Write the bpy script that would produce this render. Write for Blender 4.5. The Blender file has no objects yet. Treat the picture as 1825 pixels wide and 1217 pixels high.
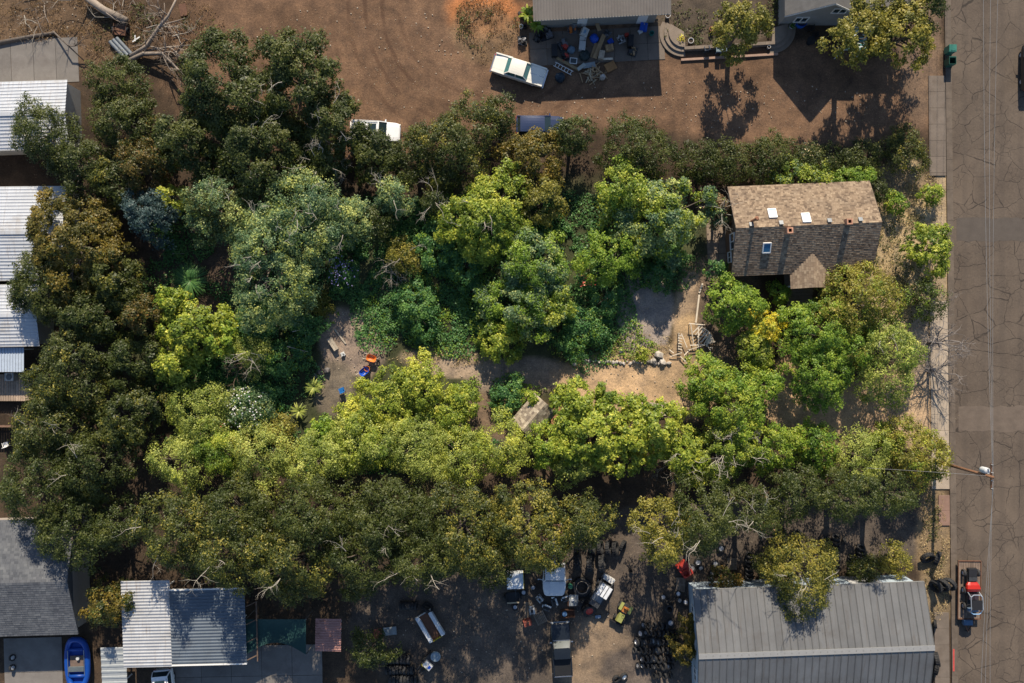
import bpy, math, random
import numpy as np
from mathutils import Vector, Matrix

# ------------------------------------------------------------------ camera, sky, sun, exposure
SC = bpy.context.scene
COL = SC.collection
H = 80.0            # drone height above the ground, metres
S = 18.0            # photograph pixels per metre on the ground
SUN_EL = math.radians(33.0)
SUN_AZ = math.radians(1.0)      # sun stands over the top edge of the picture (+Y)

cam_data = bpy.data.cameras.new("camera")
cam_data.sensor_width = 36.0
cam_data.lens = 36.0 * H / (1825.0 / S)
cam_data.clip_start = 0.5
cam_data.clip_end = 2000.0
cam = bpy.data.objects.new("camera", cam_data)
cam.location = (0, 0, H)
COL.objects.link(cam)
SC.camera = cam

world = bpy.data.worlds.new("World")
SC.world = world
world.use_nodes = True
wn = world.node_tree.nodes
wl = world.node_tree.links
sky = wn.new("ShaderNodeTexSky")
sky.sky_type = 'NISHITA'
sky.sun_disc = False
sky.sun_elevation = SUN_EL
sky.sun_rotation = SUN_AZ
sky.altitude = 1500.0
bg = wn["Background"]
bg.inputs["Strength"].default_value = 0.09
wl.new(sky.outputs["Color"], bg.inputs["Color"])

sun_data = bpy.data.lights.new("sun", 'SUN')
sun_data.energy = 4.2
sun_data.angle = math.radians(0.53)
sun_data.color = (1.0, 0.88, 0.71)
sun = bpy.data.objects.new("sun", sun_data)
sun.rotation_euler = (-(math.pi / 2 - SUN_EL), 0, -SUN_AZ)
COL.objects.link(sun)

SC.view_settings.view_transform = 'Standard'
SC.view_settings.look = 'None'
SC.view_settings.exposure = 0.9
SC.view_settings.gamma = 1.0
SC.view_settings.use_curve_mapping = False
SC.render.engine = 'CYCLES'
SC.cycles.max_bounces = 6
SC.cycles.diffuse_bounces = 3
SC.cycles.glossy_bounces = 3
SC.cycles.transmission_bounces = 4
SC.cycles.transparent_max_bounces = 4
SC.cycles.use_denoising = True

# ------------------------------------------------------------------ helpers
def P(px, py, z=0.0):
    """Ground-plan position of something that stands at height z and is seen at photograph pixel px, py."""
    k = (1.0 - z / H) / S
    return Vector(((px - 912.5) * k, (608.5 - py) * k, z))

def PG(px, py):
    return ((px - 912.5) / S, (608.5 - py) / S)

def tag(o, label=None, cat=None, group=None, kind=None):
    if label: o["label"] = label
    if cat: o["category"] = cat
    if group: o["group"] = group
    if kind: o["kind"] = kind
    return o

def thing(name, label, cat, loc=(0, 0, 0), rz=0.0, group=None):
    o = bpy.data.objects.new(name, None)
    o.empty_display_size = 0.3
    COL.objects.link(o)
    o.location = loc
    o.rotation_euler = (0, 0, rz)
    return tag(o, label, cat, group)

class MB:
    """Collects simple shapes and links them as one mesh object."""
    def __init__(self):
        self.v = []; self.f = []; self.t = []
    def add(self, vs, fs, tone=0.5):
        o = len(self.v)
        self.v.extend([tuple(x) for x in vs])
        for f in fs:
            self.f.append(tuple(i + o for i in f)); self.t.append(tone)
        return self
    def box(self, c, s, yaw=0.0, M=None, tone=0.5, taper=1.0):
        x, y, z = s[0] / 2, s[1] / 2, s[2] / 2
        p = [(-x, -y, -z), (x, -y, -z), (x, y, -z), (-x, y, -z),
             (-x * taper, -y * taper, z), (x * taper, -y * taper, z), (x * taper, y * taper, z), (-x * taper, y * taper, z)]
        if M is None: M = Matrix.Rotation(yaw, 3, 'Z')
        c = Vector(c)
        self.add([M @ Vector(q) + c for q in p],
                 [(0, 3, 2, 1), (4, 5, 6, 7), (0, 1, 5, 4), (1, 2, 6, 5), (2, 3, 7, 6), (3, 0, 4, 7)], tone)
        return self
    def bar(self, a, b, w, h=None, tone=0.5, up=(0, 0, 1)):
        """box from a to b with cross-section w x h"""
        a = Vector(a); b = Vector(b); h = h or w
        d = b - a; L = d.length
        if L < 1e-6: return self
        d /= L
        u = Vector(up)
        if abs(d.dot(u)) > .98: u = Vector((0, 1, 0))
        s = d.cross(u).normalized(); u = s.cross(d).normalized()
        M = Matrix((d, s, u)).transposed()
        return self.box((a + b) / 2, (L, w, h), M=M, tone=tone)
    def cyl(self, a, b, r0, r1=None, n=10, caps=True, tone=0.5):
        a = Vector(a); b = Vector(b); r1 = r0 if r1 is None else r1
        d = (b - a)
        if d.length < 1e-6: return self
        d.normalize()
        u = Vector((1, 0, 0)) if abs(d.x) < .9 else Vector((0, 1, 0))
        s = d.cross(u).normalized(); u = s.cross(d)
        vs = []
        for c, r in ((a, r0), (b, r1)):
            for i in range(n):
                t = 2 * math.pi * i / n
                vs.append(c + s * (r * math.cos(t)) + u * (r * math.sin(t)))
        fs = [(i, (i + 1) % n, n + (i + 1) % n, n + i) for i in range(n)]
        if caps:
            fs.append(tuple(range(n - 1, -1, -1))); fs.append(tuple(range(n, 2 * n)))
        return self.add(vs, fs, tone)
    def tube(self, pts, r0, r1, n=6, tone=0.5):
        pts = [Vector(p) for p in pts]
        m = len(pts); vs = []
        prev = None
        for k, p in enumerate(pts):
            d = (pts[min(k + 1, m - 1)] - pts[max(k - 1, 0)])
            if d.length < 1e-6: d = Vector((0, 0, 1))
            d.normalize()
            if prev is None:
                u = Vector((1, 0, 0)) if abs(d.x) < .8 else Vector((0, 1, 0))
            else: u = prev
            s = d.cross(u)
            if s.length < 1e-4: s = d.cross(Vector((0.3, 0.7, 0.2)))
            s.normalize(); u = s.cross(d).normalized(); prev = u
            r = r0 + (r1 - r0) * k / (m - 1)
            for i in range(n):
                t = 2 * math.pi * i / n
                vs.append(p + s * (r * math.cos(t)) + u * (r * math.sin(t)))
        fs = []
        for k in range(m - 1):
            for i in range(n):
                j = (i + 1) % n
                fs.append((k * n + i, k * n + j, (k + 1) * n + j, (k + 1) * n + i))
        fs.append(tuple(range(n - 1, -1, -1))); fs.append(tuple(range((m - 1) * n, m * n)))
        return self.add(vs, fs, tone)
    def lathe(self, prof, n=20, c=(0, 0, 0), M=None, closed=False, tone=0.5):
        c = Vector(c); vs = []; m = len(prof)
        for i in range(n):
            t = 2 * math.pi * i / n
            for r, z in prof:
                q = Vector((r * math.cos(t), r * math.sin(t), z))
                if M is not None: q = M @ q
                vs.append(q + c)
        fs = []
        for i in range(n):
            j = (i + 1) % n
            for k in range(m if closed else m - 1):
                l = (k + 1) % m
                fs.append((i * m + k, j * m + k, j * m + l, i * m + l))
        return self.add(vs, fs, tone)
    def prism(self, poly, z0, z1, tone=0.5):
        n = len(poly)
        vs = [(x, y, z0) for x, y in poly] + [(x, y, z1) for x, y in poly]
        fs = [tuple(range(n - 1, -1, -1)), tuple(range(n, 2 * n))]
        fs += [(i, (i + 1) % n, n + (i + 1) % n, n + i) for i in range(n)]
        return self.add(vs, fs, tone)
    def slab(self, quad, th, tone=0.5):
        """a plate with the four given top corners (counter-clockwise seen from outside), thickness th inward"""
        q = [Vector(p) for p in quad]
        n = (q[1] - q[0]).cross(q[3] - q[0]).normalized()
        vs = q + [p - n * th for p in q]
        return self.add(vs, [(0, 1, 2, 3), (7, 6, 5, 4), (0, 4, 5, 1), (1, 5, 6, 2), (2, 6, 7, 3), (3, 7, 4, 0)], tone)
    def rock(self, c, s, seed=0, tone=0.5):
        rg = random.Random(seed)
        t = (1 + 5 ** .5) / 2
        vs = [(-1, t, 0), (1, t, 0), (-1, -t, 0), (1, -t, 0), (0, -1, t), (0, 1, t), (0, -1, -t), (0, 1, -t), (t, 0, -1), (t, 0, 1), (-t, 0, -1), (-t, 0, 1)]
        fs = [(0, 11, 5), (0, 5, 1), (0, 1, 7), (0, 7, 10), (0, 10, 11), (1, 5, 9), (5, 11, 4), (11, 10, 2), (10, 7, 6), (7, 1, 8),
              (3, 9, 4), (3, 4, 2), (3, 2, 6), (3, 6, 8), (3, 8, 9), (4, 9, 5), (2, 4, 11), (6, 2, 10), (8, 6, 7), (9, 8, 1)]
        vv = []
        a = rg.uniform(0, 6)
        for p in vs:
            k = .52 * rg.uniform(.75, 1.15)
            x, y, z = p[0] * k * s[0] / 2, p[1] * k * s[1] / 2, p[2] * k * s[2] / 2
            vv.append((c[0] + x * math.cos(a) - y * math.sin(a), c[1] + x * math.sin(a) + y * math.cos(a), c[2] + z))
        return self.add(vv, fs, tone)
    def mesh(self, name, mat=None, smooth=False):
        me = bpy.data.meshes.new(name)
        me.from_pydata(self.v, [], self.f)
        if len(set(self.t)) > 1:
            at = me.attributes.new("tone", 'FLOAT', 'FACE')
            at.data.foreach_set("value", np.array(self.t, dtype=np.float32))
        if mat: me.materials.append(mat)
        if smooth:
            me.polygons.foreach_set("use_smooth", np.ones(len(self.f), dtype=bool))
        me.update()
        return me
    def build(self, name, mat=None, parent=None, smooth=False, loc=None, rz=0.0):
        o = bpy.data.objects.new(name, self.mesh(name, mat, smooth))
        COL.objects.link(o)
        if parent is not None: o.parent = parent
        if loc is not None: o.location = loc
        if rz: o.rotation_euler = (0, 0, rz)
        return o

def inst(name, me, parent=None, loc=(0, 0, 0), rot=(0, 0, 0), scale=None):
    o = bpy.data.objects.new(name, me)
    COL.objects.link(o)
    if parent is not None: o.parent = parent
    o.location = loc; o.rotation_euler = rot
    if scale is not None: o.scale = scale if hasattr(scale, '__len__') else (scale,) * 3
    return o

# ------------------------------------------------------------------ materials
MATS = {}
def nodes_of(name):
    m = bpy.data.materials.new(name)
    m.use_nodes = True
    nt = m.node_tree
    return m, nt, nt.nodes["Principled BSDF"], nt.nodes, nt.links

def mixc(nt, fac, a, b, mode='MIX'):
    n = nt.nodes.new("ShaderNodeMix"); n.data_type = 'RGBA'; n.blend_type = mode
    if isinstance(fac, (int, float)): n.inputs[0].default_value = fac
    else: nt.links.new(fac, n.inputs[0])
    for i, c in ((6, a), (7, b)):
        if isinstance(c, (tuple, list)): n.inputs[i].default_value = (c[0], c[1], c[2], 1)
        else: nt.links.new(c, n.inputs[i])
    return n.outputs[2]

def math_n(nt, op, a, b=None, clamp=False):
    n = nt.nodes.new("ShaderNodeMath"); n.operation = op; n.use_clamp = clamp
    for i, x in enumerate((a, b)):
        if x is None: continue
        if isinstance(x, (int, float)): n.inputs[i].default_value = x
        else: nt.links.new(x, n.inputs[i])
    return n.outputs[0]

def maprange(nt, x, a, b, c=0.0, d=1.0):
    n = nt.nodes.new("ShaderNodeMapRange")
    nt.links.new(x, n.inputs[0])
    for i, q in enumerate((a, b, c, d)): n.inputs[i + 1].default_value = q
    return n.outputs[0]

def noise(nt, vec, scale, detail=4.0, rough=.6):
    n = nt.nodes.new("ShaderNodeTexNoise")
    n.inputs["Scale"].default_value = scale; n.inputs["Detail"].default_value = detail; n.inputs["Roughness"].default_value = rough
    if vec is not None: nt.links.new(vec, n.inputs["Vector"])
    return n.outputs["Fac"]

def M(name, col, rough=.7, var=.25, scale=3.0, bump=.0, metal=0.0, rnd=.12, tone=0.0, stain=None, fine=20.0, spec=.4, streak=None):
    """Plain weathered surface: base colour broken up by two noises, a little per-object change, optional stains."""
    if name in MATS: return MATS[name]
    m, nt, b, N, L = nodes_of(name)
    tc = N.new("ShaderNodeNewGeometry")
    v = tc.outputs["Position"]
    n1 = noise(nt, v, scale, 5); n2 = noise(nt, v, fine, 3)
    dark = tuple(c * (1 - var) for c in col); lite = tuple(min(1, c * (1 + var)) for c in col)
    c = mixc(nt, maprange(nt, n1, .3, .7), dark, lite)
    c = mixc(nt, maprange(nt, n2, .35, .65, 0, .5), c, tuple(q * .8 for q in col))
    if stain:
        n3 = noise(nt, v, scale * .6, 6, .7)
        c = mixc(nt, maprange(nt, n3, .52, .68, 0, .8), c, stain)
    if streak:
        mp = N.new("ShaderNodeMapping"); mp.inputs["Scale"].default_value = (5.0, .28, .28); L.new(v, mp.inputs["Vector"])
        ns = noise(nt, mp.outputs[0], 1.0, 5, .7)
        c = mixc(nt, math_n(nt, 'MULTIPLY', maprange(nt, ns, .52, .72, 0, .75), maprange(nt, n1, .35, .6)), c, streak)
    if tone:
        a = N.new("ShaderNodeAttribute"); a.attribute_name = "tone"
        c = mixc(nt, 1.0, c, mixc(nt, a.outputs["Fac"], (1 - tone,) * 3, (1 + tone,) * 3), 'MULTIPLY')
    if rnd:
        oi = N.new("ShaderNodeObjectInfo")
        c = mixc(nt, 1.0, c, mixc(nt, oi.outputs["Random"], (1 - rnd,) * 3, (1 + rnd,) * 3), 'MULTIPLY')
    L.new(c, b.inputs["Base Color"])
    b.inputs["Roughness"].default_value = rough
    b.inputs["Metallic"].default_value = metal
    b.inputs["Specular IOR Level"].default_value = spec
    if bump:
        bn = N.new("ShaderNodeBump"); bn.inputs["Strength"].default_value = bump; bn.inputs["Distance"].default_value = .05
        L.new(n2, bn.inputs["Height"]); L.new(bn.outputs[0], b.inputs["Normal"])
    MATS[name] = m
    return m

def leaf_mat(name, dark, mid, lite, trans=.3, rough=.5, gain=1.45):
    dark, mid, lite = [tuple(min(.75, q * gain) for q in c) for c in (dark, mid, lite)]
    if name in MATS: return MATS[name]
    m, nt, b, N, L = nodes_of(name)
    a = N.new("ShaderNodeAttribute"); a.attribute_name = "tone"
    r = N.new("ShaderNodeValToRGB")
    e = r.color_ramp.elements
    e[0].position = .12; e[0].color = (*dark, 1)
    e[1].position = .92; e[1].color = (*lite, 1)
    k = r.color_ramp.elements.new(.5); k.color = (*mid, 1)
    L.new(a.outputs["Fac"], r.inputs[0])
    L.new(r.outputs[0], b.inputs["Base Color"])
    b.inputs["Roughness"].default_value = rough
    b.inputs["Specular IOR Level"].default_value = .35
    t = N.new("ShaderNodeBsdfTranslucent")
    L.new(mixc(nt, 1.0, r.outputs[0], (1.25, 1.3, .55), 'MULTIPLY'), t.inputs["Color"])
    ms = N.new("ShaderNodeMixShader"); ms.inputs[0].default_value = trans
    L.new(b.outputs[0], ms.inputs[1]); L.new(t.outputs[0], ms.inputs[2])
    L.new(ms.outputs[0], N["Material Output"].inputs["Surface"])
    MATS[name] = m
    return m

def glass_mat(name, col=(.02, .035, .04), rough=.08):
    if name in MATS: return MATS[name]
    m, nt, b, N, L = nodes_of(name)
    b.inputs["Base Color"].default_value = (*col, 1)
    b.inputs["Roughness"].default_value = rough
    b.inputs["Specular IOR Level"].default_value = .5
    MATS[name] = m
    return m

def vnoise(x, y, scale, seed):
    """2-D value noise on arrays, 0..1"""
    rg = np.random.default_rng(seed)
    g = rg.random((256, 256))
    u = x / scale + 77.3; v = y / scale + 51.7
    i = np.floor(u).astype(int); j = np.floor(v).astype(int)
    fu = u - i; fv = v - j
    fu = fu * fu * (3 - 2 * fu); fv = fv * fv * (3 - 2 * fv)
    i0 = i % 256; i1 = (i + 1) % 256; j0 = j % 256; j1 = (j + 1) % 256
    return (g[i0, j0] * (1 - fu) + g[i1, j0] * fu) * (1 - fv) + (g[i0, j1] * (1 - fu) + g[i1, j1] * fu) * fv
# ------------------------------------------------------------------ ground
LITTER = (.060, .043, .030)
def E(px, py, rx, ry, col, rot=0, k=1.0, soft=.3): return ('e', px, py, rx, ry, col, rot, k, soft)
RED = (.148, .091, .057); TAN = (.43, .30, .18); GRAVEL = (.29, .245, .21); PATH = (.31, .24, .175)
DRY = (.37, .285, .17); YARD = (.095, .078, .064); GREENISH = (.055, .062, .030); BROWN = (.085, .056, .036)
SOILS = [  # soil colours; those outside the plot also carry dimming in the colour
    E(200, 40, 330, 110, BROWN), E(640, 90, 330, 190, RED), E(1000, 120, 330, 110, RED), E(1400, 170, 330, 90, RED),
    E(1250, 40, 130, 60, (.085, .068, .052)), E(860, 20, 62, 44, (.36, .15, .06), soft=.6), E(862, 60, 60, 50, (.16, .11, .065), k=.7),
    E(60, 60, 200, 70, (.15, .10, .06), k=.6), E(1640, 60, 40, 160, (.16, .11, .075)),
    # inside the plot
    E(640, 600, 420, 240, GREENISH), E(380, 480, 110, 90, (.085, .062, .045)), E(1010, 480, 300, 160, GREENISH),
    E(632, 610, 62, 66, (.27, .21, .165), soft=.25), E(595, 690, 40, 50, (.15, .125, .095)),
    E(820, 650, 110, 26, PATH, 8), E(930, 672, 90, 34, (.28, .22, .165), -6), E(1110, 680, 125, 52, TAN, 4, soft=.2),
    E(1150, 560, 52, 82, GRAVEL, 0, soft=.12), E(1240, 570, 42, 110, (.29, .215, .145), 6), E(1235, 600, 38, 40, (.40, .285, .165)),
    E(1190, 640, 60, 26, (.30, .22, .14)), E(1225, 690, 60, 60, (.33, .235, .145)),
    E(1300, 560, 60, 120, (.12, .09, .065)), E(1285, 440, 26, 70, (.16, .125, .095)),
    E(1610, 420, 62, 140, DRY, 0, soft=.2), E(1590, 330, 70, 36, (.22, .165, .105)), E(1600, 520, 50, 80, DRY),
    E(1540, 730, 160, 55, (.36, .25, .155), 0), E(1640, 720, 60, 80, (.42, .295, .185)), E(1400, 700, 40, 60, (.36, .25, .15)),
    E(1660, 620, 40, 90, (.34, .265, .19)), E(1682, 430, 22, 150, (.33, .255, .165)), E(1650, 745, 50, 60, (.47, .335, .21)), E(900, 740, 80, 50, (.16, .115, .08)), E(985, 760, 30, 40, (.33, .18, .10)),
    # lower yard
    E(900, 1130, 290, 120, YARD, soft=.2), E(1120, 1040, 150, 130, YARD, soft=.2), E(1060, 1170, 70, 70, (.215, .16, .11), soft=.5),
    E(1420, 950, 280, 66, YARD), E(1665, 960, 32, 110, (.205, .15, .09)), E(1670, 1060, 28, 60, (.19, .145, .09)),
    E(1160, 1190, 90, 40, (.11, .09, .075)),
]
def fine_axis(a, b, step, far):
    core = np.arange(a, b + 1e-6, step)
    out = [b + 2, b + 6, b + 15, b + 40, b + 100, far]
    return np.concatenate([[-far, a - 100, a - 40, a - 15, a - 6, a - 2], core, out])
gx = fine_axis(-53, 53, .28, 400.); gy = fine_axis(-36, 36, .28, 400.)
GX, GY = np.meshgrid(gx, gy, indexing='ij')
PXg = GX * S + 912.5; PYg = 608.5 - GY * S
wob = (vnoise(GX, GY, 2.2, 1) - .5) * .5 + (vnoise(GX, GY, .7, 2) - .5) * .35
colr = np.empty(GX.shape + (3,)); colr[:] = LITTER
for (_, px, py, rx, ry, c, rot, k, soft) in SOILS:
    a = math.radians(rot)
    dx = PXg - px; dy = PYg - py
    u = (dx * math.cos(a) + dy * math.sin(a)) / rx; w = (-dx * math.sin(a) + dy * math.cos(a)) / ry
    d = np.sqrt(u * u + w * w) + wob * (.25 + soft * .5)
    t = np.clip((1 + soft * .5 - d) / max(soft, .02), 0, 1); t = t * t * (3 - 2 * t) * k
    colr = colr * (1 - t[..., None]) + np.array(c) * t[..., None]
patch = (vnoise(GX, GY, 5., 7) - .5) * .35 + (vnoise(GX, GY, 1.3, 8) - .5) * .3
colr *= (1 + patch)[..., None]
GZ = ((vnoise(GX, GY, 3.0, 5) - .5) * .06 + (vnoise(GX, GY, .8, 6) - .5) * .04)
GZ = np.where(PXg > 1640, GZ * .15, GZ) - .02
def ground_z(x, y): return 0.0
nx, ny = GX.shape
me = bpy.data.meshes.new("ground")
verts = np.stack([GX, GY, GZ], -1).reshape(-1, 3)
ii = np.arange(nx * ny).reshape(nx, ny)
q = np.stack([ii[:-1, :-1], ii[1:, :-1], ii[1:, 1:], ii[:-1, 1:]], -1).reshape(-1, 4)
me.vertices.add(len(verts)); me.vertices.foreach_set("co", verts.ravel())
me.loops.add(q.size); me.loops.foreach_set("vertex_index", q.ravel().astype(np.int32))
me.polygons.add(len(q)); me.polygons.foreach_set("loop_start", np.arange(0, q.size, 4, dtype=np.int32))
me.update(); me.validate()
ca = me.attributes.new("soil", 'FLOAT_COLOR', 'POINT')
ca.data.foreach_set("color", np.concatenate([colr.reshape(-1, 3), np.ones((nx * ny, 1))], 1).astype(np.float32).ravel())
me.polygons.foreach_set("use_smooth", np.ones(len(q), dtype=bool))

def soil_material():
    m, nt, b, N, L = nodes_of("soil")
    a = N.new("ShaderNodeAttribute"); a.attribute_name = "soil"
    tc = N.new("ShaderNodeTexCoord"); v = tc.outputs["Object"]
    c = a.outputs["Color"]
    n1 = noise(nt, v, .8, 6, .65); n2 = noise(nt, v, 6, 6, .7); n3 = noise(nt, v, 30, 3, .6)
    c = mixc(nt, 1.0, c, mixc(nt, maprange(nt, n1, .3, .7), (.62, .64, .69), (1.32, 1.28, 1.22)), 'MULTIPLY')
    c = mixc(nt, 1.0, c, mixc(nt, maprange(nt, n2, .3, .7), (.66, .66, .68), (1.32, 1.3, 1.26)), 'MULTIPLY')
    c = mixc(nt, 1.0, c, mixc(nt, maprange(nt, n3, .3, .7), (.8, .8, .8), (1.2, 1.2, 1.2)), 'MULTIPLY')
    # scattered pale stones
    vo = N.new("ShaderNodeTexVoronoi"); vo.inputs["Scale"].default_value = 3.2; L.new(v, vo.inputs["Vector"])
    sp = math_n(nt, 'MULTIPLY', maprange(nt, vo.outputs["Distance"], .07, .13, 1, 0), maprange(nt, n1, .5, .62, 0, .8))
    c = mixc(nt, sp, c, (.34, .27, .20))
    # wheel tracks sweeping round the turning place
    sx = N.new("ShaderNodeVectorMath"); sx.operation = 'DISTANCE'; L.new(v, sx.inputs[0]); sx.inputs[1].default_value = (-2.5, 33.0, 0)
    dist = sx.outputs["Value"]
    dw = math_n(nt, 'ADD', dist, math_n(nt, 'MULTIPLY', n1, .55))
    w = math_n(nt, 'SINE', math_n(nt, 'MULTIPLY', dw, 3.7))
    ring = math_n(nt, 'MULTIPLY', maprange(nt, dist, 7.5, 9.5), maprange(nt, dist, 17, 12.5))
    sep = N.new("ShaderNodeSeparateXYZ"); L.new(v, sep.inputs[0])
    ring = math_n(nt, 'MULTIPLY', ring, maprange(nt, sep.outputs["Y"], 17, 20))
    trk = math_n(nt, 'MULTIPLY', math_n(nt, 'MULTIPLY', maprange(nt, w, .6, .95), ring), maprange(nt, noise(nt, v, .22, 3), .42, .54))
    c = mixc(nt, math_n(nt, 'MULTIPLY', trk, .6), c, (.075, .042, .027))
    L.new(c, b.inputs["Base Color"]); b.inputs["Roughness"].default_value = .95; b.inputs["Specular IOR Level"].default_value = .15
    bn = N.new("ShaderNodeBump"); bn.inputs["Strength"].default_value = .55; bn.inputs["Distance"].default_value = .07
    hgt = math_n(nt, 'SUBTRACT', math_n(nt, 'ADD', n2, math_n(nt, 'MULTIPLY', n3, .4)), math_n(nt, 'MULTIPLY', trk, .25))
    L.new(hgt, bn.inputs["Height"]); L.new(bn.outputs[0], b.inputs["Normal"])
    return m
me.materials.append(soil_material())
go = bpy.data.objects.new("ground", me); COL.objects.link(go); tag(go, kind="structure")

# ------------------------------------------------------------------ road, kerb, pavement
def asphalt_material():
    m, nt, b, N, L = nodes_of("asphalt")
    tc = N.new("ShaderNodeTexCoord"); v = tc.outputs["Object"]
    n1 = noise(nt, v, .35, 5, .6); n2 = noise(nt, v, 5, 6, .7); n3 = noise(nt, v, 45, 2)
    c = mixc(nt, maprange(nt, n1, .3, .7), (.086, .067, .052), (.122, .096, .074))
    c = mixc(nt, 1.0, c, mixc(nt, maprange(nt, n2, .3, .7), (.82, .82, .84), (1.18, 1.17, 1.15)), 'MULTIPLY')
    c = mixc(nt, 1.0, c, mixc(nt, n3, (.75, .75, .75), (1.25, 1.25, 1.25)), 'MULTIPLY')
    c = mixc(nt, maprange(nt, noise(nt, v, 1.1, 4, .65), .60, .74, 0, .6), c, (.055, .046, .039))
    c = mixc(nt, maprange(nt, noise(nt, v, .16, 3), .50, .66, 0, .5), c, (.150, .115, .086))
    # lengthwise wheel wear
    sep = N.new("ShaderNodeSeparateXYZ"); L.new(v, sep.inputs[0])
    wx = math_n(nt, 'SINE', math_n(nt, 'MULTIPLY', sep.outputs["X"], 3.4))
    c = mixc(nt, maprange(nt, wx, .3, 1, 0, .25), c, (.062, .051, .043))
    def warp(scale, amt):
        nz = N.new("ShaderNodeTexNoise"); nz.inputs["Scale"].default_value = scale; nz.inputs["Detail"].default_value = 4; L.new(v, nz.inputs["Vector"])
        vm = N.new("ShaderNodeVectorMath"); vm.operation = 'MULTIPLY_ADD'
        L.new(nz.outputs["Color"], vm.inputs[0]); vm.inputs[1].default_value = (amt, amt, 0); L.new(v, vm.inputs[2])
        return vm.outputs[0]
    def cracks(vec, sc, wd, rnd=1.0, seed=0):
        mp = N.new("ShaderNodeMapping"); mp.inputs["Scale"].default_value = (1, 1, 0); mp.inputs["Location"].default_value = (seed, seed * .7, 0)
        L.new(vec, mp.inputs["Vector"])
        vo = N.new("ShaderNodeTexVoronoi"); vo.feature = 'DISTANCE_TO_EDGE'; vo.inputs["Scale"].default_value = sc
        vo.inputs["Randomness"].default_value = rnd
        L.new(mp.outputs[0], vo.inputs["Vector"])
        return maprange(nt, vo.outputs["Distance"], wd * .4, wd, 1, 0)
    wv = warp(1.7, .42)
    k1 = math_n(nt, 'MULTIPLY', cracks(wv, .42, .014, .95), maprange(nt, noise(nt, v, .5, 3), .34, .50))
    k2 = math_n(nt, 'MULTIPLY', cracks(wv, 1.15, .030, 1, 5), maprange(nt, noise(nt, v, .4, 3), .50, .60, 0, .75))
    kk = math_n(nt, 'MAXIMUM', k1, k2)
    c = mixc(nt, math_n(nt, 'MULTIPLY', kk, .72), c, (.022, .019, .017))
    L.new(c, b.inputs["Base Color"]); b.inputs["Roughness"].default_value = .9; b.inputs["Specular IOR Level"].default_value = .2
    bn = N.new("ShaderNodeBump"); bn.inputs["Strength"].default_value = .35; bn.inputs["Distance"].default_value = .03
    L.new(math_n(nt, 'SUBTRACT', n2, kk), bn.inputs["Height"]); L.new(bn.outputs[0], b.inputs["Normal"])
    return m
ASPH = asphalt_material()
kx0 = (1694 - 912.5) / S; kx1 = (1707 - 912.5) / S        # road edge, top and foot of the picture
def edge_x(y, off=0.0):
    t = (34 - y) / 68.
    return kx0 + (kx1 - kx0) * t + off
mb = MB()
ys = np.linspace(60, -60, 25)
for a, b_ in zip(ys[:-1], ys[1:]):
    mb.add([(edge_x(a), a, .012), (edge_x(b_), b_, .012), (62, b_, .012), (62, a, .012)], [(0, 1, 2, 3)])
tag(mb.build("road", ASPH), kind="structure")
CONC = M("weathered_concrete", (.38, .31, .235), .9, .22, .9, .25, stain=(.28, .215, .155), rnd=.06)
CONC_D = M("dusty_concrete", (.155, .125, .10), .9, .2, .9, .25, stain=(.11, .085, .065), rnd=.1)  # dust, plus dimming put into the colour for stretches outside the plot
CONC_G = M("grey_concrete", (.17, .155, .14), .9, .18, .7, .2, stain=(.12, .105, .095), rnd=.12)
def strip(name, off0, off1, y0, y1, z0, z1, mat, seg=3.0, gap=.012):
    """kerb or pavement laid in bays"""
    root = None
    y = y0
    first = MB()
    out = []
    while y > y1 + .1:
        e = max(y - seg, y1)
        m_ = MB().prism([(edge_x(y, off0), y - gap), (edge_x(e, off0), e + gap), (edge_x(e, off1), e + gap), (edge_x(y, off1), y - gap)], z0, z1)
        out.append(m_)
        y = e
    base = MB().prism([(edge_x(y0, off0 + .02), y0), (edge_x(y1, off0 + .02), y1), (edge_x(y1, off1 - .02), y1), (edge_x(y0, off1 - .02), y0)], z0 - .03, z1 - .02)
    root = base.build(name, CONC_D)
    tag(root, kind="structure")
    for m_ in out: m_.build("bay", mat, root)
    return root
strip("kerb", -.62, -.02, 36, -36, -.05, .12, M("dusty_kerb", (.125, .098, .075), .9, .25, 1.5, .25, stain=(.085, .065, .05)), 3.0)
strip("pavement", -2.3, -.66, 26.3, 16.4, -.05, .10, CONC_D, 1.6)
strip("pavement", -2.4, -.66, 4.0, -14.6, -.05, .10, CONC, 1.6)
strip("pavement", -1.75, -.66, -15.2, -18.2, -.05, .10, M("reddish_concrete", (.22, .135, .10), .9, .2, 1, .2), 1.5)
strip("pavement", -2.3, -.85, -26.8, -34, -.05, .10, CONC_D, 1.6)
# repaired trenches across the road
def trench(y0, y1, seed, mat, x0=.35):
    rg = random.Random(seed); m_ = MB()
    top = [(edge_x(y0, x0) + i * .6, y0 + rg.uniform(-.12, .12)) for i in range(30)]
    bot = [(x, y1 + rg.uniform(-.12, .12)) for x, _ in top]
    m_.prism([p for p in reversed(top)] + bot, .0125, .018)
    tag(m_.build("road_patch", mat), kind="structure")
trench(-6.4, -8.9, 3, M("tan_road_patch", (.125, .096, .074), .9, .2, 1.2, .2))
trench(12.2, 9.9, 5, M("dark_road_patch", (.078, .064, .053), .9, .15, 1.2, .2))
# painted red kerb end
MB().box((edge_x(-31.5, -.45), -31.5, .125), (.16, 2.2, .02)).build("painted_kerb", M("faded_red_paint", (.42, .06, .05), .7), bpy.data.objects["kerb"])

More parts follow.
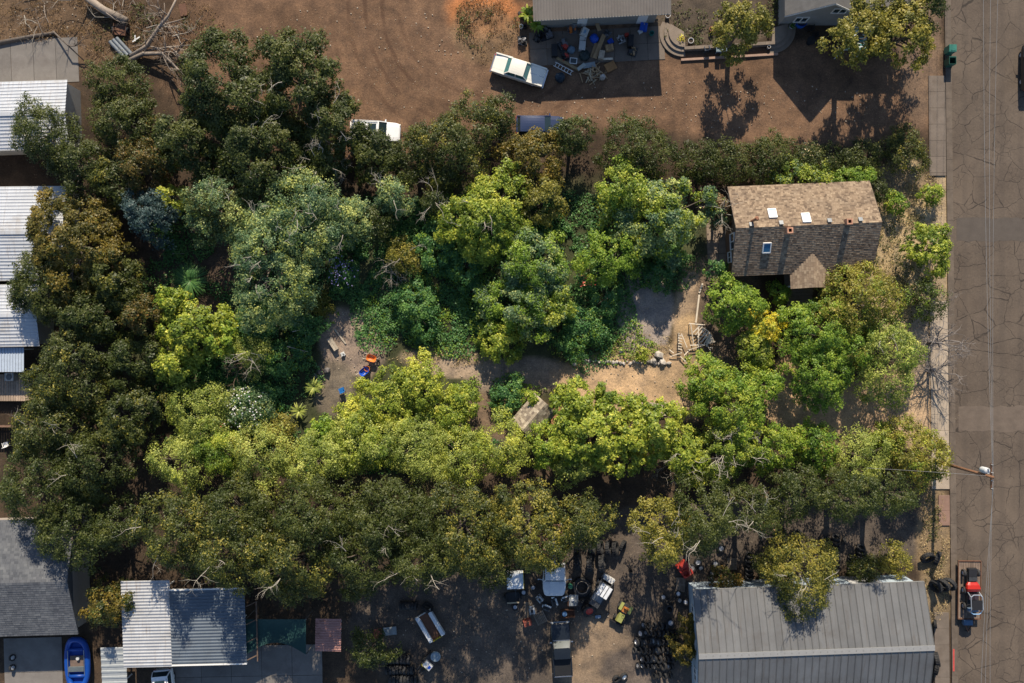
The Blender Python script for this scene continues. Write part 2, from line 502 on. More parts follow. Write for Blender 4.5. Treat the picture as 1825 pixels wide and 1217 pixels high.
def sheet(name, pts, mat, z=.02, joints=None):
    poly = [PG(*p) for p in pts]
    area = sum(poly[i][0] * poly[(i + 1) % len(poly)][1] - poly[(i + 1) % len(poly)][0] * poly[i][1] for i in range(len(poly)))
    if area < 0: poly = poly[::-1]
    o = MB().prism(poly, z - .05, z).build(name, mat)
    return tag(o, kind="structure")
def slabs(name, x0, y0, x1, y1, nx_, ny_, mat, z=.03, rot=0.0, seed=0):
    """concrete laid as separate slabs in a pixel rectangle; joints are real gaps"""
    rg = random.Random(seed)
    cx, cy = PG((x0 + x1) / 2, (y0 + y1) / 2)
    w = (x1 - x0) / S / nx_; h = (y1 - y0) / S / ny_
    base = MB().box((0, 0, z - .06), (w * nx_ - .02, h * ny_ - .02, .04)).build(name, M("joint_dirt", (.05, .042, .035), .95), None)
    base.location = (cx, cy, 0); base.rotation_euler = (0, 0, rot); tag(base, kind="structure")
    for i in range(nx_):
        for j in range(ny_):
            MB().box(((i - nx_ / 2 + .5) * w, (j - ny_ / 2 + .5) * h, z - .02 + rg.uniform(-.006, .006)), (w - .035, h - .035, .04)).build("slab", mat, base)
    return base
slabs("concrete_pad", -60, 70, 140, 150, 5, 1, CONC_G, .03, math.radians(2.5), 1)
slabs("driveway", 8, 1136, 112, 1260, 1, 2, CONC_G, .03, math.radians(1.5), 2)
slabs("driveway", 305, 1150, 575, 1260, 5, 2, CONC_G, .03, math.radians(1.0), 3)
slabs("yard_pavement", 944, 52, 1184, 112, 8, 2, CONC_D, .035, math.radians(3), 4)
slabs("patio", 1260, 380, 1300, 500, 2, 5, M("patio_boards", (.24, .185, .14), .9, .25, 2, .2), .04, math.radians(2.4), 5)
# ------------------------------------------------------------------ buildings
def shingle_slope(mb, o, ux, uy, L, D, n, course=.19, width=.32, seed=0, holes=()):
    """individual shingles laid on a slope: o lower-left corner, ux along the eave, uy up the slope, n outward"""
    rg = random.Random(seed)
    rows = int(round(D / course)); ch = D / rows
    o = Vector(o); ux = Vector(ux); uy = Vector(uy); n = Vector(n)
    for r in range(rows):
        x = -rg.uniform(0, width)
        while x < L:
            w = width * rg.choice((.55, .8, 1.0, 1.0, 1.3))
            a = max(x, 0); b = min(x + w - .012, L)
            if b - a > .03:
                y0 = r * ch - rg.uniform(0, .012); y1 = min(r * ch + ch * 1.25, D)
                t0 = .024 + rg.uniform(0, .012)
                q = [o + ux * a + uy * y0 + n * t0, o + ux * b + uy * y0 + n * t0, o + ux * b + uy * y1 + n * .006, o + ux * a + uy * y1 + n * .006]
                d = [o + ux * a + uy * y0, o + ux * b + uy * y0]
                mb.add(q + d, [(0, 1, 2, 3), (4, 5, 1, 0)], tone=rg.choice((rg.uniform(0, .35), rg.uniform(.3, .7), rg.uniform(.5, .8), rg.uniform(.6, 1.0))))
            x += w

def window_part(parent, c, w, h, face, frame, glass):
    """window on a vertical wall; face = outward unit vector (x,y)"""
    f = Vector((face[0], face[1], 0)); s = Vector((-f.y, f.x, 0)); c = Vector(c)
    m_ = MB()
    for dz in (-h / 2, h / 2): m_.bar(c - s * (w / 2 + .05) + Vector((0, 0, dz)) + f * .04, c + s * (w / 2 + .05) + Vector((0, 0, dz)) + f * .04, .1, .1)
    for ds in (-w / 2, 0, w / 2): m_.bar(c + s * ds - Vector((0, 0, h / 2 - .05)) + f * .04, c + s * ds + Vector((0, 0, h / 2 - .05)) + f * .04, .08, .08)
    o = m_.build("window", frame, parent)
    MB().bar(c - s * w / 2 + f * .012, c + s * w / 2 + f * .012, .02, h - .06).build("pane", glass, o)
    return o

WHITE = M("white_paint", (.72, .71, .68), .5, .06, 2, rnd=.03)
GLASS = glass_mat("dark_glass"); SKYGLASS = glass_mat("skylight_glass", (.42, .55, .63), .12); BLUEGLASS = glass_mat("blue_skylight_glass", (.03, .12, .22), .06)

# ---- the cottage with the brown shingle roof
def cottage():
    rz = math.radians(2.4)
    t = thing("cottage", "cottage with brown shingle roof, three skylights and a small porch gable", "house", (27.45, 10.75, 0), rz)
    L, D, he, hr = 13.5, 8.5, 3.1, 5.35
    ov = .4
    siding = M("brown_siding", (.16, .10, .065), .8, .2, 2, .2)
    hb = D / 2 - ov
    w = MB()
    x0, x1 = -L / 2 + ov, L / 2 - ov
    zt = he - .12 + ov * (hr - he) / (D / 2)
    w.add([(x0, -hb, -.1), (x1, -hb, -.1), (x1, hb, -.1), (x0, hb, -.1), (x0, -hb, zt), (x1, -hb, zt), (x1, hb, zt), (x0, hb, zt), (x0, 0, hr - .14), (x1, 0, hr - .14)],
          [(0, 1, 5, 4), (2, 3, 7, 6), (1, 2, 6, 9, 5), (3, 0, 4, 8, 7)])
    w.build("wall", siding, t)
    roofdeck = M("roof_deck", (.09, .07, .06), .9, .2)
    r = MB()
    r.slab([(-L / 2, -D / 2, he), (L / 2, -D / 2, he), (L / 2, 0, hr), (-L / 2, 0, hr)], .12)
    r.slab([(L / 2, D / 2, he), (-L / 2, D / 2, he), (-L / 2, 0, hr), (L / 2, 0, hr)], .12)
    roof = r.build("roof", roofdeck, t)
    SH = shingle_material("brown_shingles", (.120, .088, .064), (.220, .163, .114), (.31, .24, .168))
    sl = math.hypot(D / 2, hr - he)
    for sgn, seed in ((-1, 1), (1, 2)):
        up = Vector((0, -sgn * D / 2, hr - he)).normalized()
        ux = Vector((1, 0, 0)) if sgn < 0 else Vector((-1, 0, 0))
        m_ = MB(); shingle_slope(m_, (-L / 2 if sgn < 0 else L / 2, sgn * D / 2, he), ux, up, L, sl, ux.cross(up), seed=seed, course=.17, width=.25)
        o = m_.build("shingles", SH, roof); o["kind"] = "stuff"
    rg = random.Random(4)
    m_ = MB()
    x = -L / 2
    while x < L / 2:
        e = min(x + .3, L / 2)
        m_.slab([(x, -.16, hr - .055), (e - .01, -.16, hr - .05), (e - .01, 0, hr + .045), (x, 0, hr + .035)], .02, tone=rg.random())
        m_.slab([(x, 0, hr + .035), (e - .01, 0, hr + .045), (e - .01, .16, hr - .05), (x, .16, hr - .055)], .02, tone=rg.random())
        x = e
    o = m_.build("ridge_shingles", SH, roof); o["kind"] = "stuff"
    fas = M("brown_trim", (.12, .085, .06), .7, .15)
    for sgn in (-1, 1):
        MB().box((0, sgn * (D / 2 + .02), he - .09), (L, .03, .16)).build("fascia", fas, t)
        for s2 in (-1, 1):
            MB().bar((s2 * (L / 2 + .015), sgn * D / 2, he - .07), (s2 * (L / 2 + .015), 0, hr - .07), .03, .16).build("barge_board", fas, t)
    def on_roof(px, py):
        """slope point under a pixel, house coordinates"""
        z = 4.4
        for _ in range(8):
            w_ = P(px, py, z) - Vector((27.45, 10.75, 0)); w_.z = 0
            q_ = Matrix.Rotation(-rz, 3, 'Z') @ w_
            z = hr - abs(q_.y) / (D / 2) * (hr - he)
        return q_.x, q_.y, z
    pitch = math.atan2(hr - he, D / 2)
    for px, py, gl in ((1376, 381, SKYGLASS), (1436, 389, SKYGLASS), (1366, 441, BLUEGLASS)):
        x, y, z = on_roof(px, py)
        a = pitch if y < 0 else -pitch
        Mx = Matrix.Rotation(a, 3, 'X')
        m_ = MB(); c = Vector((x, y, z)) + Mx @ Vector((0, 0, .09))
        for dx in (-.35, .35): m_.box(c + Mx @ Vector((dx, 0, 0)), (.09, 1.02, .17), M=Mx)
        for dy in (-.48, .48): m_.box(c + Mx @ Vector((0, dy, .002)), (.64, .09, .17), M=Mx)
        o = m_.build("skylight", WHITE, roof)
        MB().box(c + Mx @ Vector((0, 0, .02)), (.62, .88, .05), M=Mx).build("pane", gl, roof)
    vent = M("grey_vent_metal", (.16, .17, .18), .5, .15, 3, metal=.4)
    for px, py in ((1338, 400), (1391, 397), (1477, 393), (1532, 391)):
        x, y, z = on_roof(px, py); a = pitch if y < 0 else -pitch
        Mx = Matrix.Rotation(a, 3, 'X')
        MB().box(Vector((x, y, z + .1)), (.32, .36, .2), M=Mx, taper=.85).box(Vector((x, y, z + .22)), (.38, .42, .06), M=Mx).build("roof_vent", vent, roof)
    brick = M("chimney_brick", (.42, .22, .14), .85, .3, 6, .2)
    for px, py, hgt in ((1404, 412, .7), (1510, 396, .6)):
        x, y, z = on_roof(px, py)
        m_ = MB()
        for dx in (-.21, .21): m_.box((x + dx, y, z + hgt / 2 - .15), (.12, .54, hgt + .3))
        for dy in (-.21, .21): m_.box((x, y + dy, z + hgt / 2 - .15), (.30, .12, hgt + .3))
        o = m_.build("chimney", brick, roof)
        MB().box((x, y, z + hgt - .25), (.3, .3, .06)).build("flue", M("soot", (.02, .018, .016), .95), roof)
    x, y, z = on_roof(1340, 394)
    MB().cyl((x, y, z - .05), (x, y, z + 1.5), .13, n=12).cyl((x, y, z + 1.52), (x, y, z + 1.72), .22, .12, n=12).build("stove_pipe", M("rusty_pipe", (.25, .11, .06), .7, .3, 8), roof)
    # porch gable
    x, yb, z = on_roof(1443, 487)
    pw, py0 = 1.85, -D / 2 - 1.45
    zr = 4.05; ze = 3.0
    yr = -(hr - zr) / (hr - he) * D / 2          # where the porch ridge meets the main slope
    yv = -(hr - ze) / (hr - he) * D / 2
    m_ = MB()
    m_.slab([(x - pw, yv, ze + .03), (x - pw, py0, ze + .03), (x, py0, zr + .03), (x, yr, zr + .03)], .1)
    m_.slab([(x, yr, zr + .03), (x, py0, zr + .03), (x + pw, py0, ze + .03), (x + pw, yv, ze + .03)], .1)
    pr = m_.build("porch_roof", roofdeck, t)
    m_ = MB()
    sl2 = math.hypot(pw, zr - ze)
    for sg in (-1, 1):
        up = Vector((-sg * pw, 0, zr - ze)).normalized()
        rows = int(sl2 / .21)
        rg = random.Random(9 + sg)
        nrm = Vector((sg * (zr - ze), 0, pw)).normalized()
        for r in range(rows):
            f = (r + .5) / rows
            ytop = yv + (yr - yv) * f
            y = py0
            while y < ytop:
                e = min(y + rg.choice((.22, .34, .34, .44)), ytop)
                b0 = Vector((x + sg * pw, 0, ze + .03)) + up * (r * sl2 / rows); b1 = b0 + up * (sl2 / rows * 1.2)
                t0 = nrm * (.03 + rg.random() * .01); t1 = nrm * .008
                q = [b0 + t0 + Vector((0, y, 0)), b0 + t0 + Vector((0, e - .012, 0)), b1 + t1 + Vector((0, e - .012, 0)), b1 + t1 + Vector((0, y, 0))]
                m_.add(q, [(0, 1, 2, 3)] if sg > 0 else [(3, 2, 1, 0)], tone=rg.uniform(.35, 1.0))
                y = e
    o = m_.build("porch_shingles", SH, pr); o["kind"] = "stuff"
    m_ = MB().add([(x - pw + .2, py0 + .2, ze - .02), (x + pw - .2, py0 + .2, ze - .02), (x, py0 + .2, zr - .12)], [(0, 1, 2)])
    m_.build("porch_gable", siding, t)
    for dx in (-pw + .3, pw - .3):
        MB().box((x + dx, py0 + .3, ze / 2 - .05), (.14, .14, ze)).build("porch_post", WHITE, t)
    stepm = M("porch_boards", (.15, .115, .085), .9, .25, 3, .2)
    for k in range(5):
        MB().box((x - .1, py0 - .1 - k * .33, .85 - k * .17), (2.4, .31, .06)).build("step", stepm, t)
    MB().box((x, (py0 - D / 2 + ov) / 2 + .1, .9), (3.4, 1.7, .12)).build("porch_floor", stepm, t)
    # gable end towards the garden: windows, meter box
    window_part(t, (x0, -.9, 2.6), 1.5, 1.4, (-1, 0), WHITE, GLASS)
    window_part(t, (x0, -2.3, 1.4), 1.0, 1.1, (-1, 0), WHITE, GLASS)
    MB().box((x0 - .02, 1.6, 1.0), (.06, .95, 2.0)).build("door", M("door_paint", (.35, .30, .24), .6), t)
    for xx in (-3.8, 3.2): window_part(t, (xx, -hb, 1.7), 1.3, 1.2, (0, -1), WHITE, GLASS)
    for xx in (-3.8, 0.2, 3.9): window_part(t, (xx, hb, 1.7), 1.2, 1.1, (0, 1), WHITE, GLASS)
    return t

def shingle_material(name, dark, mid, lite):
    if name in MATS: return MATS[name]
    m, nt, b, N, L = nodes_of(name)
    a = N.new("ShaderNodeAttribute"); a.attribute_name = "tone"
    r = N.new("ShaderNodeValToRGB"); e = r.color_ramp.elements
    e[0].position = 0; e[0].color = (*dark, 1); e[1].position = 1; e[1].color = (*lite, 1)
    k = e.new(.55); k.color = (*mid, 1)
    L.new(a.outputs["Fac"], r.inputs[0])
    tc = N.new("ShaderNodeTexCoord")
    n1 = noise(nt, tc.outputs["Object"], .7, 5); n2 = noise(nt, tc.outputs["Object"], 60, 2)
    c = mixc(nt, 1, r.outputs[0], mixc(nt, maprange(nt, n1, .3, .7), (.8, .8, .82), (1.18, 1.16, 1.12)), 'MULTIPLY')
    c = mixc(nt, 1, c, mixc(nt, n2, (.75, .75, .75), (1.25, 1.25, 1.25)), 'MULTIPLY')
    L.new(c, b.inputs["Base Color"]); b.inputs["Roughness"].default_value = .95; b.inputs["Specular IOR Level"].default_value = .12
    MATS[name] = m
    return m
cottage()

# ---- corrugated and seamed metal roofs
def gable_building(name, label, cat, c, rz, L, D, he, hr, wallmat, roofmat, ov=.35, panel=None, rib=None, rib_along='slope', ribh=.035, trim=None):
    t = thing(name, label, cat, (c[0], c[1], 0), rz)
    hb = D / 2 - ov; x0, x1 = -L / 2 + ov, L / 2 - ov
    zt = he - .1 + ov * (hr - he) / (D / 2)
    MB().add([(x0, -hb, -.1), (x1, -hb, -.1), (x1, hb, -.1), (x0, hb, -.1), (x0, -hb, zt), (x1, -hb, zt), (x1, hb, zt), (x0, hb, zt), (x0, 0, hr - .12), (x1, 0, hr - .12)],
             [(0, 1, 5, 4), (2, 3, 7, 6), (1, 2, 6, 9, 5), (3, 0, 4, 8, 7)]).build("wall", wallmat, t)
    if panel:      # separate standing-seam sheets
        base = MB()
        base.slab([(-L / 2, -D / 2, he), (L / 2, -D / 2, he), (L / 2, 0, hr), (-L / 2, 0, hr)], .08)
        base.slab([(L / 2, D / 2, he), (-L / 2, D / 2, he), (-L / 2, 0, hr), (L / 2, 0, hr)], .08)
        roof = base.build("roof", M("roof_underlay", (.07, .07, .07), .8), t)
        n = int(round(L / panel)); w = L / n
        for sg in (-1, 1):
            sl = math.hypot(D / 2, hr - he)
            m_ = MB(); m_.box((0, 0, .006), (w - .03, sl - .02, .012))
            for s2 in (-1, 1): m_.box((s2 * (w / 2 - .025), 0, .035), (.03, sl - .02, .05))
            meh = m_.mesh("panel", roofmat)
            pit = math.atan2(hr - he, D / 2) * (1 if sg < 0 else -1)
            for i in range(n):
                inst("panel", meh, roof, (-L / 2 + (i + .5) * w, sg * D / 4, (he + hr) / 2 + .012), (pit, 0, 0))
        MB().box((0, 0, hr + .03), (L, .5, .05)).build("ridge_cap", trim or roofmat, roof)
    else:
        m_ = MB(); step = rib or .28
        if rib_along == 'slope':
            n = int(L / step)
            for sg in (-1, 1):
                for i in range(n):
                    a = -L / 2 + L * i / n; b = -L / 2 + L * (i + 1) / n; k = ribh
                    prof = [(a, 0), (a + (b - a) * .55, 0), (a + (b - a) * .65, k), (a + (b - a) * .9, k), (b, 0)]
                    for (p0, z0), (p1, z1) in zip(prof[:-1], prof[1:]):
                        q = [(p0, sg * D / 2, he + z0), (p1, sg * D / 2, he + z1), (p1, 0, hr + z1), (p0, 0, hr + z0)]
                        m_.add(q, [(0, 1, 2, 3)] if sg < 0 else [(3, 2, 1, 0)])
        else:
            sl = D / 2; n = int(sl / step)
            for sg in (-1, 1):
                for i in range(n):
                    for f0, f1, k0, k1 in ((0, .5, 0, 0), (.5, .62, 0, ribh), (.62, .88, ribh, ribh), (.88, 1, ribh, 0)):
                        y0 = sg * (D / 2 - sl * (i + f0) / n); y1 = sg * (D / 2 - sl * (i + f1) / n)
                        z0 = he + (hr - he) * (i + f0) / n + k0; z1 = he + (hr - he) * (i + f1) / n + k1
                        q = [(-L / 2, y0, z0), (L / 2, y0, z0), (L / 2, y1, z1), (-L / 2, y1, z1)]
                        m_.add(q, [(0, 1, 2, 3)] if sg < 0 else [(3, 2, 1, 0)])
        roof = m_.build("roof", roofmat, t)
        MB().box((0, 0, hr + .05), (L, .35, .04)).build("ridge_cap", trim or roofmat, t)
    for sg in (-1, 1):
        MB().box((0, sg * (D / 2 + .02), he - .07), (L, .03, .14)).build("fascia", trim or wallmat, t)
    return t, roof

GALV = M("galvanised_sheet", (.150, .152, .152), .5, .16, .5, streak=(.10, .082, .065), metal=.25, rnd=.08, stain=(.11, .105, .10))
t, _ = gable_building("metal_workshop", "long workshop with grey standing-seam metal roof at the bottom right", "workshop",
                      (28.25, -28.8), math.radians(2.1), 21.9, 11.4, 3.6, 5.1, M("pale_blue_siding", (.36, .43, .49), .6, .08, 1, rnd=0), GALV, panel=.66,
                      trim=M("pale_trim", (.24, .24, .235), .5, .08))
for k in range(3): window_part(t, (-10.6, -3 + k * 3.0, 1.8), 1.2, 1.0, (-1, 0), WHITE, GLASS)
MB().box((6, 5.37, 1.5), (3.0, .06, 3.0)).build("roller_door", M("roller_door_grey", (.4, .4, .4), .6), t)

t, _ = gable_building("long_shed", "long low building with ribbed taupe metal roof behind the junk pile", "shed",
                      (8.3, 34.15), math.radians(2.9), 12.95, 7.4, 4.15, 4.9, M("cream_siding", (.26, .25, .225), .7, .15, 1, .1), M("taupe_roof_sheet", (.20, .175, .15), .6, .12, .5, metal=.1, stain=(.16, .138, .118)), rib=.27, ov=.85)
hbw = -(7.4 / 2 - .85)
for x_ in (-1.6, 4.3): MB().box((x_, hbw - .03, 1.05), (.95, .05, 2.1)).build("door", WHITE, t)

# ---- house at the top with a gable towards us
def gable_house():
    t = thing("gabled_house", "grey gabled house at the top edge with striped awnings", "house", (29.7, 31.3, 0))
    grey = M("grey_siding", (.24, .235, .22), .75, .12, 1, .1)
    w, he, hr, dep = 3.35, 3.35, 5.95, 9.0
    MB().add([(-w, 0, -.1), (w, 0, -.1), (w, dep, -.1), (-w, dep, -.1), (-w, 0, he), (w, 0, he), (w, dep, he), (-w, dep, he), (0, 0, hr - .1), (0, dep, hr - .1)],
             [(0, 1, 5, 8, 4), (2, 3, 7, 9, 6), (1, 2, 6, 5), (3, 0, 4, 7)]).build("wall", grey, t)
    rm = M("grey_asphalt_roof", (.12, .115, .11), .9, .2, 2, .2)
    MB().slab([(-w - .35, -.35, he - .25), (0, -.35, hr), (0, dep, hr), (-w - .35, dep, he - .25)][::-1], .1) \
        .slab([(w + .35, -.35, he - .25), (w + .35, dep, he - .25), (0, dep, hr), (0, -.35, hr)], .1).build("roof", rm, t)
    for sg in (-1, 1): MB().bar((sg * (w + .35), -.37, he - .3), (0, -.37, hr - .06), .04, .2).build("barge_board", WHITE, t)
    window_part(t, (1.3, 0, 3.6), 1.3, 1.0, (0, -1), WHITE, GLASS)
    window_part(t, (-1.6, 0, 1.5), 1.2, 1.1, (0, -1), WHITE, GLASS)
    MB().box((5.5, 2.4, 2.1), (3.9, 4.4, 4.4)).build("side_wing", grey, t)
    MB().box((5.5, 2.4, 4.36), (4.2, 4.7, .12)).build("wing_roof", rm, t)
    # striped awning on posts
    st_w = M("awning_white", (.60, .66, .64), .6, .05, rnd=.02); st_g = M("awning_green", (.05, .20, .21), .6, .08, rnd=.02)
    aw = MB().box((3.2, -1.75, 2.62), (2.1, 3.3, .02)).build("awning", st_w, t)
    for k in range(9):
        MB().box((3.2, -3.25 + k * .37, 2.645), (2.12, .17, .02)).build("stripe", st_g, aw)
    for dx in (2.2, 4.2): MB().cyl((dx, -3.3, 0), (dx, -3.3, 2.61), .045, n=8).build("awning_post", WHITE, t)
    aw2 = MB().box((5.6, -1.0, 2.9), (2.6, 1.9, .02)).build("awning", st_w, t)
    for k in range(7): MB().box((4.5 + k * .38, -1.0, 2.925), (.17, 1.92, .02)).build("stripe", M("awning_blue", (.10, .28, .45), .6, .05), aw2)
gable_house()

# ---- white-roofed mobile homes along the left edge
WROOF = M("white_roof_sheet", (.45, .47, .50), .5, .12, .7, streak=(.20, .15, .11), metal=.0, rnd=.03, stain=(.34, .32, .30))
HOMEW = M("cream_home_siding", (.40, .38, .34), .7, .12, 1)
def mobile_home(label, px_r, py_top, py_ridge, py_bot, he, hr, L, rz, wall=HOMEW, roof=WROOF):
    a = P(px_r, py_top, he); r = P(px_r, py_ridge, hr); b = P(px_r, py_bot, he)
    D = a.y - b.y
    cy = (a.y + b.y) / 2
    return gable_building("mobile_home", label, "mobile home", (a.x - L / 2, cy), rz, L, D, he, hr, wall, roof, rib=.30, rib_along='long', ov=.2)[0]
mobile_home("white ribbed roof of mobile home at the upper left corner beside the concrete pad", 122, 146, 200, 268, 2.7, 3.3, 13, math.radians(1.8))
mobile_home("white ribbed roof of mobile home half under the golden tree on the left edge", 118, 333, 388, 500, 2.9, 3.6, 14, math.radians(.6))
mobile_home("white ribbed roof of mobile home below the golden tree on the left edge", 70, 508, 545, 618, 2.8, 3.3, 10, math.radians(1.0))
# lean-to and deck beside the last one
t = thing("lean_to", "pale blue ribbed lean-to roof below the white mobile home", "lean-to", P(18, 640, 0))
m_ = MB()
for k in range(22): m_.box((-3.0 + k * .27, 0, 2.35), (.24, 2.35, .03)).box((-2.88 + k * .27, 0, 2.39), (.05, 2.35, .05))
m_.build("roof", M("pale_blue_sheet", (.36, .42, .50), .5, .1), t)
for dx in (-2.6, 2.3):
    for dy in (-1.0, 1.0): MB().box((dx, dy, 1.15), (.1, .1, 2.36)).build("post", WHITE, t)
t = thing("timber_deck", "weathered timber deck with an air conditioner under the pale blue lean-to", "deck", P(18, 690, 0))
for k in range(24):
    MB().box((-2.9 + k * .24, 0, .8), (.215, 2.6, .05)).build("plank", M("weathered_planks", (.36, .27, .20), .9, .25, 3, .2, rnd=.25), t)
MB().box((0, 0, .7), (5.6, 2.4, .12)).build("frame", M("deck_frame", (.15, .11, .08), .9), t)
for dx in (-2.6, 0, 2.6): MB().box((dx, -1.1, .32), (.12, .12, .66)).build("post", M("deck_frame", (.15, .11, .08), .9), t)
t = thing("air_conditioner", "grey boxy air conditioner on the weathered timber deck", "air conditioner", P(25, 671, .825) )
MB().box((0, 0, .4), (.85, .75, .8)).build("cabinet", M("ac_grey", (.42, .40, .36), .6), t)
MB().cyl((0, 0, .8), (0, 0, .83), .3, n=16).build("fan_grille", M("ac_grille", (.12, .12, .12), .6), t)
t = thing("plank_fence", "brown plank fence below the timber deck on the left edge", "fence", P(16, 758, 0))
for k in range(18):
    MB().box((-2.6 + k * .25, 0, .85), (.225, .03, 1.7)).build("plank", M("brown_planks", (.14, .085, .06), .9, .25, 3, .2, rnd=.25), t)
for dz in (.4, 1.4): MB().box((-.4, .04, dz), (4.6, .05, .1)).build("rail", M("brown_planks", (.14, .085, .06), .9, .25, 3, .2, rnd=.25), t)

# ---- grey shingle roof at the lower left
def grey_roof_house():
    a = P(137, 1134, 3.0); r = P(118, 1040, 4.7)
    D = 2 * (r.y - a.y); L = 15.0
    t = thing("shingled_house", "house with large blue-grey shingle roof at the lower left corner", "house", (a.x - L / 2, r.y, 0), math.radians(1.6))
    wallm = M("beige_stucco", (.30, .26, .22), .9, .1)
    MB().box((0, 0, 1.45), (L - .8, D - .8, 3.1)).build("wall", wallm, t)
    he, hr = 3.0, 4.7
    m_ = MB().slab([(-L / 2, -D / 2, he), (L / 2, -D / 2, he), (L / 2, 0, hr), (-L / 2, 0, hr)], .12).slab([(L / 2, D / 2, he), (-L / 2, D / 2, he), (-L / 2, 0, hr), (L / 2, 0, hr)], .12)
    m_.add([(L / 2 - .4, -D / 2 + .4, he), (L / 2 - .4, D / 2 - .4, he), (L / 2 - .4, 0, hr - .16)], [(0, 1, 2)])
    roof = m_.build("roof", M("grey_roof_deck", (.08, .08, .085), .9), t)
    SH = shingle_material("grey_shingles", (.082, .088, .098), (.108, .114, .124), (.138, .144, .152))
    sl = math.hypot(D / 2, hr - he)
    for sgn, seed in ((-1, 11), (1, 12)):
        up = Vector((0, -sgn * D / 2, hr - he)).normalized(); ux = Vector((1, 0, 0)) if sgn < 0 else Vector((-1, 0, 0))
        m_ = MB(); shingle_slope(m_, (-L / 2 if sgn < 0 else L / 2, sgn * D / 2, he), ux, up, L, sl, ux.cross(up), seed=seed, course=.24, width=.36)
        o = m_.build("shingles", SH, roof); o["kind"] = "stuff"
grey_roof_house()

# ---- carports with ribbed sheets
def carport(label, px0, py0, px1, py1, z, mat, rz, tilt=0.03, step=.3, trim=None, name="carport", posts=True):
    c = P((px0 + px1) / 2, (py0 + py1) / 2, z)
    k = (1 - z / H) / S
    w, d = (px1 - px0) * k, (py1 - py0) * k
    t = thing(name, label, "carport" if name == "carport" else name.replace("_", " "), (c.x, c.y, 0), rz)
    n = int(d / step); m_ = MB()
    for i in range(n):
        for f0, f1, k0, k1 in ((0, .45, 0, 0), (.45, .58, 0, .05), (.58, .87, .05, .05), (.87, 1, .05, 0)):
            y0 = -d / 2 + d * (i + f0) / n; y1 = -d / 2 + d * (i + f1) / n
            m_.add([(-w / 2, y0, z + k0 + y0 * tilt), (w / 2, y0, z + k0 + y0 * tilt), (w / 2, y1, z + k1 + y1 * tilt), (-w / 2, y1, z + k1 + y1 * tilt)], [(0, 1, 2, 3)])
    m_.build("roof", mat, t)
    if trim:
        for sg in (-1, 1): MB().box((0, sg * (d / 2 + .05), z - .02 + sg * d / 2 * tilt), (w, .12, .2)).build("gutter", trim, t)
    if posts:
        for sx in (-1, 1):
            for sy in (-1, 0, 1):
                MB().box((sx * (w / 2 - min(1.0, w * .2)), sy * (d / 2 - 1.0), (z - .04) / 2 + sy * (d / 2 - 1.0) * tilt / 2 - .03), (.1, .1, z - .04 + sy * (d / 2 - 1.0) * tilt)).build("post", WHITE, t)
    return t, w, d
carport("white ribbed carport roof at the lower left beside the blue raft", 218, 1034, 305, 1190, 3.0, M("carport_white", (.36, .37, .385), .5, .15, .6, streak=(.19, .15, .12), stain=(.25, .24, .23)), math.radians(1.2))
t, w, d = carport("ribbed carport roof with shade-tinted blue-grey colour and a white gutter at the lower left", 304, 1050, 438, 1184, 3.1, M("carport_shade_tint", (.105, .13, .16), .5, .15, .6, stain=(.075, .085, .10)), math.radians(1.4), trim=WHITE)  # white roof given the bluish dark of shade as its colour
for k in range(4):
    MB().bar((w / 2 + .05, -d / 2 + .3 + k * 1.7, 3.05), (w / 2 + .9, -d / 2 + .6 + k * 1.7, 2.6), .08, .12).build("brace", M("brown_beams", (.13, .085, .06), .8), t)
MB().bar((w / 2 + .9, -d / 2, 2.6), (w / 2 + .9, d / 2 - 1.4, 2.6), .1, .16).build("side_beam", M("brown_beams", (.13, .085, .06), .8), t)
carport("low grey slatted shelter between the raft and the white carport", 181, 1153, 226, 1235, 2.0, M("grey_slats", (.26, .28, .29), .6, .1), math.radians(1.5), step=.5, name="slatted_shelter")
carport("rusty pink corrugated roof of small shelter beside the green tarp", 562, 1102, 608, 1161, 2.3, M("pink_rust_sheet", (.38, .20, .17), .7, .12, 2, stain=(.20, .09, .06)), math.radians(-1.0), step=.24, name="rusty_shelter")

# green tarp stretched between posts
t = thing("shade_tarp", "dark green shade tarp with a curved lower edge near the rusty shelter", "tarp", P(505, 1118, 0))
m_ = MB(); n = 14; vs = []
for i in range(n + 1):
    u = i / n
    for j in range(n + 1):
        v_ = j / n
        x = -2.9 + 5.8 * u; yb = -1.7 + 1.15 * math.sin(math.pi * u); y = yb + (1.7 - yb) * v_
        z = 2.6 - .25 * math.sin(math.pi * u) * math.sin(math.pi * v_)
        vs.append((x, y, z))
m_.add(vs, [(i * (n + 1) + j, (i + 1) * (n + 1) + j, (i + 1) * (n + 1) + j + 1, i * (n + 1) + j + 1) for i in range(n) for j in range(n)])
m_.build("tarp_cloth", M("green_tarp", (.008, .040, .036), .7, .1, 2), t, smooth=True)
for x in (-2.9, 2.9):
    for y in (-1.7, 1.7): MB().cyl((x, y, 0), (x, y, 2.6), .045, n=8).build("post", M("steel_post", (.2, .2, .2), .5, metal=.5), t)

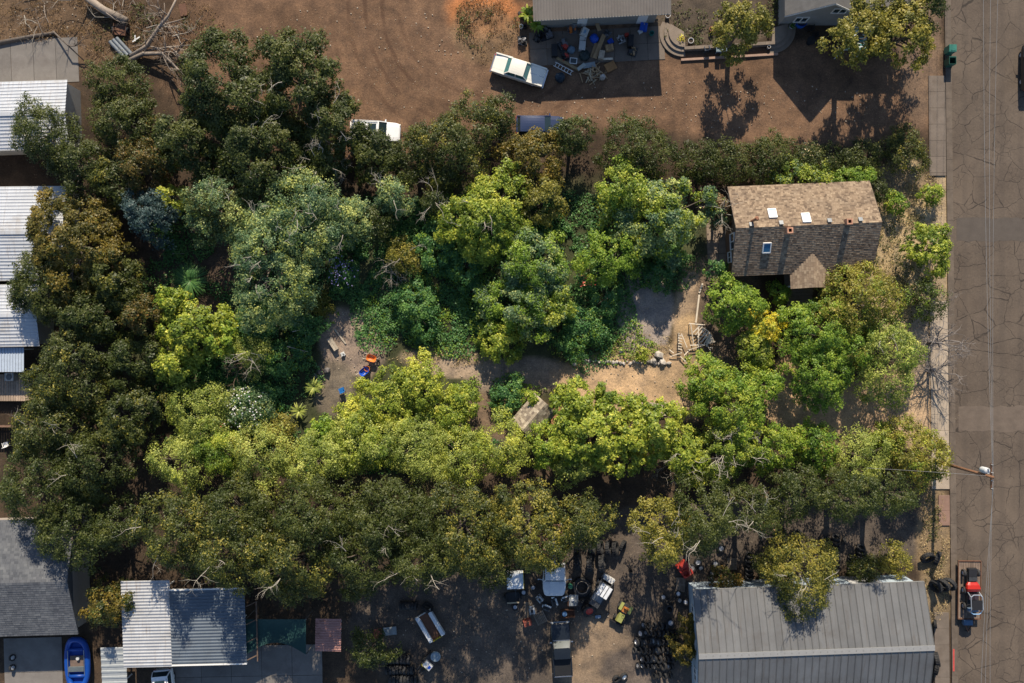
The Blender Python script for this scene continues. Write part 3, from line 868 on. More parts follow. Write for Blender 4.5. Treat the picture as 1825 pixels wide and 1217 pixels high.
# ---- small garden shed
t = thing("garden_shed", "small garden shed with mossy wood-shingle roof under the bright green maple", "shed", P(952, 742, 2.4), math.radians(49))
t.scale = (1.15, 1.15, 1.1)
t.location.z = 0
MB().box((0, 0, 1.0), (2.5, 1.9, 2.1)).build("wall", M("shed_boards", (.25, .19, .13), .9, .25, 3, .2), t)
rf = MB().slab([(-1.5, -1.25, 2.0), (1.5, -1.25, 2.0), (1.5, 0, 2.75), (-1.5, 0, 2.75)], .06).slab([(1.5, 1.25, 2.0), (-1.5, 1.25, 2.0), (-1.5, 0, 2.75), (1.5, 0, 2.75)], .06).build("roof", M("grey_boards", (.36, .31, .25), .9, .2, 2, .2), t)
SH = shingle_material("wood_shakes", (.16, .13, .10), (.30, .25, .18), (.46, .40, .30))
for sgn in (-1, 1):
    up = Vector((0, -sgn * 1.25, .75)).normalized(); ux = Vector((1, 0, 0)) if sgn < 0 else Vector((-1, 0, 0))
    m_ = MB(); shingle_slope(m_, (-1.5 if sgn < 0 else 1.5, sgn * 1.25, 2.0), ux, up, 3.0, 1.457, ux.cross(up), seed=31 + sgn, course=.2, width=.24)
    o = m_.build("shingles", SH, rf); o["kind"] = "stuff"
MB().box((1.28, 0, .95), (.04, .8, 1.8)).build("door", M("shed_door", (.30, .17, .10), .8), t)
# plank decks by the path
PLK = M("silver_planks", (.46, .39, .30), .9, .18, 3, .2, rnd=.2)
t = thing("plank_platform", "pale weathered plank platform in the shade of the maple beside the path", "platform", P(1158, 729, .25) )
t.location.z = 0
for k in range(13): MB().box((-1.5 + k * .25, 0, .26), (.225, 1.3, .05)).build("plank", PLK, t)
for dy in (-.5, .5): MB().box((0, dy, .115), (3.1, .12, .23)).build("bearer", M("deck_frame", (.15, .11, .08), .9), t)
t = thing("plank_stack", "small stack of brown boards left of the pale plank platform", "boards", P(1114, 725, .0))
for k in range(5): MB().box((-.5 + k * .24, .1 * (k % 2), .06 + .0), (.2, 1.5, .06), yaw=.05 * (k - 2)).build("plank", M("brown_boards", (.30, .19, .12), .9, .2, 3, rnd=.3), t)
# ------------------------------------------------------------------ vegetation
LEAF_TOTAL = 0
def leaf_mesh(name, pos, nrm, size, tone, mat, aspect=.62, rng=None, tri=False):
    """one small face per leaf: a folded lozenge, or a pointed triangle where the leaves are smaller than a pixel or two"""
    global LEAF_TOTAL
    n = len(pos); LEAF_TOTAL += n
    nrm = nrm / (np.linalg.norm(nrm, axis=1, keepdims=True) + 1e-9)
    r = rng.normal(size=(n, 3))
    t = r - nrm * np.sum(r * nrm, axis=1, keepdims=True)
    t /= np.linalg.norm(t, axis=1, keepdims=True) + 1e-9
    b = np.cross(nrm, t)
    L = size[:, None] * .5; W = L * aspect
    k = 3 if tri else 4
    v = np.empty((n, k, 3), dtype=np.float32)
    if tri:
        v[:, 0] = pos + t * L * 1.1; v[:, 1] = pos - t * L * .8 + b * W * 1.15; v[:, 2] = pos - t * L * .8 - b * W * 1.15
    else:
        fold = nrm * (L * .25)
        v[:, 0] = pos - t * L; v[:, 1] = pos + b * W + fold; v[:, 2] = pos + t * L; v[:, 3] = pos - b * W + fold
    me = bpy.data.meshes.new(name)
    me.vertices.add(n * k); me.vertices.foreach_set("co", v.ravel())
    me.loops.add(n * k); me.loops.foreach_set("vertex_index", np.arange(n * k, dtype=np.int32))
    me.polygons.add(n); me.polygons.foreach_set("loop_start", np.arange(0, n * k, k, dtype=np.int32))
    at = me.attributes.new("tone", 'FLOAT', 'FACE')
    at.data.foreach_set("value", np.clip(tone, 0, 1).astype(np.float32))
    me.materials.append(mat)
    me.update()
    return me

OUT, INN = 1.06, 2.0  # leaf gains: plot foliage coloured brighter, foliage outside dimmed by colour
LM = {
    'dk': leaf_mat("leaf_dark", (.021, .034, .007), (.043, .058, .011), (.100, .108, .022), gain=1.22),
    'ol': leaf_mat("leaf_olive", (.026, .039, .007), (.052, .067, .013), (.105, .115, .022), gain=OUT),
    'go': leaf_mat("leaf_golden", (.055, .055, .008), (.13, .105, .016), (.29, .20, .035), gain=OUT),
    'or': leaf_mat("leaf_rusty", (.040, .040, .008), (.10, .080, .014), (.27, .14, .03), gain=OUT),
    'br': leaf_mat("leaf_bright", (.040, .066, .008), (.105, .138, .014), (.23, .235, .030), gain=INN),
    'yl': leaf_mat("leaf_yellow_green", (.070, .098, .012), (.165, .185, .022), (.32, .30, .045), gain=INN),
    'gg': leaf_mat("leaf_grey_green", (.030, .060, .030), (.070, .108, .046), (.25, .26, .075), gain=INN),  # light tone stands for sunlit highlights, dark tone for teal shade
    'bs': leaf_mat("leaf_blue_spruce", (.016, .036, .036), (.038, .068, .066), (.08, .12, .115), gain=1.2),
    'em': leaf_mat("leaf_emerald", (.014, .044, .014), (.030, .076, .022), (.080, .14, .034), gain=2.35),  # gain raised to brighten foliage that lies in shade
    'fg': leaf_mat("leaf_fern_green", (.034, .066, .008), (.078, .128, .012), (.16, .205, .024), gain=INN),
    'lm': leaf_mat("leaf_pale_green", (.056, .076, .016), (.138, .160, .032), (.27, .275, .066), gain=INN),
    'oy': leaf_mat("leaf_olive_yellow", (.075, .080, .014), (.16, .15, .022), (.28, .23, .045), gain=1.3),
    'ye': leaf_mat("leaf_yellow", (.14, .12, .010), (.36, .28, .018), (.58, .44, .04), gain=INN),
    'wh': leaf_mat("blossom_white", (.45, .42, .40), (.62, .58, .58), (.8, .76, .78), gain=1.45),
    'pu': leaf_mat("blossom_purple", (.10, .08, .2), (.2, .17, .36), (.36, .32, .55), gain=1.45),
    'rd': leaf_mat("blossom_red", (.4, .05, .03), (.6, .1, .06), (.7, .2, .12), gain=1.45),
    'st': leaf_mat("straw", (.16, .115, .055), (.31, .235, .12), (.48, .38, .22), gain=1.45),
    'sb': leaf_mat("brown_weeds", (.055, .035, .018), (.12, .075, .038), (.24, .15, .075), gain=1.45),
}
BARK = M("bark", (.10, .080, .062), .95, .3, 4, .3)
PALEBARK = M("pale_dead_wood", (.38, .34, .28), .9, .2, 4, .2)

def crown_points(rng, R, hb, ht, cr, dens, cover=1.0, flat=.65, lobes=.16, spike=0.0, shoots=.45):
    """leaf clumps spread over an uneven dome; returns positions, normals, clump tone, clump centres"""
    K = max(6, int(cover * 1.4 * (R / cr) ** 2))
    th = rng.uniform(0, 2 * np.pi, K); u = np.sqrt(rng.random(K))
    ph = rng.uniform(0, 6.3, 4)
    env = 1 + lobes * np.sin(2 * th + ph[0]) + lobes * .8 * np.sin(3 * th + ph[1]) + lobes * .6 * np.sin(5 * th + ph[2]) + lobes * .4 * np.sin(8 * th + ph[3])
    rr = u * env * (R - cr * .55) * .93
    dome = np.sqrt(np.clip(1 - .86 * u ** 2, 0, 1))
    lump = .60 + .40 * vnoise(rr * np.cos(th), rr * np.sin(th), max(1.0, R * .35), int(rng.integers(1e6)))
    z = hb + (ht - hb) * dome * lump * (1 - .24 * rng.random(K) ** 2)
    K2 = K // 2                                   # skirt and inner storey
    th2 = rng.uniform(0, 2 * np.pi, K2); u2 = np.sqrt(rng.uniform(.25, 1, K2))
    env2 = 1 + lobes * np.sin(2 * th2 + ph[0]) + lobes * .8 * np.sin(3 * th2 + ph[1]) + lobes * .6 * np.sin(5 * th2 + ph[2])
    rr2 = u2 * env2 * (R - cr * .55) * .95
    z2 = hb + (ht - hb) * np.sqrt(np.clip(1 - .86 * u2 ** 2, 0, 1)) * rng.uniform(.15, .7, K2)
    x = np.concatenate([rr * np.cos(th), rr2 * np.cos(th2)]); y = np.concatenate([rr * np.sin(th), rr2 * np.sin(th2)])
    z = np.concatenate([z, z2]); main = np.concatenate([np.ones(K), np.full(K2, .55)])
    C = np.stack([x, y, z], 1)
    crr = cr * rng.uniform(.55, 1.35, len(C))
    n = np.maximum(4, (dens * crr ** 2 * main).astype(int))
    idx = np.repeat(np.arange(len(C)), n)
    N = len(idx)
    d = rng.normal(size=(N, 3)); d /= np.linalg.norm(d, axis=1, keepdims=True)
    d[:, 2] = np.where(rng.random(N) < .8, np.abs(d[:, 2]), d[:, 2])
    rad = crr[idx] * (.35 + .65 * rng.random(N) ** .6)
    # sprays: leaves gather along a few shoots of each clump so that the outline is ragged
    sh = rng.normal(size=(len(C), 5, 3)); sh /= np.linalg.norm(sh, axis=2, keepdims=True); sh[:, :, 2] = np.abs(sh[:, :, 2]) * .6
    pick = sh[idx, rng.integers(0, 5, N)]
    along = rng.random(N) < shoots
    d = np.where(along[:, None], pick * (1.25 + .9 * (shoots - .45)) + rng.normal(size=(N, 3)) * .22, d)
    pos = C[idx] + d * rad[:, None] * np.array([1, 1, flat])
    if spike:
        pos += rng.normal(size=(N, 3)) * spike
    out = C.copy(); out[:, 2] = (out[:, 2] - hb) * .8; out /= np.linalg.norm(out, axis=1, keepdims=True) + 1e-6
    nrm = d * .7 + out[idx] * .35 + np.array([0, 0, .65]) + rng.normal(size=(N, 3)) * .55
    ct = rng.normal(size=len(C))
    return pos, nrm, ct[idx], C, main

def trunk_mesh(rng, R, hb, ht, C, main, rb):
    m_ = MB()
    lean = rng.normal(size=2) * R * .06
    top = np.array([lean[0], lean[1], hb + (ht - hb) * .35])
    m_.tube([(0, 0, -.15), (lean[0] * .3, lean[1] * .3, top[2] * .45), tuple(top)], rb * 1.15, rb * .6, 8)
    ids = np.where(main > .9)[0]
    rng.shuffle(ids)
    for i in ids[:min(len(ids), 7 + int(R * 1.6))]:
        c = C[i] * np.array([.9, .9, .88]); t0 = rng.uniform(.45, 1.0)
        a = np.array([lean[0] * t0, lean[1] * t0, top[2] * t0])
        mid = (a + c) / 2 + np.array([0, 0, .12 * np.linalg.norm(c - a)]) + rng.normal(size=3) * .15
        m_.tube([tuple(a), tuple(mid), tuple(c)], rb * .30, rb * .05, 5)
    return m_

def bare_twigs(m_, rng, p, d, L, r, depth):
    """recursive dead branches"""
    pts = [Vector(p)]; d = Vector(d).normalized()
    n = 3
    for k in range(n):
        d = (d + Vector(rng.normal(size=3)) * .22).normalized()
        pts.append(pts[-1] + d * L / n)
    m_.tube(pts, r, r * .45, 5 if depth > 1 else 4)
    if depth <= 0: return
    for _ in range(int(rng.integers(2, 5))):
        k = int(rng.integers(1, n + 1))
        nd = (d + Vector(rng.normal(size=3)) * .75)
        bare_twigs(m_, rng, pts[k], nd, L * rng.uniform(.5, .8), r * .5, depth - 1)

def tree(px, py, r, h, pal, label, name="broadleaf_tree", cr=.75, leaf=.25, dens=520, cover=1.0, mix=None, mixf=.0, group=None, flat=.72, lobes=.16, seed=None, spike=.06, hb=None, twigs=0, rb=None):
    """broadleaf tree whose crown is seen round pixel px, py with radius r (pixels)"""
    seed = seed if seed is not None else int(px * 7 + py * 13)
    rng = np.random.default_rng(seed)
    zc = h * .72
    feathery = pal in ('lm', 'ol', 'dk', 'oy', 'gg') and leaf <= .24
    cr = cr * (.60 if feathery else .82)
    if feathery and spike < .12: spike = .12
    if feathery: leaf = leaf * .92
    if mix is None: mix, mixf = {'dk': ('ol', .22), 'ol': (('dk', .35) if (px + py) % 3 else ('oy', .3)), 'go': ('ol', .22), 'or': ('ol', .3), 'br': ('fg', .35), 'yl': ('br', .35), 'gg': ('lm', .2), 'fg': ('br', .25), 'lm': ('br', .25), 'oy': ('ol', .2), 'em': ('fg', .2), 'ye': ('yl', .2)}.get(pal, (None, 0))
    c = P(px, py, zc); R = r / S * (1 - zc / H)
    hb = h * .22 if hb is None else hb
    t = thing(name, label, "shrub" if name.endswith("shrub") else "tree", (c.x, c.y, 0), 0, group)
    pos, nrm, ct, C, main = crown_points(rng, R, hb, h, cr, dens, cover, flat, lobes, spike, .75 if feathery else .45)
    N = len(pos)
    size = leaf * .86 * rng.uniform(.65, 1.3, N)
    tone = .48 + .14 * ct + rng.normal(size=N) * .16 + (vnoise(pos[:, 0] + c.x, pos[:, 1] + c.y, 1.6, 3) - .5) * .35
    if mix:
        cm = rng.random(int(1e5))
        key = (np.abs(ct * 1e4).astype(int)) % len(cm)
        sel = cm[key] * .6 + rng.random(N) * .4 < mixf
        o2 = inst("foliage", leaf_mesh("foliage", pos[sel], nrm[sel], size[sel], tone[sel], LM[mix], rng=rng, tri=True), t)
        pos, nrm, size, tone = pos[~sel], nrm[~sel], size[~sel], tone[~sel]
    inst("crown", leaf_mesh("crown", pos, nrm, size, tone, LM[pal], rng=rng, tri=True), t)
    rb = rb or max(.05, .045 * R + .02 * h)
    trunk_mesh(rng, R, hb, h, C, main, rb).build("trunk", BARK, t, smooth=True)
    if twigs:
        for _ in range(twigs):
            m_ = MB()
            a = rng.uniform(0, 6.28); u = rng.uniform(.1, .62) * R
            z = hb + (h - hb) * math.sqrt(max(0, 1 - .86 * (u / R) ** 2)) * .95
            bare_twigs(m_, rng, (u * math.cos(a), u * math.sin(a), z - .5), (math.cos(a) * .8, math.sin(a) * .8, .5), rng.uniform(.8, 1.6), .03, 2)
            m_.build("dead_branch", PALEBARK, t)
    return t

# outside the plot, along the top driveway
G1 = "trees along the top driveway"
T = [
 # px, py, r, h, palette, label, extras
 (395, 150, 105, 9.5, 'dk', "large dark oak crown nearest the fallen trunks at the upper left", dict(cr=.95, lobes=.18, twigs=2, cover=1.05)),
 (525, 135, 95, 9.0, 'dk', "large dark tree bordering the swept dirt turning place", dict(cr=.95, lobes=.18, twigs=2, cover=1.05)),
 (590, 215, 70, 7.5, 'dk', "dark tree just left of the white van", dict(cr=.85, lobes=.2, twigs=3, cover=.85)),
 (440, 255, 110, 8.5, 'dk', "broad dark crown between the two big oaks and the plot", dict(cr=.9, lobes=.2, twigs=3, cover=.9)),
 (330, 245, 72, 8.0, 'dk', "dark crown with bushy outline left of the broad dark crown", dict(cr=.8)),
 (565, 290, 55, 6.0, 'dk', "low dark tree with tangled dead twigs below the white van", dict(cr=.7, twigs=8)),
 (668, 276, 56, 5.5, 'dk', "dark green tree overhanging the front of the white van", dict(cr=.7)),
 (200, 150, 62, 6.0, 'ol', "feathery olive tree below the stacked grey pipes", dict(cr=.6, leaf=.22, spike=.1)),
 (215, 215, 70, 6.5, 'ol', "olive tree right of the uppermost white roof", dict(cr=.65, leaf=.22, mix='or', mixf=.15)),
 (66, 232, 68, 7.0, 'dk', "round dark tree overhanging the uppermost white roof", dict(cr=.6, leaf=.20, spike=.1)),
 (130, 295, 62, 6.5, 'ol', "olive tree between the two upper white roofs", dict(cr=.6, leaf=.22)),
 (250, 290, 62, 7.0, 'or', "rust-tinged olive tree above the plot's upper left corner", dict(cr=.6, leaf=.22)),
 (195, 315, 50, 6.0, 'ol', "small olive tree right of the second white roof", dict(cr=.6)),
 (815, 250, 88, 6.5, 'ol', "olive tree with tall shoots right of the white van", dict(cr=.65, leaf=.22, spike=.1, lobes=.2)),
 (740, 275, 55, 5.0, 'ol', "small olive tree just right of the white van's bonnet", dict(cr=.6, leaf=.22)),
 (953, 275, 62, 6.0, 'go', "golden yellow tree in front of the blue car", dict(cr=.6, leaf=.24)),
 (1020, 238, 42, 5.0, 'dk', "small dark green tree right of the blue car", dict(cr=.55, leaf=.22)),
 (890, 200, 36, 4.5, 'ol', "small olive tree left of the blue car", dict(cr=.5, leaf=.22)),
 (1140, 262, 72, 5.0, 'dk', "rounded dark green thicket below the junk pile's shadow", dict(cr=.55, leaf=.2, spike=.12)),
 (1250, 285, 45, 3.6, 'ol', "low olive thicket in the long tree shadow", dict(cr=.5, leaf=.2, spike=.1)),
 (1310, 285, 42, 3.2, 'dk', "low dark thicket above the cottage roof's left end", dict(cr=.5, leaf=.2, spike=.1)),
 (1380, 280, 52, 3.4, 'dk', "low broad thicket above the middle of the cottage roof", dict(cr=.5, leaf=.2, spike=.1)),
 (1455, 292, 50, 3.2, 'dk', "low thicket speckled with straw above the cottage roof", dict(cr=.5, leaf=.2, mix='st', mixf=.12, spike=.1)),
 (1535, 285, 46, 2.8, 'ol', "low olive thicket under the shadow of forked branches", dict(cr=.5, leaf=.2, spike=.1)),
 (1620, 270, 48, 2.8, 'ol', "low olive thicket next to the pavement", dict(cr=.5, leaf=.2, spike=.1)),
 (1325, 42, 56, 7.2, 'oy', "round yellow-green tree in front of the terrace wall", dict(hb=2.4, cr=.55, leaf=.26)),
 (1535, 55, 62, 8.4, 'oy', "spreading olive-yellow tree above the striped awning", dict(cr=.55, leaf=.26, cover=.72, hb=4.6, lobes=.2)),
 (1615, 55, 66, 8.4, 'oy', "spreading olive-yellow tree reaching over the pavement beside the bins", dict(cr=.55, leaf=.26, cover=.72, hb=4.6, lobes=.22)),
 (1640, 5, 60, 8.4, 'ol', "olive tree at the top edge beside the road", dict(cr=.6, leaf=.24)),
 # left margin
 (115, 440, 105, 8.5, 'go', "large golden-leaved tree over the white roofs on the left", dict(cr=.6, leaf=.25)),
 (75, 515, 78, 7.5, 'ol', "olive tree under the golden tree on the left edge", dict(cr=.65, leaf=.23)),
 (190, 500, 60, 7.0, 'ol', "olive crown right of the large golden tree", dict(cr=.65)),
 (150, 565, 62, 7.0, 'dk', "dark crown below the large golden tree", dict(cr=.65)),
 (255, 375, 52, 8.0, 'bs', "blue-green spruce at the plot's upper left corner", dict(name="spruce_tree", cr=.5, leaf=.22, spike=.1, flat=.45)),
 (245, 565, 42, 6.5, 'or', "brownish tree just outside the plot's left side", dict(cr=.6)),
 (225, 645, 58, 6.5, 'dk', "dark crown outside the plot's left side, below the brownish tree", dict(cr=.65)),
 (110, 670, 88, 8.0, 'ol', "broad olive tree right of the timber deck", dict(cr=.65, leaf=.23)),
 (75, 765, 80, 8.0, 'ol', "broad olive tree right of the brown plank fence", dict(cr=.65, leaf=.23, twigs=2)),
 (215, 745, 62, 7.5, 'ol', "olive tree outside the plot's lower left side", dict(cr=.65, mix='oy', mixf=.2)),
 (150, 830, 80, 8.5, 'ol', "drooping olive tree left of the plot's lower left corner", dict(cr=.6, leaf=.22, flat=.5, twigs=3)),
 (55, 870, 85, 9.0, 'dk', "large dark tree at the left edge above the grey shingle roof", dict(cr=.6, leaf=.2, flat=.5)),
 (115, 955, 75, 8.0, 'dk', "dark tree overhanging the top of the grey shingle roof", dict(cr=.6, leaf=.2, flat=.5)),
 (190, 945, 55, 7.0, 'dk', "dark crown beside the overhanging tree above the carports", dict(cr=.6, leaf=.2)),
 (188, 1082, 52, 5.5, 'go', "orange-gold tree between the grey shingle roof and the white carport", dict(cr=.5, leaf=.22, mix='dk', mixf=.45)),
 # below the plot
 (300, 957, 78, 10.3, 'ol', "drooping olive tree just below the plot's lower left corner", dict(cr=.65, leaf=.22, flat=.5, twigs=2)),
 (395, 985, 92, 11.7, 'ol', "tall olive tree overhanging the blue-grey carport", dict(cr=.65, leaf=.22, twigs=2)),
 (420, 922, 70, 10.3, 'ol', "olive crown directly below the plot's edge above the tall olive tree", dict(cr=.65, leaf=.22)),
 (520, 1010, 92, 11.7, 'ol', "tall olive tree above the green tarp", dict(cr=.65, leaf=.22, twigs=2)),
 (560, 937, 85, 11.0, 'dk', "dark olive crown below the plot's edge above the green tarp", dict(cr=.65, leaf=.22)),
 (640, 1000, 80, 11.0, 'ol', "olive tree above the rusty pink shelter", dict(cr=.65, leaf=.22, twigs=2)),
 (690, 937, 85, 11.7, 'ol', "olive crown under the plot's lower edge above the truck bed", dict(cr=.65, leaf=.22)),
 (745, 985, 85, 11.0, 'ol', "olive tree with bare twigs above the white truck bed", dict(cr=.65, leaf=.22, twigs=4)),
 (815, 952, 90, 11.7, 'ol', "tall olive crown at the middle of the row below the plot", dict(cr=.65, leaf=.22)),
 (865, 995, 62, 9.7, 'ol', "olive tree shading the small white trailer", dict(cr=.6, leaf=.22)),
 (940, 952, 85, 11.0, 'oy', "yellowish olive tree above the white tow truck", dict(cr=.6, leaf=.24, mix='ol', mixf=.5)),
 (1040, 937, 60, 9.7, 'ol', "olive tree above the big tyre heap", dict(cr=.6, leaf=.22)),
 (660, 1165, 42, 5.0, 'dk', "dark green tree beside the tyre stacks at the bottom edge", dict(cr=.55, leaf=.22)),
 (1190, 957, 62, 10.5, 'oy', "yellow-olive tree above the red machine", dict(cr=.6, leaf=.22, twigs=4)),
 (1265, 932, 70, 12.5, 'ol', "olive tree with bare branch ends right of the yellow-olive tree", dict(cr=.6, leaf=.22, twigs=5)),
 (1345, 917, 55, 9.3, 'ol', "olive tree with brown dead tips near the tyre stacks", dict(cr=.6, leaf=.22, mix='sb', mixf=.12, twigs=3)),
 (1435, 885, 55, 8.5, 'ol', "olive tree below the plot's edge above the metal workshop", dict(cr=.6, leaf=.22)),
 (1530, 893, 55, 10.0, 'dk', "feathery dark green tree above the upright tyre stacks", dict(cr=.55, leaf=.2, spike=.1)),
 (1605, 890, 45, 10.5, 'dk', "feathery dark green tree nearest the road below the plot", dict(cr=.55, leaf=.2, spike=.1)),
 (1440, 1035, 78, 8.6, 'oy', "round olive tree standing against the metal workshop", dict(cr=.5, leaf=.2, mix='dk', mixf=.35, spike=.08, twigs=3)),
 (1600, 1000, 34, 3.0, 'oy', "small yellow-green shrub at the workshop's upper right corner", dict(name="leafy_shrub", cr=.4, leaf=.2)),
 (1545, 1020, 30, 3.0, 'ol', "small olive shrub against the workshop's upper wall", dict(name="leafy_shrub", cr=.4, leaf=.2)),
 (1295, 1035, 28, 3.0, 'or', "rusty shrub at the workshop's upper left end", dict(name="leafy_shrub", cr=.4, leaf=.2)),
 (1375, 1010, 30, 3.2, 'ol', "olive shrub left of the round tree against the workshop", dict(name="leafy_shrub", cr=.4, leaf=.2)),
 (1222, 1155, 34, 3.6, 'go', "golden shrub between the tyre rows and the workshop", dict(name="leafy_shrub", cr=.4, leaf=.22)),
 (1228, 1110, 18, 2.6, 'go', "small golden shrub above the larger golden shrub by the workshop", dict(name="leafy_shrub", cr=.35, leaf=.2)),
 # inside the plot: upper left
 (485, 455, 118, 9.0, 'gg', "large grey-green tree with pale branches in the upper left of the plot", dict(cr=.75, leaf=.22, twigs=9, lobes=.2, cover=.95)),
 (530, 370, 85, 8.5, 'gg', "grey-green crown behind the large grey-green tree at the plot's top edge", dict(cr=.75, leaf=.22, twigs=4)),
 (380, 370, 74, 7.5, 'gg', "dull green tree in the plot's upper left corner", dict(cr=.7, leaf=.22, mix='dk', mixf=.4, twigs=2)),
 (615, 395, 50, 7.0, 'gg', "grey-green crown at the right end of the pale-branched group", dict(cr=.65, leaf=.22, twigs=3)),
 (300, 350, 30, 6.0, 'yl', "small yellow-green crown inside the plot's upper left corner", dict(cr=.5, leaf=.22)),
 (335, 590, 66, 6.5, 'br', "glossy yellow-green tree at the plot's left side", dict(cr=.55, leaf=.28, mix='yl', mixf=.4)),
 (298, 540, 34, 6.0, 'br', "green tree left of the ornamental grass clump", dict(cr=.5, leaf=.28)),
 (302, 650, 42, 6.0, 'yl', "yellow-green tree below the glossy tree at the plot's left side", dict(cr=.5, leaf=.28, mix='br', mixf=.5)),
 (385, 600, 40, 5.5, 'br', "bright green tree right of the glossy yellow-green tree", dict(cr=.5, leaf=.28)),
 (345, 745, 68, 5.5, 'lm', "pale green bushy tree in the lower left of the plot", dict(cr=.55, leaf=.2)),
 (447, 628, 40, 4.5, 'lm', "half-dead pale green tree with bare brown lower branches", dict(cr=.4, leaf=.16, spike=.1, twigs=6)),
 (500, 640, 44, 2.6, 'em', "dark green bush below the half-dead pale tree", dict(name="leafy_shrub", cr=.5, leaf=.2)),
 (535, 592, 40, 2.4, 'em', "dark green bush left of the dirt clearing", dict(name="leafy_shrub", cr=.5, leaf=.2)),
 (455, 570, 50, 3.4, 'em', "dark green bush under the large grey-green tree", dict(name="leafy_shrub", cr=.5, leaf=.22)),
 (478, 708, 34, 1.8, 'em', "low dark green bush between the flowering shrub and the rosette plants", dict(name="leafy_shrub", cr=.45, leaf=.2)),
 (580, 785, 40, 2.8, 'fg', "fresh green large-leaved shrub below the rosette plants", dict(name="leafy_shrub", cr=.4, leaf=.32)),
 (495, 770, 34, 3.0, 'oy', "yellow-tipped shrub left of the fresh green large-leaved shrub", dict(name="leafy_shrub", cr=.4, leaf=.2)),
 # bottom row inside the plot
 (315, 825, 62, 6.0, 'lm', "pale feathery tree at the plot's lower left corner", dict(cr=.55, leaf=.18, spike=.1)),
 (385, 810, 50, 6.0, 'br', "green feathery tree second along the plot's lower edge", dict(cr=.55, leaf=.18, spike=.1)),
 (460, 825, 72, 6.8, 'lm', "pale feathery tree third along the plot's lower edge", dict(cr=.55, leaf=.18, spike=.1, mix='oy', mixf=.3)),
 (560, 825, 62, 6.5, 'lm', "pale feathery tree below the fresh green large-leaved shrub", dict(cr=.55, leaf=.18, spike=.1, mix='yl', mixf=.25)),
 (650, 790, 72, 6.5, 'br', "bright green tree below the yellow-green pair", dict(cr=.55, leaf=.2, mix='lm', mixf=.5, spike=.08)),
 (735, 800, 70, 6.5, 'lm', "grey-green feathery tree at the middle left of the plot's lower edge", dict(cr=.55, leaf=.18, spike=.1)),
 (820, 815, 62, 6.5, 'lm', "pale yellow feathery tree below the garden shed", dict(cr=.55, leaf=.18, spike=.1, mix='yl', mixf=.4)),
 (895, 800, 62, 6.5, 'yl', "yellow feathery tree at the shed's lower side", dict(cr=.55, leaf=.18, spike=.1, mix='lm', mixf=.4)),
 (975, 795, 48, 6.0, 'br', "bright green tree left of the maple", dict(cr=.55, leaf=.2)),
 (692, 718, 66, 5.0, 'yl', "vivid yellow-green tree below the wheelbarrows", dict(cr=.5, leaf=.22)),
 (748, 684, 52, 5.0, 'yl', "vivid yellow-green tree right of the wheelbarrows", dict(cr=.5, leaf=.22)),
 (625, 745, 36, 4.4, 'yl', "small vivid yellow-green tree below the blue chair", dict(cr=.5, leaf=.22)),
 (825, 715, 36, 4.0, 'br', "bright green young tree above the path's dark shrub", dict(cr=.45, leaf=.22, mix='yl', mixf=.4)),
 (795, 745, 50, 4.4, 'br', "bright green tree left of the garden shed", dict(cr=.5, leaf=.22, mix='yl', mixf=.3)),
 (905, 706, 40, 2.0, 'em', "dark green shrub above the garden shed", dict(name="leafy_shrub", cr=.45, leaf=.2)),
 (945, 712, 18, 3.2, 'br', "small light green sapling at the shed's upper corner", dict(name="leafy_shrub", cr=.35, leaf=.3)),
 (1030, 718, 50, 7.0, 'br', "bright green maple reaching up over the path", dict(cr=.5, leaf=.3, lobes=.25, mix='yl', mixf=.35)),
 (1075, 775, 88, 8.0, 'br', "large bright green maple in the lower middle of the plot", dict(cr=.5, leaf=.3, lobes=.2, mix='yl', mixf=.4)),
 (1160, 770, 70, 7.2, 'br', "bright green maple below the plank platform", dict(cr=.5, leaf=.3, mix='yl', mixf=.4)),
 (1025, 830, 46, 6.0, 'lm', "pale green crown at the plot's lower edge under the maple", dict(cr=.5, leaf=.2)),
 (1225, 815, 52, 6.0, 'yl', "yellow-green tree at the plot's lower edge right of the maples", dict(cr=.5, leaf=.24, mix='br', mixf=.5, twigs=5)),
 (1270, 682, 56, 6.2, 'fg', "green tree below the collapsed trellis", dict(cr=.5, leaf=.22, mix='br', mixf=.5)),
 (1310, 720, 75, 7.0, 'fg', "broad green tree right of the path's end", dict(cr=.55, leaf=.22, mix='br', mixf=.5)),
 (1370, 690, 36, 5.0, 'fg', "green tree left of the front yard's bare soil", dict(cr=.5, leaf=.22)),
 (1300, 800, 62, 6.2, 'br', "green tree with a grey dead tangle at its top", dict(cr=.55, leaf=.22, mix='lm', mixf=.4, twigs=12)),
 (1385, 800, 58, 5.5, 'br', "green tree below the front yard's shaded soil", dict(cr=.5, leaf=.22, mix='fg', mixf=.4)),
 (1460, 800, 52, 4.8, 'fg', "green shrubby tree at the lower edge left of the pale willow", dict(cr=.5, leaf=.22, mix='oy', mixf=.25)),
 (1545, 820, 62, 5.5, 'lm', "pale willow-like tree near the plot's lower right corner", dict(cr=.5, leaf=.17, spike=.12)),
 (1648, 814, 66, 6.2, 'oy', "yellowish shrubby tree beside the power pole", dict(cr=.5, leaf=.22, mix='br', mixf=.35)),
 (1590, 785, 36, 4.0, 'br', "green shrubby tree with red-tipped leaves left of the power pole", dict(cr=.45, leaf=.22, mix='or', mixf=.2)),
 # centre
 (870, 375, 92, 7.5, 'br', "large yellow-green tree at the middle of the plot's top edge", dict(cr=.65, leaf=.26, mix='yl', mixf=.35, twigs=4, lobes=.2)),
 (965, 355, 48, 6.5, 'oy', "olive-yellow crown right of the large yellow-green tree", dict(cr=.55, leaf=.25)),
 (1175, 385, 92, 6.6, 'gg', "large leafy green tree left of the cottage", dict(cr=.7, leaf=.26, mix='br', mixf=.4, lobes=.2)),
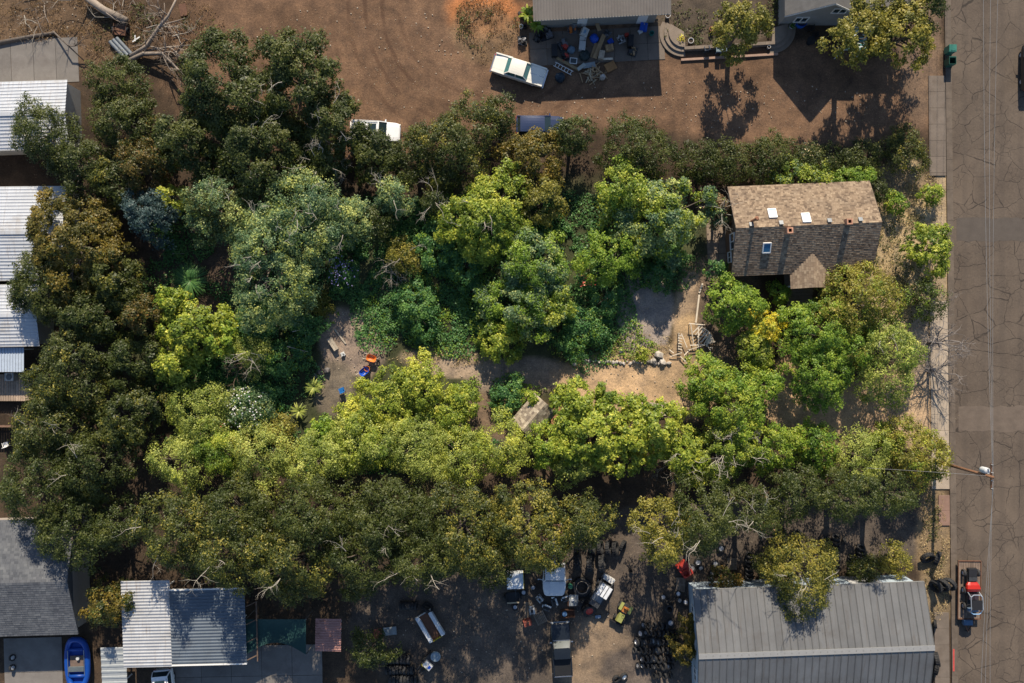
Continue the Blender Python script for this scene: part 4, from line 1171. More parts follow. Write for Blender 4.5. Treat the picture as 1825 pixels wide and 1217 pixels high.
 (1120, 335, 60, 6.5, 'br', "green crown at the plot's top edge left of the cottage", dict(cr=.6, leaf=.24)),
 (1285, 375, 30, 4.5, 'sb', "twiggy brownish tree at the cottage's upper left corner", dict(cr=.45, leaf=.2, mix='gg', mixf=.45, twigs=6)),
 (1090, 455, 58, 5.5, 'fg', "rounded green tree between the two leafy giants", dict(cr=.6, leaf=.22)),
 (950, 475, 80, 6.5, 'fg', "spreading green tree in the middle of the plot", dict(cr=.65, leaf=.24, mix='gg', mixf=.5, lobes=.2)),
 (925, 545, 72, 5.8, 'fg', "green tree just below the middle of the plot", dict(cr=.65, leaf=.24, mix='gg', mixf=.45, lobes=.2)),
 (985, 540, 46, 5.5, 'br', "bright green crown beside the red blossoms", dict(cr=.55, leaf=.24, mix='gg', mixf=.3)),
 (893, 612, 44, 3.6, 'br', "bright green shrub tree with yellow tips just above the path", dict(cr=.45, leaf=.26, mix='yl', mixf=.35)),
 (715, 455, 34, 4.0, 'oy', "yellowish shrub tree behind the dead grey shrub", dict(cr=.45, leaf=.22, twigs=3)),
 (780, 435, 48, 4.0, 'em', "dark green shrub at the left of the middle thicket", dict(name="leafy_shrub", cr=.5, leaf=.24, mix='fg', mixf=.3)),
 (740, 545, 50, 2.6, 'em', "low green shrub in the middle left thicket", dict(name="leafy_shrub", cr=.5, leaf=.22)),
 (830, 470, 46, 3.6, 'em', "dark green shrub left of the spreading middle tree", dict(name="leafy_shrub", cr=.5, leaf=.22)),
 (660, 395, 45, 5.0, 'dk', "dark green tree right of the pale-branched group", dict(cr=.6, leaf=.22)),
 (700, 345, 40, 6.0, 'gg', "grey-green crown at the plot's top edge below the white van", dict(cr=.6, leaf=.22, twigs=3)),
 (775, 360, 30, 5.0, 'dk', "dark crown with bare twigs left of the large yellow-green tree", dict(cr=.55, leaf=.2, twigs=8)),
 (565, 540, 26, 1.6, 'oy', "low olive-yellow shrub above the dirt clearing", dict(name="leafy_shrub", cr=.35, leaf=.2)),
 (1040, 590, 55, 2.0, 'em', "wide low green shrub left of the gravel pad", dict(name="leafy_shrub", cr=.5, leaf=.2)),
 (1180, 470, 50, 2.2, 'em', "low shaded shrub above the gravel pad", dict(name="leafy_shrub", cr=.45, leaf=.2)),
 (1080, 530, 40, 2.2, 'em', "low shaded shrub left of the gravel pad's top", dict(name="leafy_shrub", cr=.45, leaf=.2)),
 (1145, 632, 15, 1.0, 'yl', "small yellow-green plant beside the boulders", dict(name="leafy_shrub", cr=.25, leaf=.2)),
 # around the cottage
 (1318, 545, 60, 5.2, 'fg', "rounded green tree below the cottage's left end", dict(cr=.5, leaf=.22)),
 (1368, 580, 38, 4.4, 'ye', "bright yellow tree in front of the cottage", dict(cr=.42, leaf=.22, mix='yl', mixf=.35)),
 (1350, 620, 42, 4.0, 'br', "green tree below the bright yellow tree", dict(cr=.45, leaf=.24, mix='lm', mixf=.4)),
 (1390, 520, 22, 2.4, 'fg', "small green shrub beside the porch steps", dict(name="leafy_shrub", cr=.35, leaf=.2)),
 (1538, 535, 84, 6.8, 'oy', "olive-yellow tree overhanging the cottage roof's lower right", dict(cr=.5, leaf=.22, mix='br', mixf=.3)),
 (1470, 600, 76, 6.6, 'fg', "fern-green tree right of the porch steps", dict(cr=.5, leaf=.2)),
 (1468, 668, 74, 6.4, 'fg', "fern-green tree shading the front yard", dict(cr=.5, leaf=.2)),
 (1592, 642, 80, 6.6, 'lm', "pale grey-green tree beside the bare tree by the road", dict(cr=.48, leaf=.2, mix='fg', mixf=.3, twigs=2)),
 (1530, 612, 52, 6.2, 'fg', "green crown between the fern-green trees and the pale grey-green tree", dict(cr=.5, leaf=.2, mix='oy', mixf=.3)),
 (1665, 445, 48, 4.8, 'br', "bright green tree beside the road, right of the cottage", dict(cr=.5, leaf=.26, mix='yl', mixf=.35, lobes=.22)),
 (1660, 535, 42, 4.2, 'dk', "dark green juniper-like tree behind the bare tree by the road", dict(cr=.45, leaf=.18, mix='fg', mixf=.3)),
 (1600, 360, 24, 2.0, 'fg', "small weedy shrub in the dry grass right of the cottage", dict(name="leafy_shrub", cr=.35, leaf=.2, mix='yl', mixf=.3)),
 (1665, 345, 24, 2.0, 'br', "small weedy shrub at the pavement above the roadside tree", dict(name="leafy_shrub", cr=.35, leaf=.2)),
 (1560, 335, 30, 2.2, 'ol', "weedy shrub at the cottage roof's upper right corner", dict(name="leafy_shrub", cr=.35, leaf=.2)),
 (1440, 325, 62, 3.8, 'br', "low leafy branchy shrub touching the cottage roof's upper edge", dict(name="leafy_shrub", cr=.4, leaf=.2, mix='gg', mixf=.3, flat=.6)),
 (1520, 322, 42, 3.4, 'fg', "leafy shrub behind the cottage roof's upper right part", dict(name="leafy_shrub", cr=.4, leaf=.2)),
 (1278, 480, 22, 2.6, 'em', "shrub at the cottage's left wall", dict(name="leafy_shrub", cr=.35, leaf=.2)),
]
for (px, py, r, h, pal, label, ex) in T:
    tree(px, py, r, h, pal, label, **ex)

# flowering shrubs: blossom cards on a leafy shrub
def blossoms(t, pal, n, R, h, size=.16, seed=1):
    rng = np.random.default_rng(seed)
    a = rng.uniform(0, 6.28, n); u = np.sqrt(rng.random(n)) * R * .95
    z = h * np.sqrt(np.clip(1 - .8 * (u / R) ** 2, 0, 1)) * rng.uniform(.85, 1.05, n)
    cl = rng.normal(size=(max(3, n // 10), 2)) * R * .45
    k = rng.integers(0, len(cl), n)
    x = np.where(rng.random(n) < .6, cl[k, 0] + rng.normal(size=n) * .25, u * np.cos(a)); y = np.where(rng.random(n) < .6, cl[k, 1] + rng.normal(size=n) * .25, u * np.sin(a))
    q = np.stack([x, y, z + .05], 1)
    nr = rng.normal(size=(n, 3)) * .5 + np.array([0, .3, 1])
    inst("blossoms", leaf_mesh("blossoms", q, nr, np.full(n, size), rng.random(n), LM[pal], .9, rng), t)
t = tree(438, 730, 48, 3.4, 'gg', "shrub covered in white and pink blossom in the lower left of the plot", name="flowering_shrub", cr=.45, leaf=.2, mix='em', mixf=.3); blossoms(t, 'wh', 150, 2.3, 3.5, .17, 3)
t = tree(392, 757, 20, 2.8, 'fg', "small shrub with red blossom left of the white-flowering shrub", name="flowering_shrub", cr=.35, leaf=.2); blossoms(t, 'rd', 34, .9, 2.9, .16, 4)
t = tree(607, 487, 34, 2.8, 'em', "shrub with purple blossom right of the large grey-green tree", name="flowering_shrub", cr=.4, leaf=.2); blossoms(t, 'pu', 130, 1.6, 2.9, .17, 5)
t = tree(1043, 500, 16, 2.8, 'em', "small shrub with coral red blossom in the middle of the plot", name="flowering_shrub", cr=.3, leaf=.18); blossoms(t, 'rd', 46, .7, 2.95, .2, 6)

# dead and bare trees
def bare_tree(px, py, h, label, n=7, L=2.2, r=.09, mat=PALEBARK, seed=1, name="bare_tree", spread=.8, depth=3, z0=.0):
    rng = np.random.default_rng(seed)
    c = P(px, py, h * .5)
    t = thing(name, label, "tree" if name == "bare_tree" else "dead shrub", (c.x, c.y, 0))
    MB().tube([(0, 0, -.1), (.05, .02, h * .25), (.1, .05, h * .5)], r * 1.4, r, 7).build("trunk", mat, t, smooth=True)
    m_ = MB()
    for k in range(n):
        a = 2 * math.pi * k / n + rng.uniform(-.3, .3)
        bare_twigs(m_, rng, (.07, .03, h * rng.uniform(.3, .5)), (math.cos(a) * spread, math.sin(a) * spread, .55), L, r * .7, depth)
    m_.build("branches", mat, t)
    return t
GREYWOOD = M("silver_dead_wood", (.22, .195, .18), .9, .2, 4)
DARKWOOD = M("dark_dead_wood", (.11, .09, .075), .9, .25, 4)
bare_tree(1676, 612, 4.6, "leafless grey tree beside the road with branches over the pavement", 10, 1.9, .11, GREYWOOD, 11)
bare_tree(1668, 665, 3.0, "smaller leafless grey tree below the large leafless one by the road", 9, 1.7, .10, GREYWOOD, 12)
bare_tree(1672, 545, 3.8, "leafless twigs in front of the dark juniper-like tree", 6, 1.3, .05, GREYWOOD, 13, "dead_shrub")
bare_tree(697, 485, 2.6, "dead grey-white shrub left of the middle thicket", 9, 1.2, .05, PALEBARK, 14, "dead_shrub", 1.0)
bare_tree(1315, 778, 6.0, "grey dead tangle at the top of a green tree", 9, 1.2, .05, GREYWOOD, 15, "dead_shrub", 1.0)
bare_tree(600, 290, 5.0, "pale dead tangle beside the dark trees at the plot's top edge", 8, 1.6, .05, PALEBARK, 16, "dead_shrub", 1.0)
bare_tree(1195, 830, 5.4, "pale dead branches at the plot's lower edge", 7, 1.4, .05, PALEBARK, 17, "dead_shrub", 1.0)
bare_tree(430, 655, 3.6, "bare brown branches at the half-dead pale tree's foot", 9, 1.3, .04, M("brown_twigs", (.26, .18, .12), .9, .2), 18, "dead_shrub", 1.1)
bare_tree(1240, 470, 1.2, "dark twiggy dead shrub left of the cottage path", 9, .9, .03, DARKWOOD, 19, "dead_shrub", 1.2)

# fallen trees at the upper left
def fallen(label, pts, r0, r1, mat, twigs, seed):
    rng = np.random.default_rng(seed)
    p0 = P(*pts[0]); t = thing("fallen_tree", label, "fallen tree", (p0.x, p0.y, 0))
    w = [P(*p) - Vector((p0.x, p0.y, 0)) for p in pts]
    MB().tube(w, r0, r1, 10).build("trunk", mat, t, smooth=True)
    for (a, d, L) in twigs:
        m_ = MB()
        q = w[0].lerp(w[-1], a) if len(w) == 2 else w[min(int(a * (len(w) - 1)), len(w) - 1)]
        bare_twigs(m_, rng, q, d, L * 1.25, .075, 3)
        m_.build("branch", mat, t, smooth=True)
LOG = M("grey_log", (.25, .205, .165), .95, .3, 3, .35)
fallen("thick grey fallen trunk at the top left corner", [(150, -8, .8), (185, 18, .7), (225, 38, .45)], .34, .42, LOG, [(.2, (-.5, -.6, .3), 2.0), (.5, (.6, -.5, .3), 1.5)], 1)
fallen("fallen tree fork curving right beside the grey pipes", [(232, 108, .35), (255, 96, .8), (290, 95, 1.3), (312, 118, 1.5), (336, 144, .8)], .27, .07, LOG, [(.3, (.6, .7, .5), 1.6), (.5, (.3, -.9, .2), 1.6), (.7, (.8, .4, .3), 1.5), (.8, (.9, -.3, .3), 1.4), (.55, (.9, .1, .5), 1.5)], 2)
fallen("fallen tree fork reaching up toward the top edge", [(234, 100, .35), (262, 82, .9), (282, 50, 1.6), (300, 28, 1.9), (316, -6, 2.2)], .25, .08, LOG, [(.3, (1, .3, .2), 2.3), (.5, (1, .1, .3), 2.6), (.6, (.9, .6, .2), 2.0), (.8, (-.8, .7, .3), 1.5)], 3)
fallen("slim fallen branch lying between the two forks", [(250, 92, .4), (300, 84, .9), (345, 80, .9)], .13, .05, LOG, [(.6, (1, -.4, .2), 1.5), (.9, (.9, .3, .3), 1.4)], 4)
fallen("dark log along the concrete pad's upper edge", [(-20, 80, .15), (50, 66, .15), (100, 58, .15)], .22, .16, DARKWOOD, [], 5)
fallen("leaning dead pole at the concrete pad's corner", [(95, 56, .2), (120, 80, 1.0), (150, 108, .2)], .09, .05, DARKWOOD, [(.5, (.6, -.6, .5), 1.0)], 6)

# rosette plants and the ornamental grass
def rosette(px, py, R, n, pal, label, h=.9, droop=.6, seed=1, name="rosette_plant", w=.16, cat="plant"):
    rng = np.random.default_rng(seed)
    c = P(px, py, h * .8); t = thing(name, label, cat, (c.x, c.y, 0))
    m_ = MB()
    for k in range(n):
        a = 2 * math.pi * k / n * 2.618 + rng.uniform(-.2, .2); l = R * rng.uniform(.75, 1.1); up = rng.uniform(.2, 1.0)
        d = Vector((math.cos(a), math.sin(a), 0)); s = Vector((-d.y, d.x, 0))
        prev = None; tn = rng.random()
        for q in range(5):
            f = q / 4
            p = d * (l * f) + Vector((0, 0, h * .45 + h * up * (f - droop * f * f * 1.3)))
            ww = w * math.sin(math.pi * min(.97, .12 + f * .88)) * .5
            cur = (p - s * ww, p + s * ww)
            if prev: m_.add([prev[0], prev[1], cur[1], cur[0]], [(0, 1, 2, 3)], tone=.3 + .5 * tn)
            prev = cur
    m_.build("leaves", LM[pal], t)
    MB().cyl((0, 0, -.05), (0, 0, h * .5), .08, .05).build("stem", BARK, t)
rosette(558, 690, 1.0, 30, 'lm', "green palm-like rosette plant at the foot of the dirt clearing", 1.3, .7, 1)
rosette(531, 733, .95, 26, 'lm', "pale green palm-like rosette plant below the greener one", 1.3, .7, 2)
rosette(336, 500, 2.0, 260, 'em', "large dark green clump of ornamental grass at the plot's left", 1.3, .8, 3, "ornamental_grass", .06, "grass clump")
rosette(637, 596, .5, 40, 'em', "dark spiky tuft in the dirt clearing", .4, .5, 4, "spiky_plant", .05)
rosette(940, 22, .9, 30, 'br', "bright green banana-like plant at the long shed's lower left corner", 1.8, .6, 5, "leafy_plant", .25)
rosette(958, 40, .9, 30, 'fg', "green banana-like plant in the long shed's shadow", 1.4, .6, 6, "leafy_plant", .25)
rosette(1152, 628, .5, 24, 'yl', "small yellow-green strappy plant beside the boulders", .6, .6, 7, "leafy_plant", .06)
rosette(880, 600, .9, 40, 'lm', "strappy pale plant beside the bright shrub tree above the path", 1.6, .4, 8, "leafy_plant", .08)

# ---- weeds, grass and straw that nobody could count
def cover(name, ells, n, pal, hmax, size, seed, aspect=.5, upright=.4, patchy=.45, clump=1.2):
    rng = np.random.default_rng(seed)
    tot = sum(e[2] * e[3] for e in ells); P_ = []
    for (px, py, rx, ry) in ells:
        k = int(n * rx * ry / tot)
        a = rng.uniform(0, 6.283, k); u = np.sqrt(rng.random(k)) * (1 + .12 * np.sin(3 * a + px) + .1 * np.sin(5 * a + py))
        P_.append(np.stack([(px + rx * u * np.cos(a) - 912.5) / S, (608.5 - py - ry * u * np.sin(a)) / S], 1))
    q = np.concatenate(P_)
    nz = vnoise(q[:, 0], q[:, 1], clump, seed) * .65 + vnoise(q[:, 0], q[:, 1], clump * .35, seed + 1) * .35
    keep = nz > patchy * rng.uniform(.7, 1.2, len(q))
    q = q[keep]; nz = nz[keep]; k = len(q)
    z = rng.random(k) * hmax * np.clip((nz - .25) * 1.8, .1, 1.2)
    pos = np.stack([q[:, 0], q[:, 1], z + .02], 1)
    nr = rng.normal(size=(k, 3)) * upright + np.array([0, .1, 1])
    o = inst(name, leaf_mesh(name, pos, nr, size * rng.uniform(.6, 1.4, k), .5 + .5 * (nz - .5) + rng.normal(size=k) * .16, LM[pal], aspect, rng))
    return tag(o, None, None, None, "stuff")
cover("undergrowth", [(800, 480, 210, 130), (660, 470, 60, 90), (760, 580, 120, 60), (1040, 560, 90, 90), (700, 400, 90, 60), (1010, 400, 90, 60), (470, 640, 110, 80), (430, 520, 60, 40), (460, 720, 60, 50), (330, 690, 60, 60), (1190, 480, 60, 40), (300, 500, 40, 90), (330, 420, 60, 60), (560, 470, 90, 90), (420, 640, 80, 60), (600, 800, 300, 40), (900, 420, 120, 60), (1120, 470, 70, 60)],
      95000, 'em', .7, .2, 21, .6, .5, .42)
cover("undergrowth", [(790, 600, 130, 40), (1080, 610, 90, 40), (840, 530, 80, 60), (560, 560, 40, 40), (700, 540, 50, 60), (880, 700, 90, 34), (1330, 660, 60, 30)], 16000, 'fg', .5, .18, 22, .6, .5, .48)
tag(bpy.data.objects["undergrowth"], "dense dark green weeds under the trees of the plot", "undergrowth")
tag(bpy.data.objects["undergrowth.001"], "lighter green weeds along the path through the plot", "undergrowth")
o = cover("dry_grass", [(1610, 420, 55, 120), (1600, 530, 40, 60), (1640, 350, 40, 50), (1665, 950, 26, 90), (1668, 1060, 24, 50), (1140, 615, 60, 26), (800, 640, 110, 14)], 15000, 'st', .22, .16, 23, .25, .7, .46, .8)
tag(o, "straw-coloured dry grass beside the cottage, path and road", "dry grass")
o = cover("brown_weeds", [(70, 25, 120, 50), (200, 60, 60, 60), (870, 50, 55, 55), (345, 60, 60, 60), (860, 20, 45, 30)], 11000, 'sb', .3, .16, 24, .3, .7, .46, .8)
tag(o, "brown dried weeds at the upper left and around the sandy patch", "weeds")
o = cover("green_weeds", [(850, 45, 40, 40), (195, 60, 30, 40), (260, 40, 30, 40), (340, 55, 24, 24), (1215, 40, 40, 40), (1380, 30, 30, 40), (1250, 65, 70, 20), (1660, 960, 20, 80), (1600, 470, 50, 120), (960, 40, 60, 16)], 12000, 'ol', .4, .17, 25, .5, .6, .55, .7)
tag(o, "patchy olive weeds around the yards and the cottage", "weeds")
o = cover("fallen_leaves", [(1110, 690, 130, 50), (1640, 730, 60, 60), (1540, 740, 120, 40), (1150, 560, 55, 85), (820, 1100, 300, 110), (1150, 1050, 120, 120), (600, 600, 60, 70), (1400, 190, 250, 50), (640, 120, 280, 110)], 7000, 'st', .01, .10, 26, .15, .6, .3)
tag(o, "scattered pale fallen leaves on the bare soil", "fallen leaves")


# small stones lying about on the bare soil
m_ = MB(); rg = random.Random(3)
for (px, py, rx, ry, n) in ((640, 110, 260, 100, 260), (1250, 190, 350, 45, 260), (1110, 685, 120, 45, 110), (630, 610, 55, 60, 120), (1640, 740, 60, 60, 120), (900, 1140, 260, 70, 200), (1150, 560, 50, 80, 160), (860, 655, 100, 25, 120), (60, 40, 120, 40, 120), (1610, 440, 55, 120, 120)):
    for _ in range(n):
        a = rg.uniform(0, 6.283); u = math.sqrt(rg.random()); q = PG(px + rx * u * math.cos(a), py + ry * u * math.sin(a)); s_ = rg.choice((.04, .05, .06, .08, .13))
        m_.rock((q[0], q[1], s_ * .2), (s_ * 1.4, s_ * 1.1, s_ * .55), rg.random())
o = m_.build("pebbles", M("pebble_stone", (.40, .33, .25), .9, .3, 2)); tag(o, "small stones scattered on the bare soil", "pebbles", None, "stuff")

# tangled brush between the fallen trees
for (px, py, n, lab, sd) in ((275, 60, 11, "tangled pile of grey brush between the forks of the fallen tree", 31), (318, 95, 9, "grey brush at the right end of the fallen tree fork", 32), (215, 20, 8, "grey brush beside the thick fallen trunk", 33), (60, 25, 8, "dry brush in the brown weeds at the top left edge", 34)):
    rng = np.random.default_rng(sd); c = P(px, py, .3)
    t = thing("brush_pile", lab, "brush pile", (c.x, c.y, 0))
    for k in range(n):
        a = rng.uniform(0, 6.28); m_ = MB()
        bare_twigs(m_, rng, (rng.normal() * .9, rng.normal() * .7, rng.uniform(.05, .4)), (math.cos(a), math.sin(a), rng.uniform(0, .25)), rng.uniform(1.0, 2.2), rng.uniform(.03, .055), 2)
        m_.v = [(x, y, max(z, .01)) for x, y, z in m_.v]
        m_.build("branch", (LOG, PALEBARK, DARKWOOD)[k % 3], t)
# ------------------------------------------------------------------ tyres and wheels
RUBBER = M("rubber", (.022, .022, .023), .8, .25, 6, .2, rnd=.35)
RIM = M("wheel_rim", (.42, .43, .45), .35, .15, 5, metal=.5, rnd=.25)
def tyre_profile(R, w):
    ri = R * .58; h = w / 2
    return [(ri, -h * .7), (R * .80, -h), (R * .95, -h * .92), (R, -h * .6), (R, -h * .15), (R * .97, 0), (R, h * .15), (R, h * .6), (R * .95, h * .92), (R * .80, h), (ri, h * .7)]
def tyre_mesh(R, w, lugs=0, n=22):
    m_ = MB().lathe(tyre_profile(R, w), n, closed=True)
    for k in range(lugs):
        a = 2 * math.pi * k / lugs
        for sg in (-1, 1):
            c = Vector((R * math.cos(a), R * math.sin(a), sg * w * .22))
            m_.box(c, (R * .10, R * .12, w * .42), M=Matrix.Rotation(a, 3, 'Z') @ Matrix.Rotation(sg * .5, 3, 'X'))
    return m_.mesh("tyre", RUBBER)
def rim_mesh(R, w, mat=RIM, holes=5):
    r = R * .57; m_ = MB().lathe([(r, -w * .3), (r, w * .32), (r * .88, w * .34), (r * .82, w * .2), (r * .3, w * .24), (.001, w * .26)], 18)
    m_.lathe([(r, -w * .3), (r * .8, -w * .1), (.001, -w * .1)], 18)
    for k in range(holes):
        a = 2 * math.pi * k / holes
        m_.box((r * .58 * math.cos(a), r * .58 * math.sin(a), w * .25), (r * .46, r * .16, w * .06), yaw=a)
    return m_.mesh("rim", mat)
TY = {'car': tyre_mesh(.33, .22), 'truck': tyre_mesh(.42, .27), 'big': tyre_mesh(.66, .42, 18), 'huge': tyre_mesh(.84, .55, 20)}
RM = {'car': rim_mesh(.33, .22), 'truck': rim_mesh(.42, .27), 'big': rim_mesh(.66, .42, M("pale_rim", (.45, .42, .36), .6), 8), 'huge': rim_mesh(.84, .55)}
REDRIM = rim_mesh(.66, .42, M("red_rim", (.45, .03, .02), .5), 8)
TR = {'car': .33, 'truck': .42, 'big': .66, 'huge': .84}; TW = {'car': .22, 'truck': .27, 'big': .42, 'huge': .55}
def tyre(px, py, kind, label, group, axis=(0, 0, 1), z=None, rim=None, scale=1.0):
    """axis = direction of the axle; z = height of the centre"""
    ax = Vector(axis).normalized()
    R, w = TR[kind] * scale, TW[kind] * scale
    if z is None: z = R * math.sqrt(max(0, 1 - ax.z ** 2)) + w / 2 * abs(ax.z) - .02
    p = P(px, py, z)
    rot = ax.to_track_quat('Z', 'Y').to_euler()
    o = inst("tyre", TY[kind], None, (p.x, p.y, z), rot, scale)
    tag(o, label, "tyre", group)
    if rim:
        inst("rim", rim if not isinstance(rim, str) else RM[kind], o)
    return o
rg = random.Random(77)
PALE_RING = M("white_sidewall", (.5, .48, .44), .7)
# rows beside the workshop
rows = [(1114, 1146, 1198, 6, "uppermost short row", (0,)), (1128, 1143, 1203, 9, "second row", (0, 1)), (1143, 1134, 1204, 10, "third row", (0, 2, 4, 5)),
        (1159, 1131, 1203, 10, "fourth row", (5,)), (1174, 1144, 1204, 9, "fifth row", (0, 3)), (1187, 1137, 1198, 9, "sixth row", (0, 1, 4, 7)), (1204, 1166, 1194, 4, "lowest short row", ())]
for y, x0, x1, n, nm, rims in rows:
    for k in range(n):
        x = x0 + (x1 - x0) * k / (n - 1)
        r_ = k in rims
        tyre(x + rg.uniform(-1, 1), y + rg.uniform(-1.2, 1.2), 'car' if rg.random() < .7 else 'truck',
             ("silver-rimmed tyre" if r_ else "bare black tyre") + " in the %s of tyres by the workshop" % nm,
             ("rimmed tyres, " if r_ else "bare tyres, ") + nm + " by the workshop", (-1, rg.uniform(-.2, .2), rg.uniform(.35, .8)), None, 'y' if r_ else None)
for k in range(5): tyre(1190 + k * .8, 1074 + k * 3, 'truck', "tyre in the short dark stack above the tyre rows by the workshop", "short dark tyre stack above the rows", (0.1, .3, 1), .14 + k * .26)
tyre(1195, 1110, 'truck', "large silver-rimmed wheel lying at the head of the tyre rows", None, (0, .1, 1), .5, 'y')
tyre(1182, 1064, 'car', "single silver-rimmed wheel lying alone on the yard soil", None, (0, 0, 1), None, 'y')
for (x, y, s) in ((1209, 1058, "upper"), (1211, 1070, "middle"), (1222, 1073, "right-hand")):
    tyre(x, y, 'car', "%s of three pale-rimmed wheels lying beside the workshop's upper left corner" % s, None, (rg.uniform(-.3, .3), .2, 1), None, 'y')
for (x, y, nm, k) in ((1285, 977, "largest rimmed wheel standing apart right of the red machine", 'truck'), (1244, 1002, "rimmed wheel touching the red machine's upper right", 'truck'), (1275, 1005, "silver-rimmed wheel left of the wooden pallet", 'truck'),
                   (1233, 1012, "blue-grey rimmed wheel on the red machine's bed", 'truck'), (1249, 1012, "small rimmed wheel just right of the red machine", 'car'), (1282, 1016, "dark rimmed wheel below the pallet's left side", 'car'), (1269, 1021, "dark wheel in the lower cluster right of the red machine", 'car'), (1268, 1030, "lowest wheel of the cluster right of the red machine", 'car')):
    tyre(x, y, k, nm, None, (rg.uniform(-.3, .3), rg.uniform(-.2, .3), 1), None, 'y')
# leaning columns of tyres above the workshop
for x, y0, y1, n, nm, kd in ((1335, 990, 1028, 6, "column left of the round tree by the workshop", 'truck'), (1472, 962, 1006, 7, "first of the columns right of the round tree", 'truck'),
                         (1490, 958, 1012, 8, "tallest column right of the round tree", 'truck'), (1516, 992, 1020, 5, "short column between the taller columns", 'car'), (1534, 976, 1019, 7, "last tall column before the yellow-green shrub", 'truck'),
                         (1552, 1002, 1016, 3, "three-tyre heap beside the last tall column", 'car'), (1421, 950, 976, 4, "shaded column in the middle of the upper yard", 'truck'), (1393, 946, 976, 5, "shaded column at the left of the upper yard", 'truck')):
    for k in range(n):
        tyre(x + rg.uniform(-1, 1), y0 + (y1 - y0) * k / (n - 1), kd, "black tyre in the " + nm, "tyres, " + nm, (rg.uniform(-.15, .15), 1.0, .75), None)
tyre(1505, 963, 'truck', "tyre leaning against the tallest tyre column", None, (1, .2, .35))
o = tyre(1574, 1004, 'truck', "upright tyre with white sidewall ring beside the yellow-green shrub", None, (1, .2, .5), None)
MB().lathe([(.27, .125), (.34, .138), (.34, .142), (.27, .13)], 20).build("white_ring", PALE_RING, o)
tyre(1383, 955, 'truck', "tyre lying left of the shaded columns", None, (0, 0, 1))
# big tyres in the yard
for x, y, nm in ((1030, 1000, "left"), (1052, 1003, "middle"), (1073, 1004, "right")):
    tyre(x, y, 'huge', "%s of three huge black tractor tyres standing in a row" % nm, None, (1, .1, .25))
for k, x in enumerate((1055, 1070, 1085, 1097)):
    tyre(x, 975 + k * .6, 'big', "large tyre in the shaded back row behind the huge tractor tyres", "back row of large tyres", (1, .15, .45))
tyre(1110, 973, 'big', "large tyre leaning open at the right end of the back row", None, (1, -.4, .5), None, None, .85)
tyre(1037, 1046, 'huge', "huge tyre with pale inner ring lying flat in the yard", None, (.05, .05, 1), None, None, 1.1)
MB().lathe([(.50, .2), (.54, .34), (.56, .34), (.56, .2)], 24).build("inner_ring", M("pale_ring", (.34, .27, .21), .8), [o for o in bpy.data.objects if o.get("label", "").startswith("huge tyre with pale")][0], smooth=True)
tyre(1050, 1088, 'big', "big tractor wheel with red rim leaning in the yard", None, (.25, -.45, 1), None, REDRIM)
tyre(1035, 1077, 'big', "dark large tyre leaning beside the red-rimmed wheel", None, (1, -.4, .4))
tyre(762, 1083, 'big', "black tyre at the head of the white truck bed", None, (.5, .9, .5), None, None, .85)
# stacks at the bottom edge
for y, x0, nm in ((1175, 684, "upper"), (1193, 690, "middle"), (1211, 697, "lowest")):
    for k in range(8):
        tyre(x0 + k * 6.4, y + rg.uniform(-.5, .5), 'truck', "tyre in the %s of the packed tyre rolls at the bottom edge" % nm, "%s tyre roll at the bottom edge" % nm, (1, .04, rg.uniform(.05, .2)), None, None, 1.12)
for k in range(6): tyre(715 + k * 5.2, 1079, 'truck', "tyre in the shaded roll under the trees left of the white truck bed", "shaded tyre roll", (1, 0, .1))
# roadside
tyre(1653, 994, 'big', "left one of two knobbly tyres standing at the roadside shrub", None, (.1, -.5, .6)); tyre(1671, 995, 'big', "right one of two knobbly tyres standing at the roadside shrub", None, (.9, -.3, .6))
for k, (x, nm) in enumerate(((1668, "left"), (1681, "middle"), (1692, "right"))):
    tyre(x, 1045 - k * 2, 'big', "%s of three knobbly tyres leaning beside the flat trailer" % nm, None, (-.9 + k * .1, -.45, .45), None, None, 1.0)
tyre(1667, 1112, 'truck', "tyre leaning on the workshop's right wall", None, (1, .1, .5)); tyre(1670, 1175, 'big', "large tyre leaning on the workshop's right wall near the bottom edge", None, (1, .2, .4)); tyre(1669, 1190, 'big', "lowest large tyre at the workshop's right wall", None, (1, -.2, .5))
for (x, y, s) in ((1112, 1206, "wheel with silver rim at the bottom edge left of the tyre rows"), (1098, 1210, "dark tyre at the bottom edge left of the tyre rows")):
    tyre(x, y, 'truck', s, None, (.4, -.3, .8), None, 'y' if 'silver' in s else None)

# ------------------------------------------------------------------ vehicles
CHROME = M("chrome", (.6, .6, .6), .2, .05, metal=.9); LAMP = M("lamp_lens", (.75, .72, .62), .2, .05); TAIL = M("tail_lens", (.4, .03, .02), .3, .05)
def ring_body(secs):
    """loft of car cross-sections: (y, half width, bottom z, shoulder z, top z)"""
    m_ = MB(); vs = []
    for (y, w, zb, zs, zt) in secs:
        vs += [(-w * .9, y, zb), (-w, y, zb + .15), (-w, y, zs), (-w * .93, y, zt - .02), (-w * .55, y, zt + .015), (w * .55, y, zt + .015), (w * .93, y, zt - .02), (w, y, zs), (w, y, zb + .15), (w * .9, y, zb)]
    n = 10; fs = []
    for k in range(len(secs) - 1):
        for i in range(n):
            j = (i + 1) % n
            fs.append((k * n + i, (k + 1) * n + i, (k + 1) * n + j, k * n + j))
    fs.append(tuple(range(n))); fs.append(tuple(range((len(secs) - 1) * n, len(secs) * n))[::-1])
    return m_.add(vs, fs)
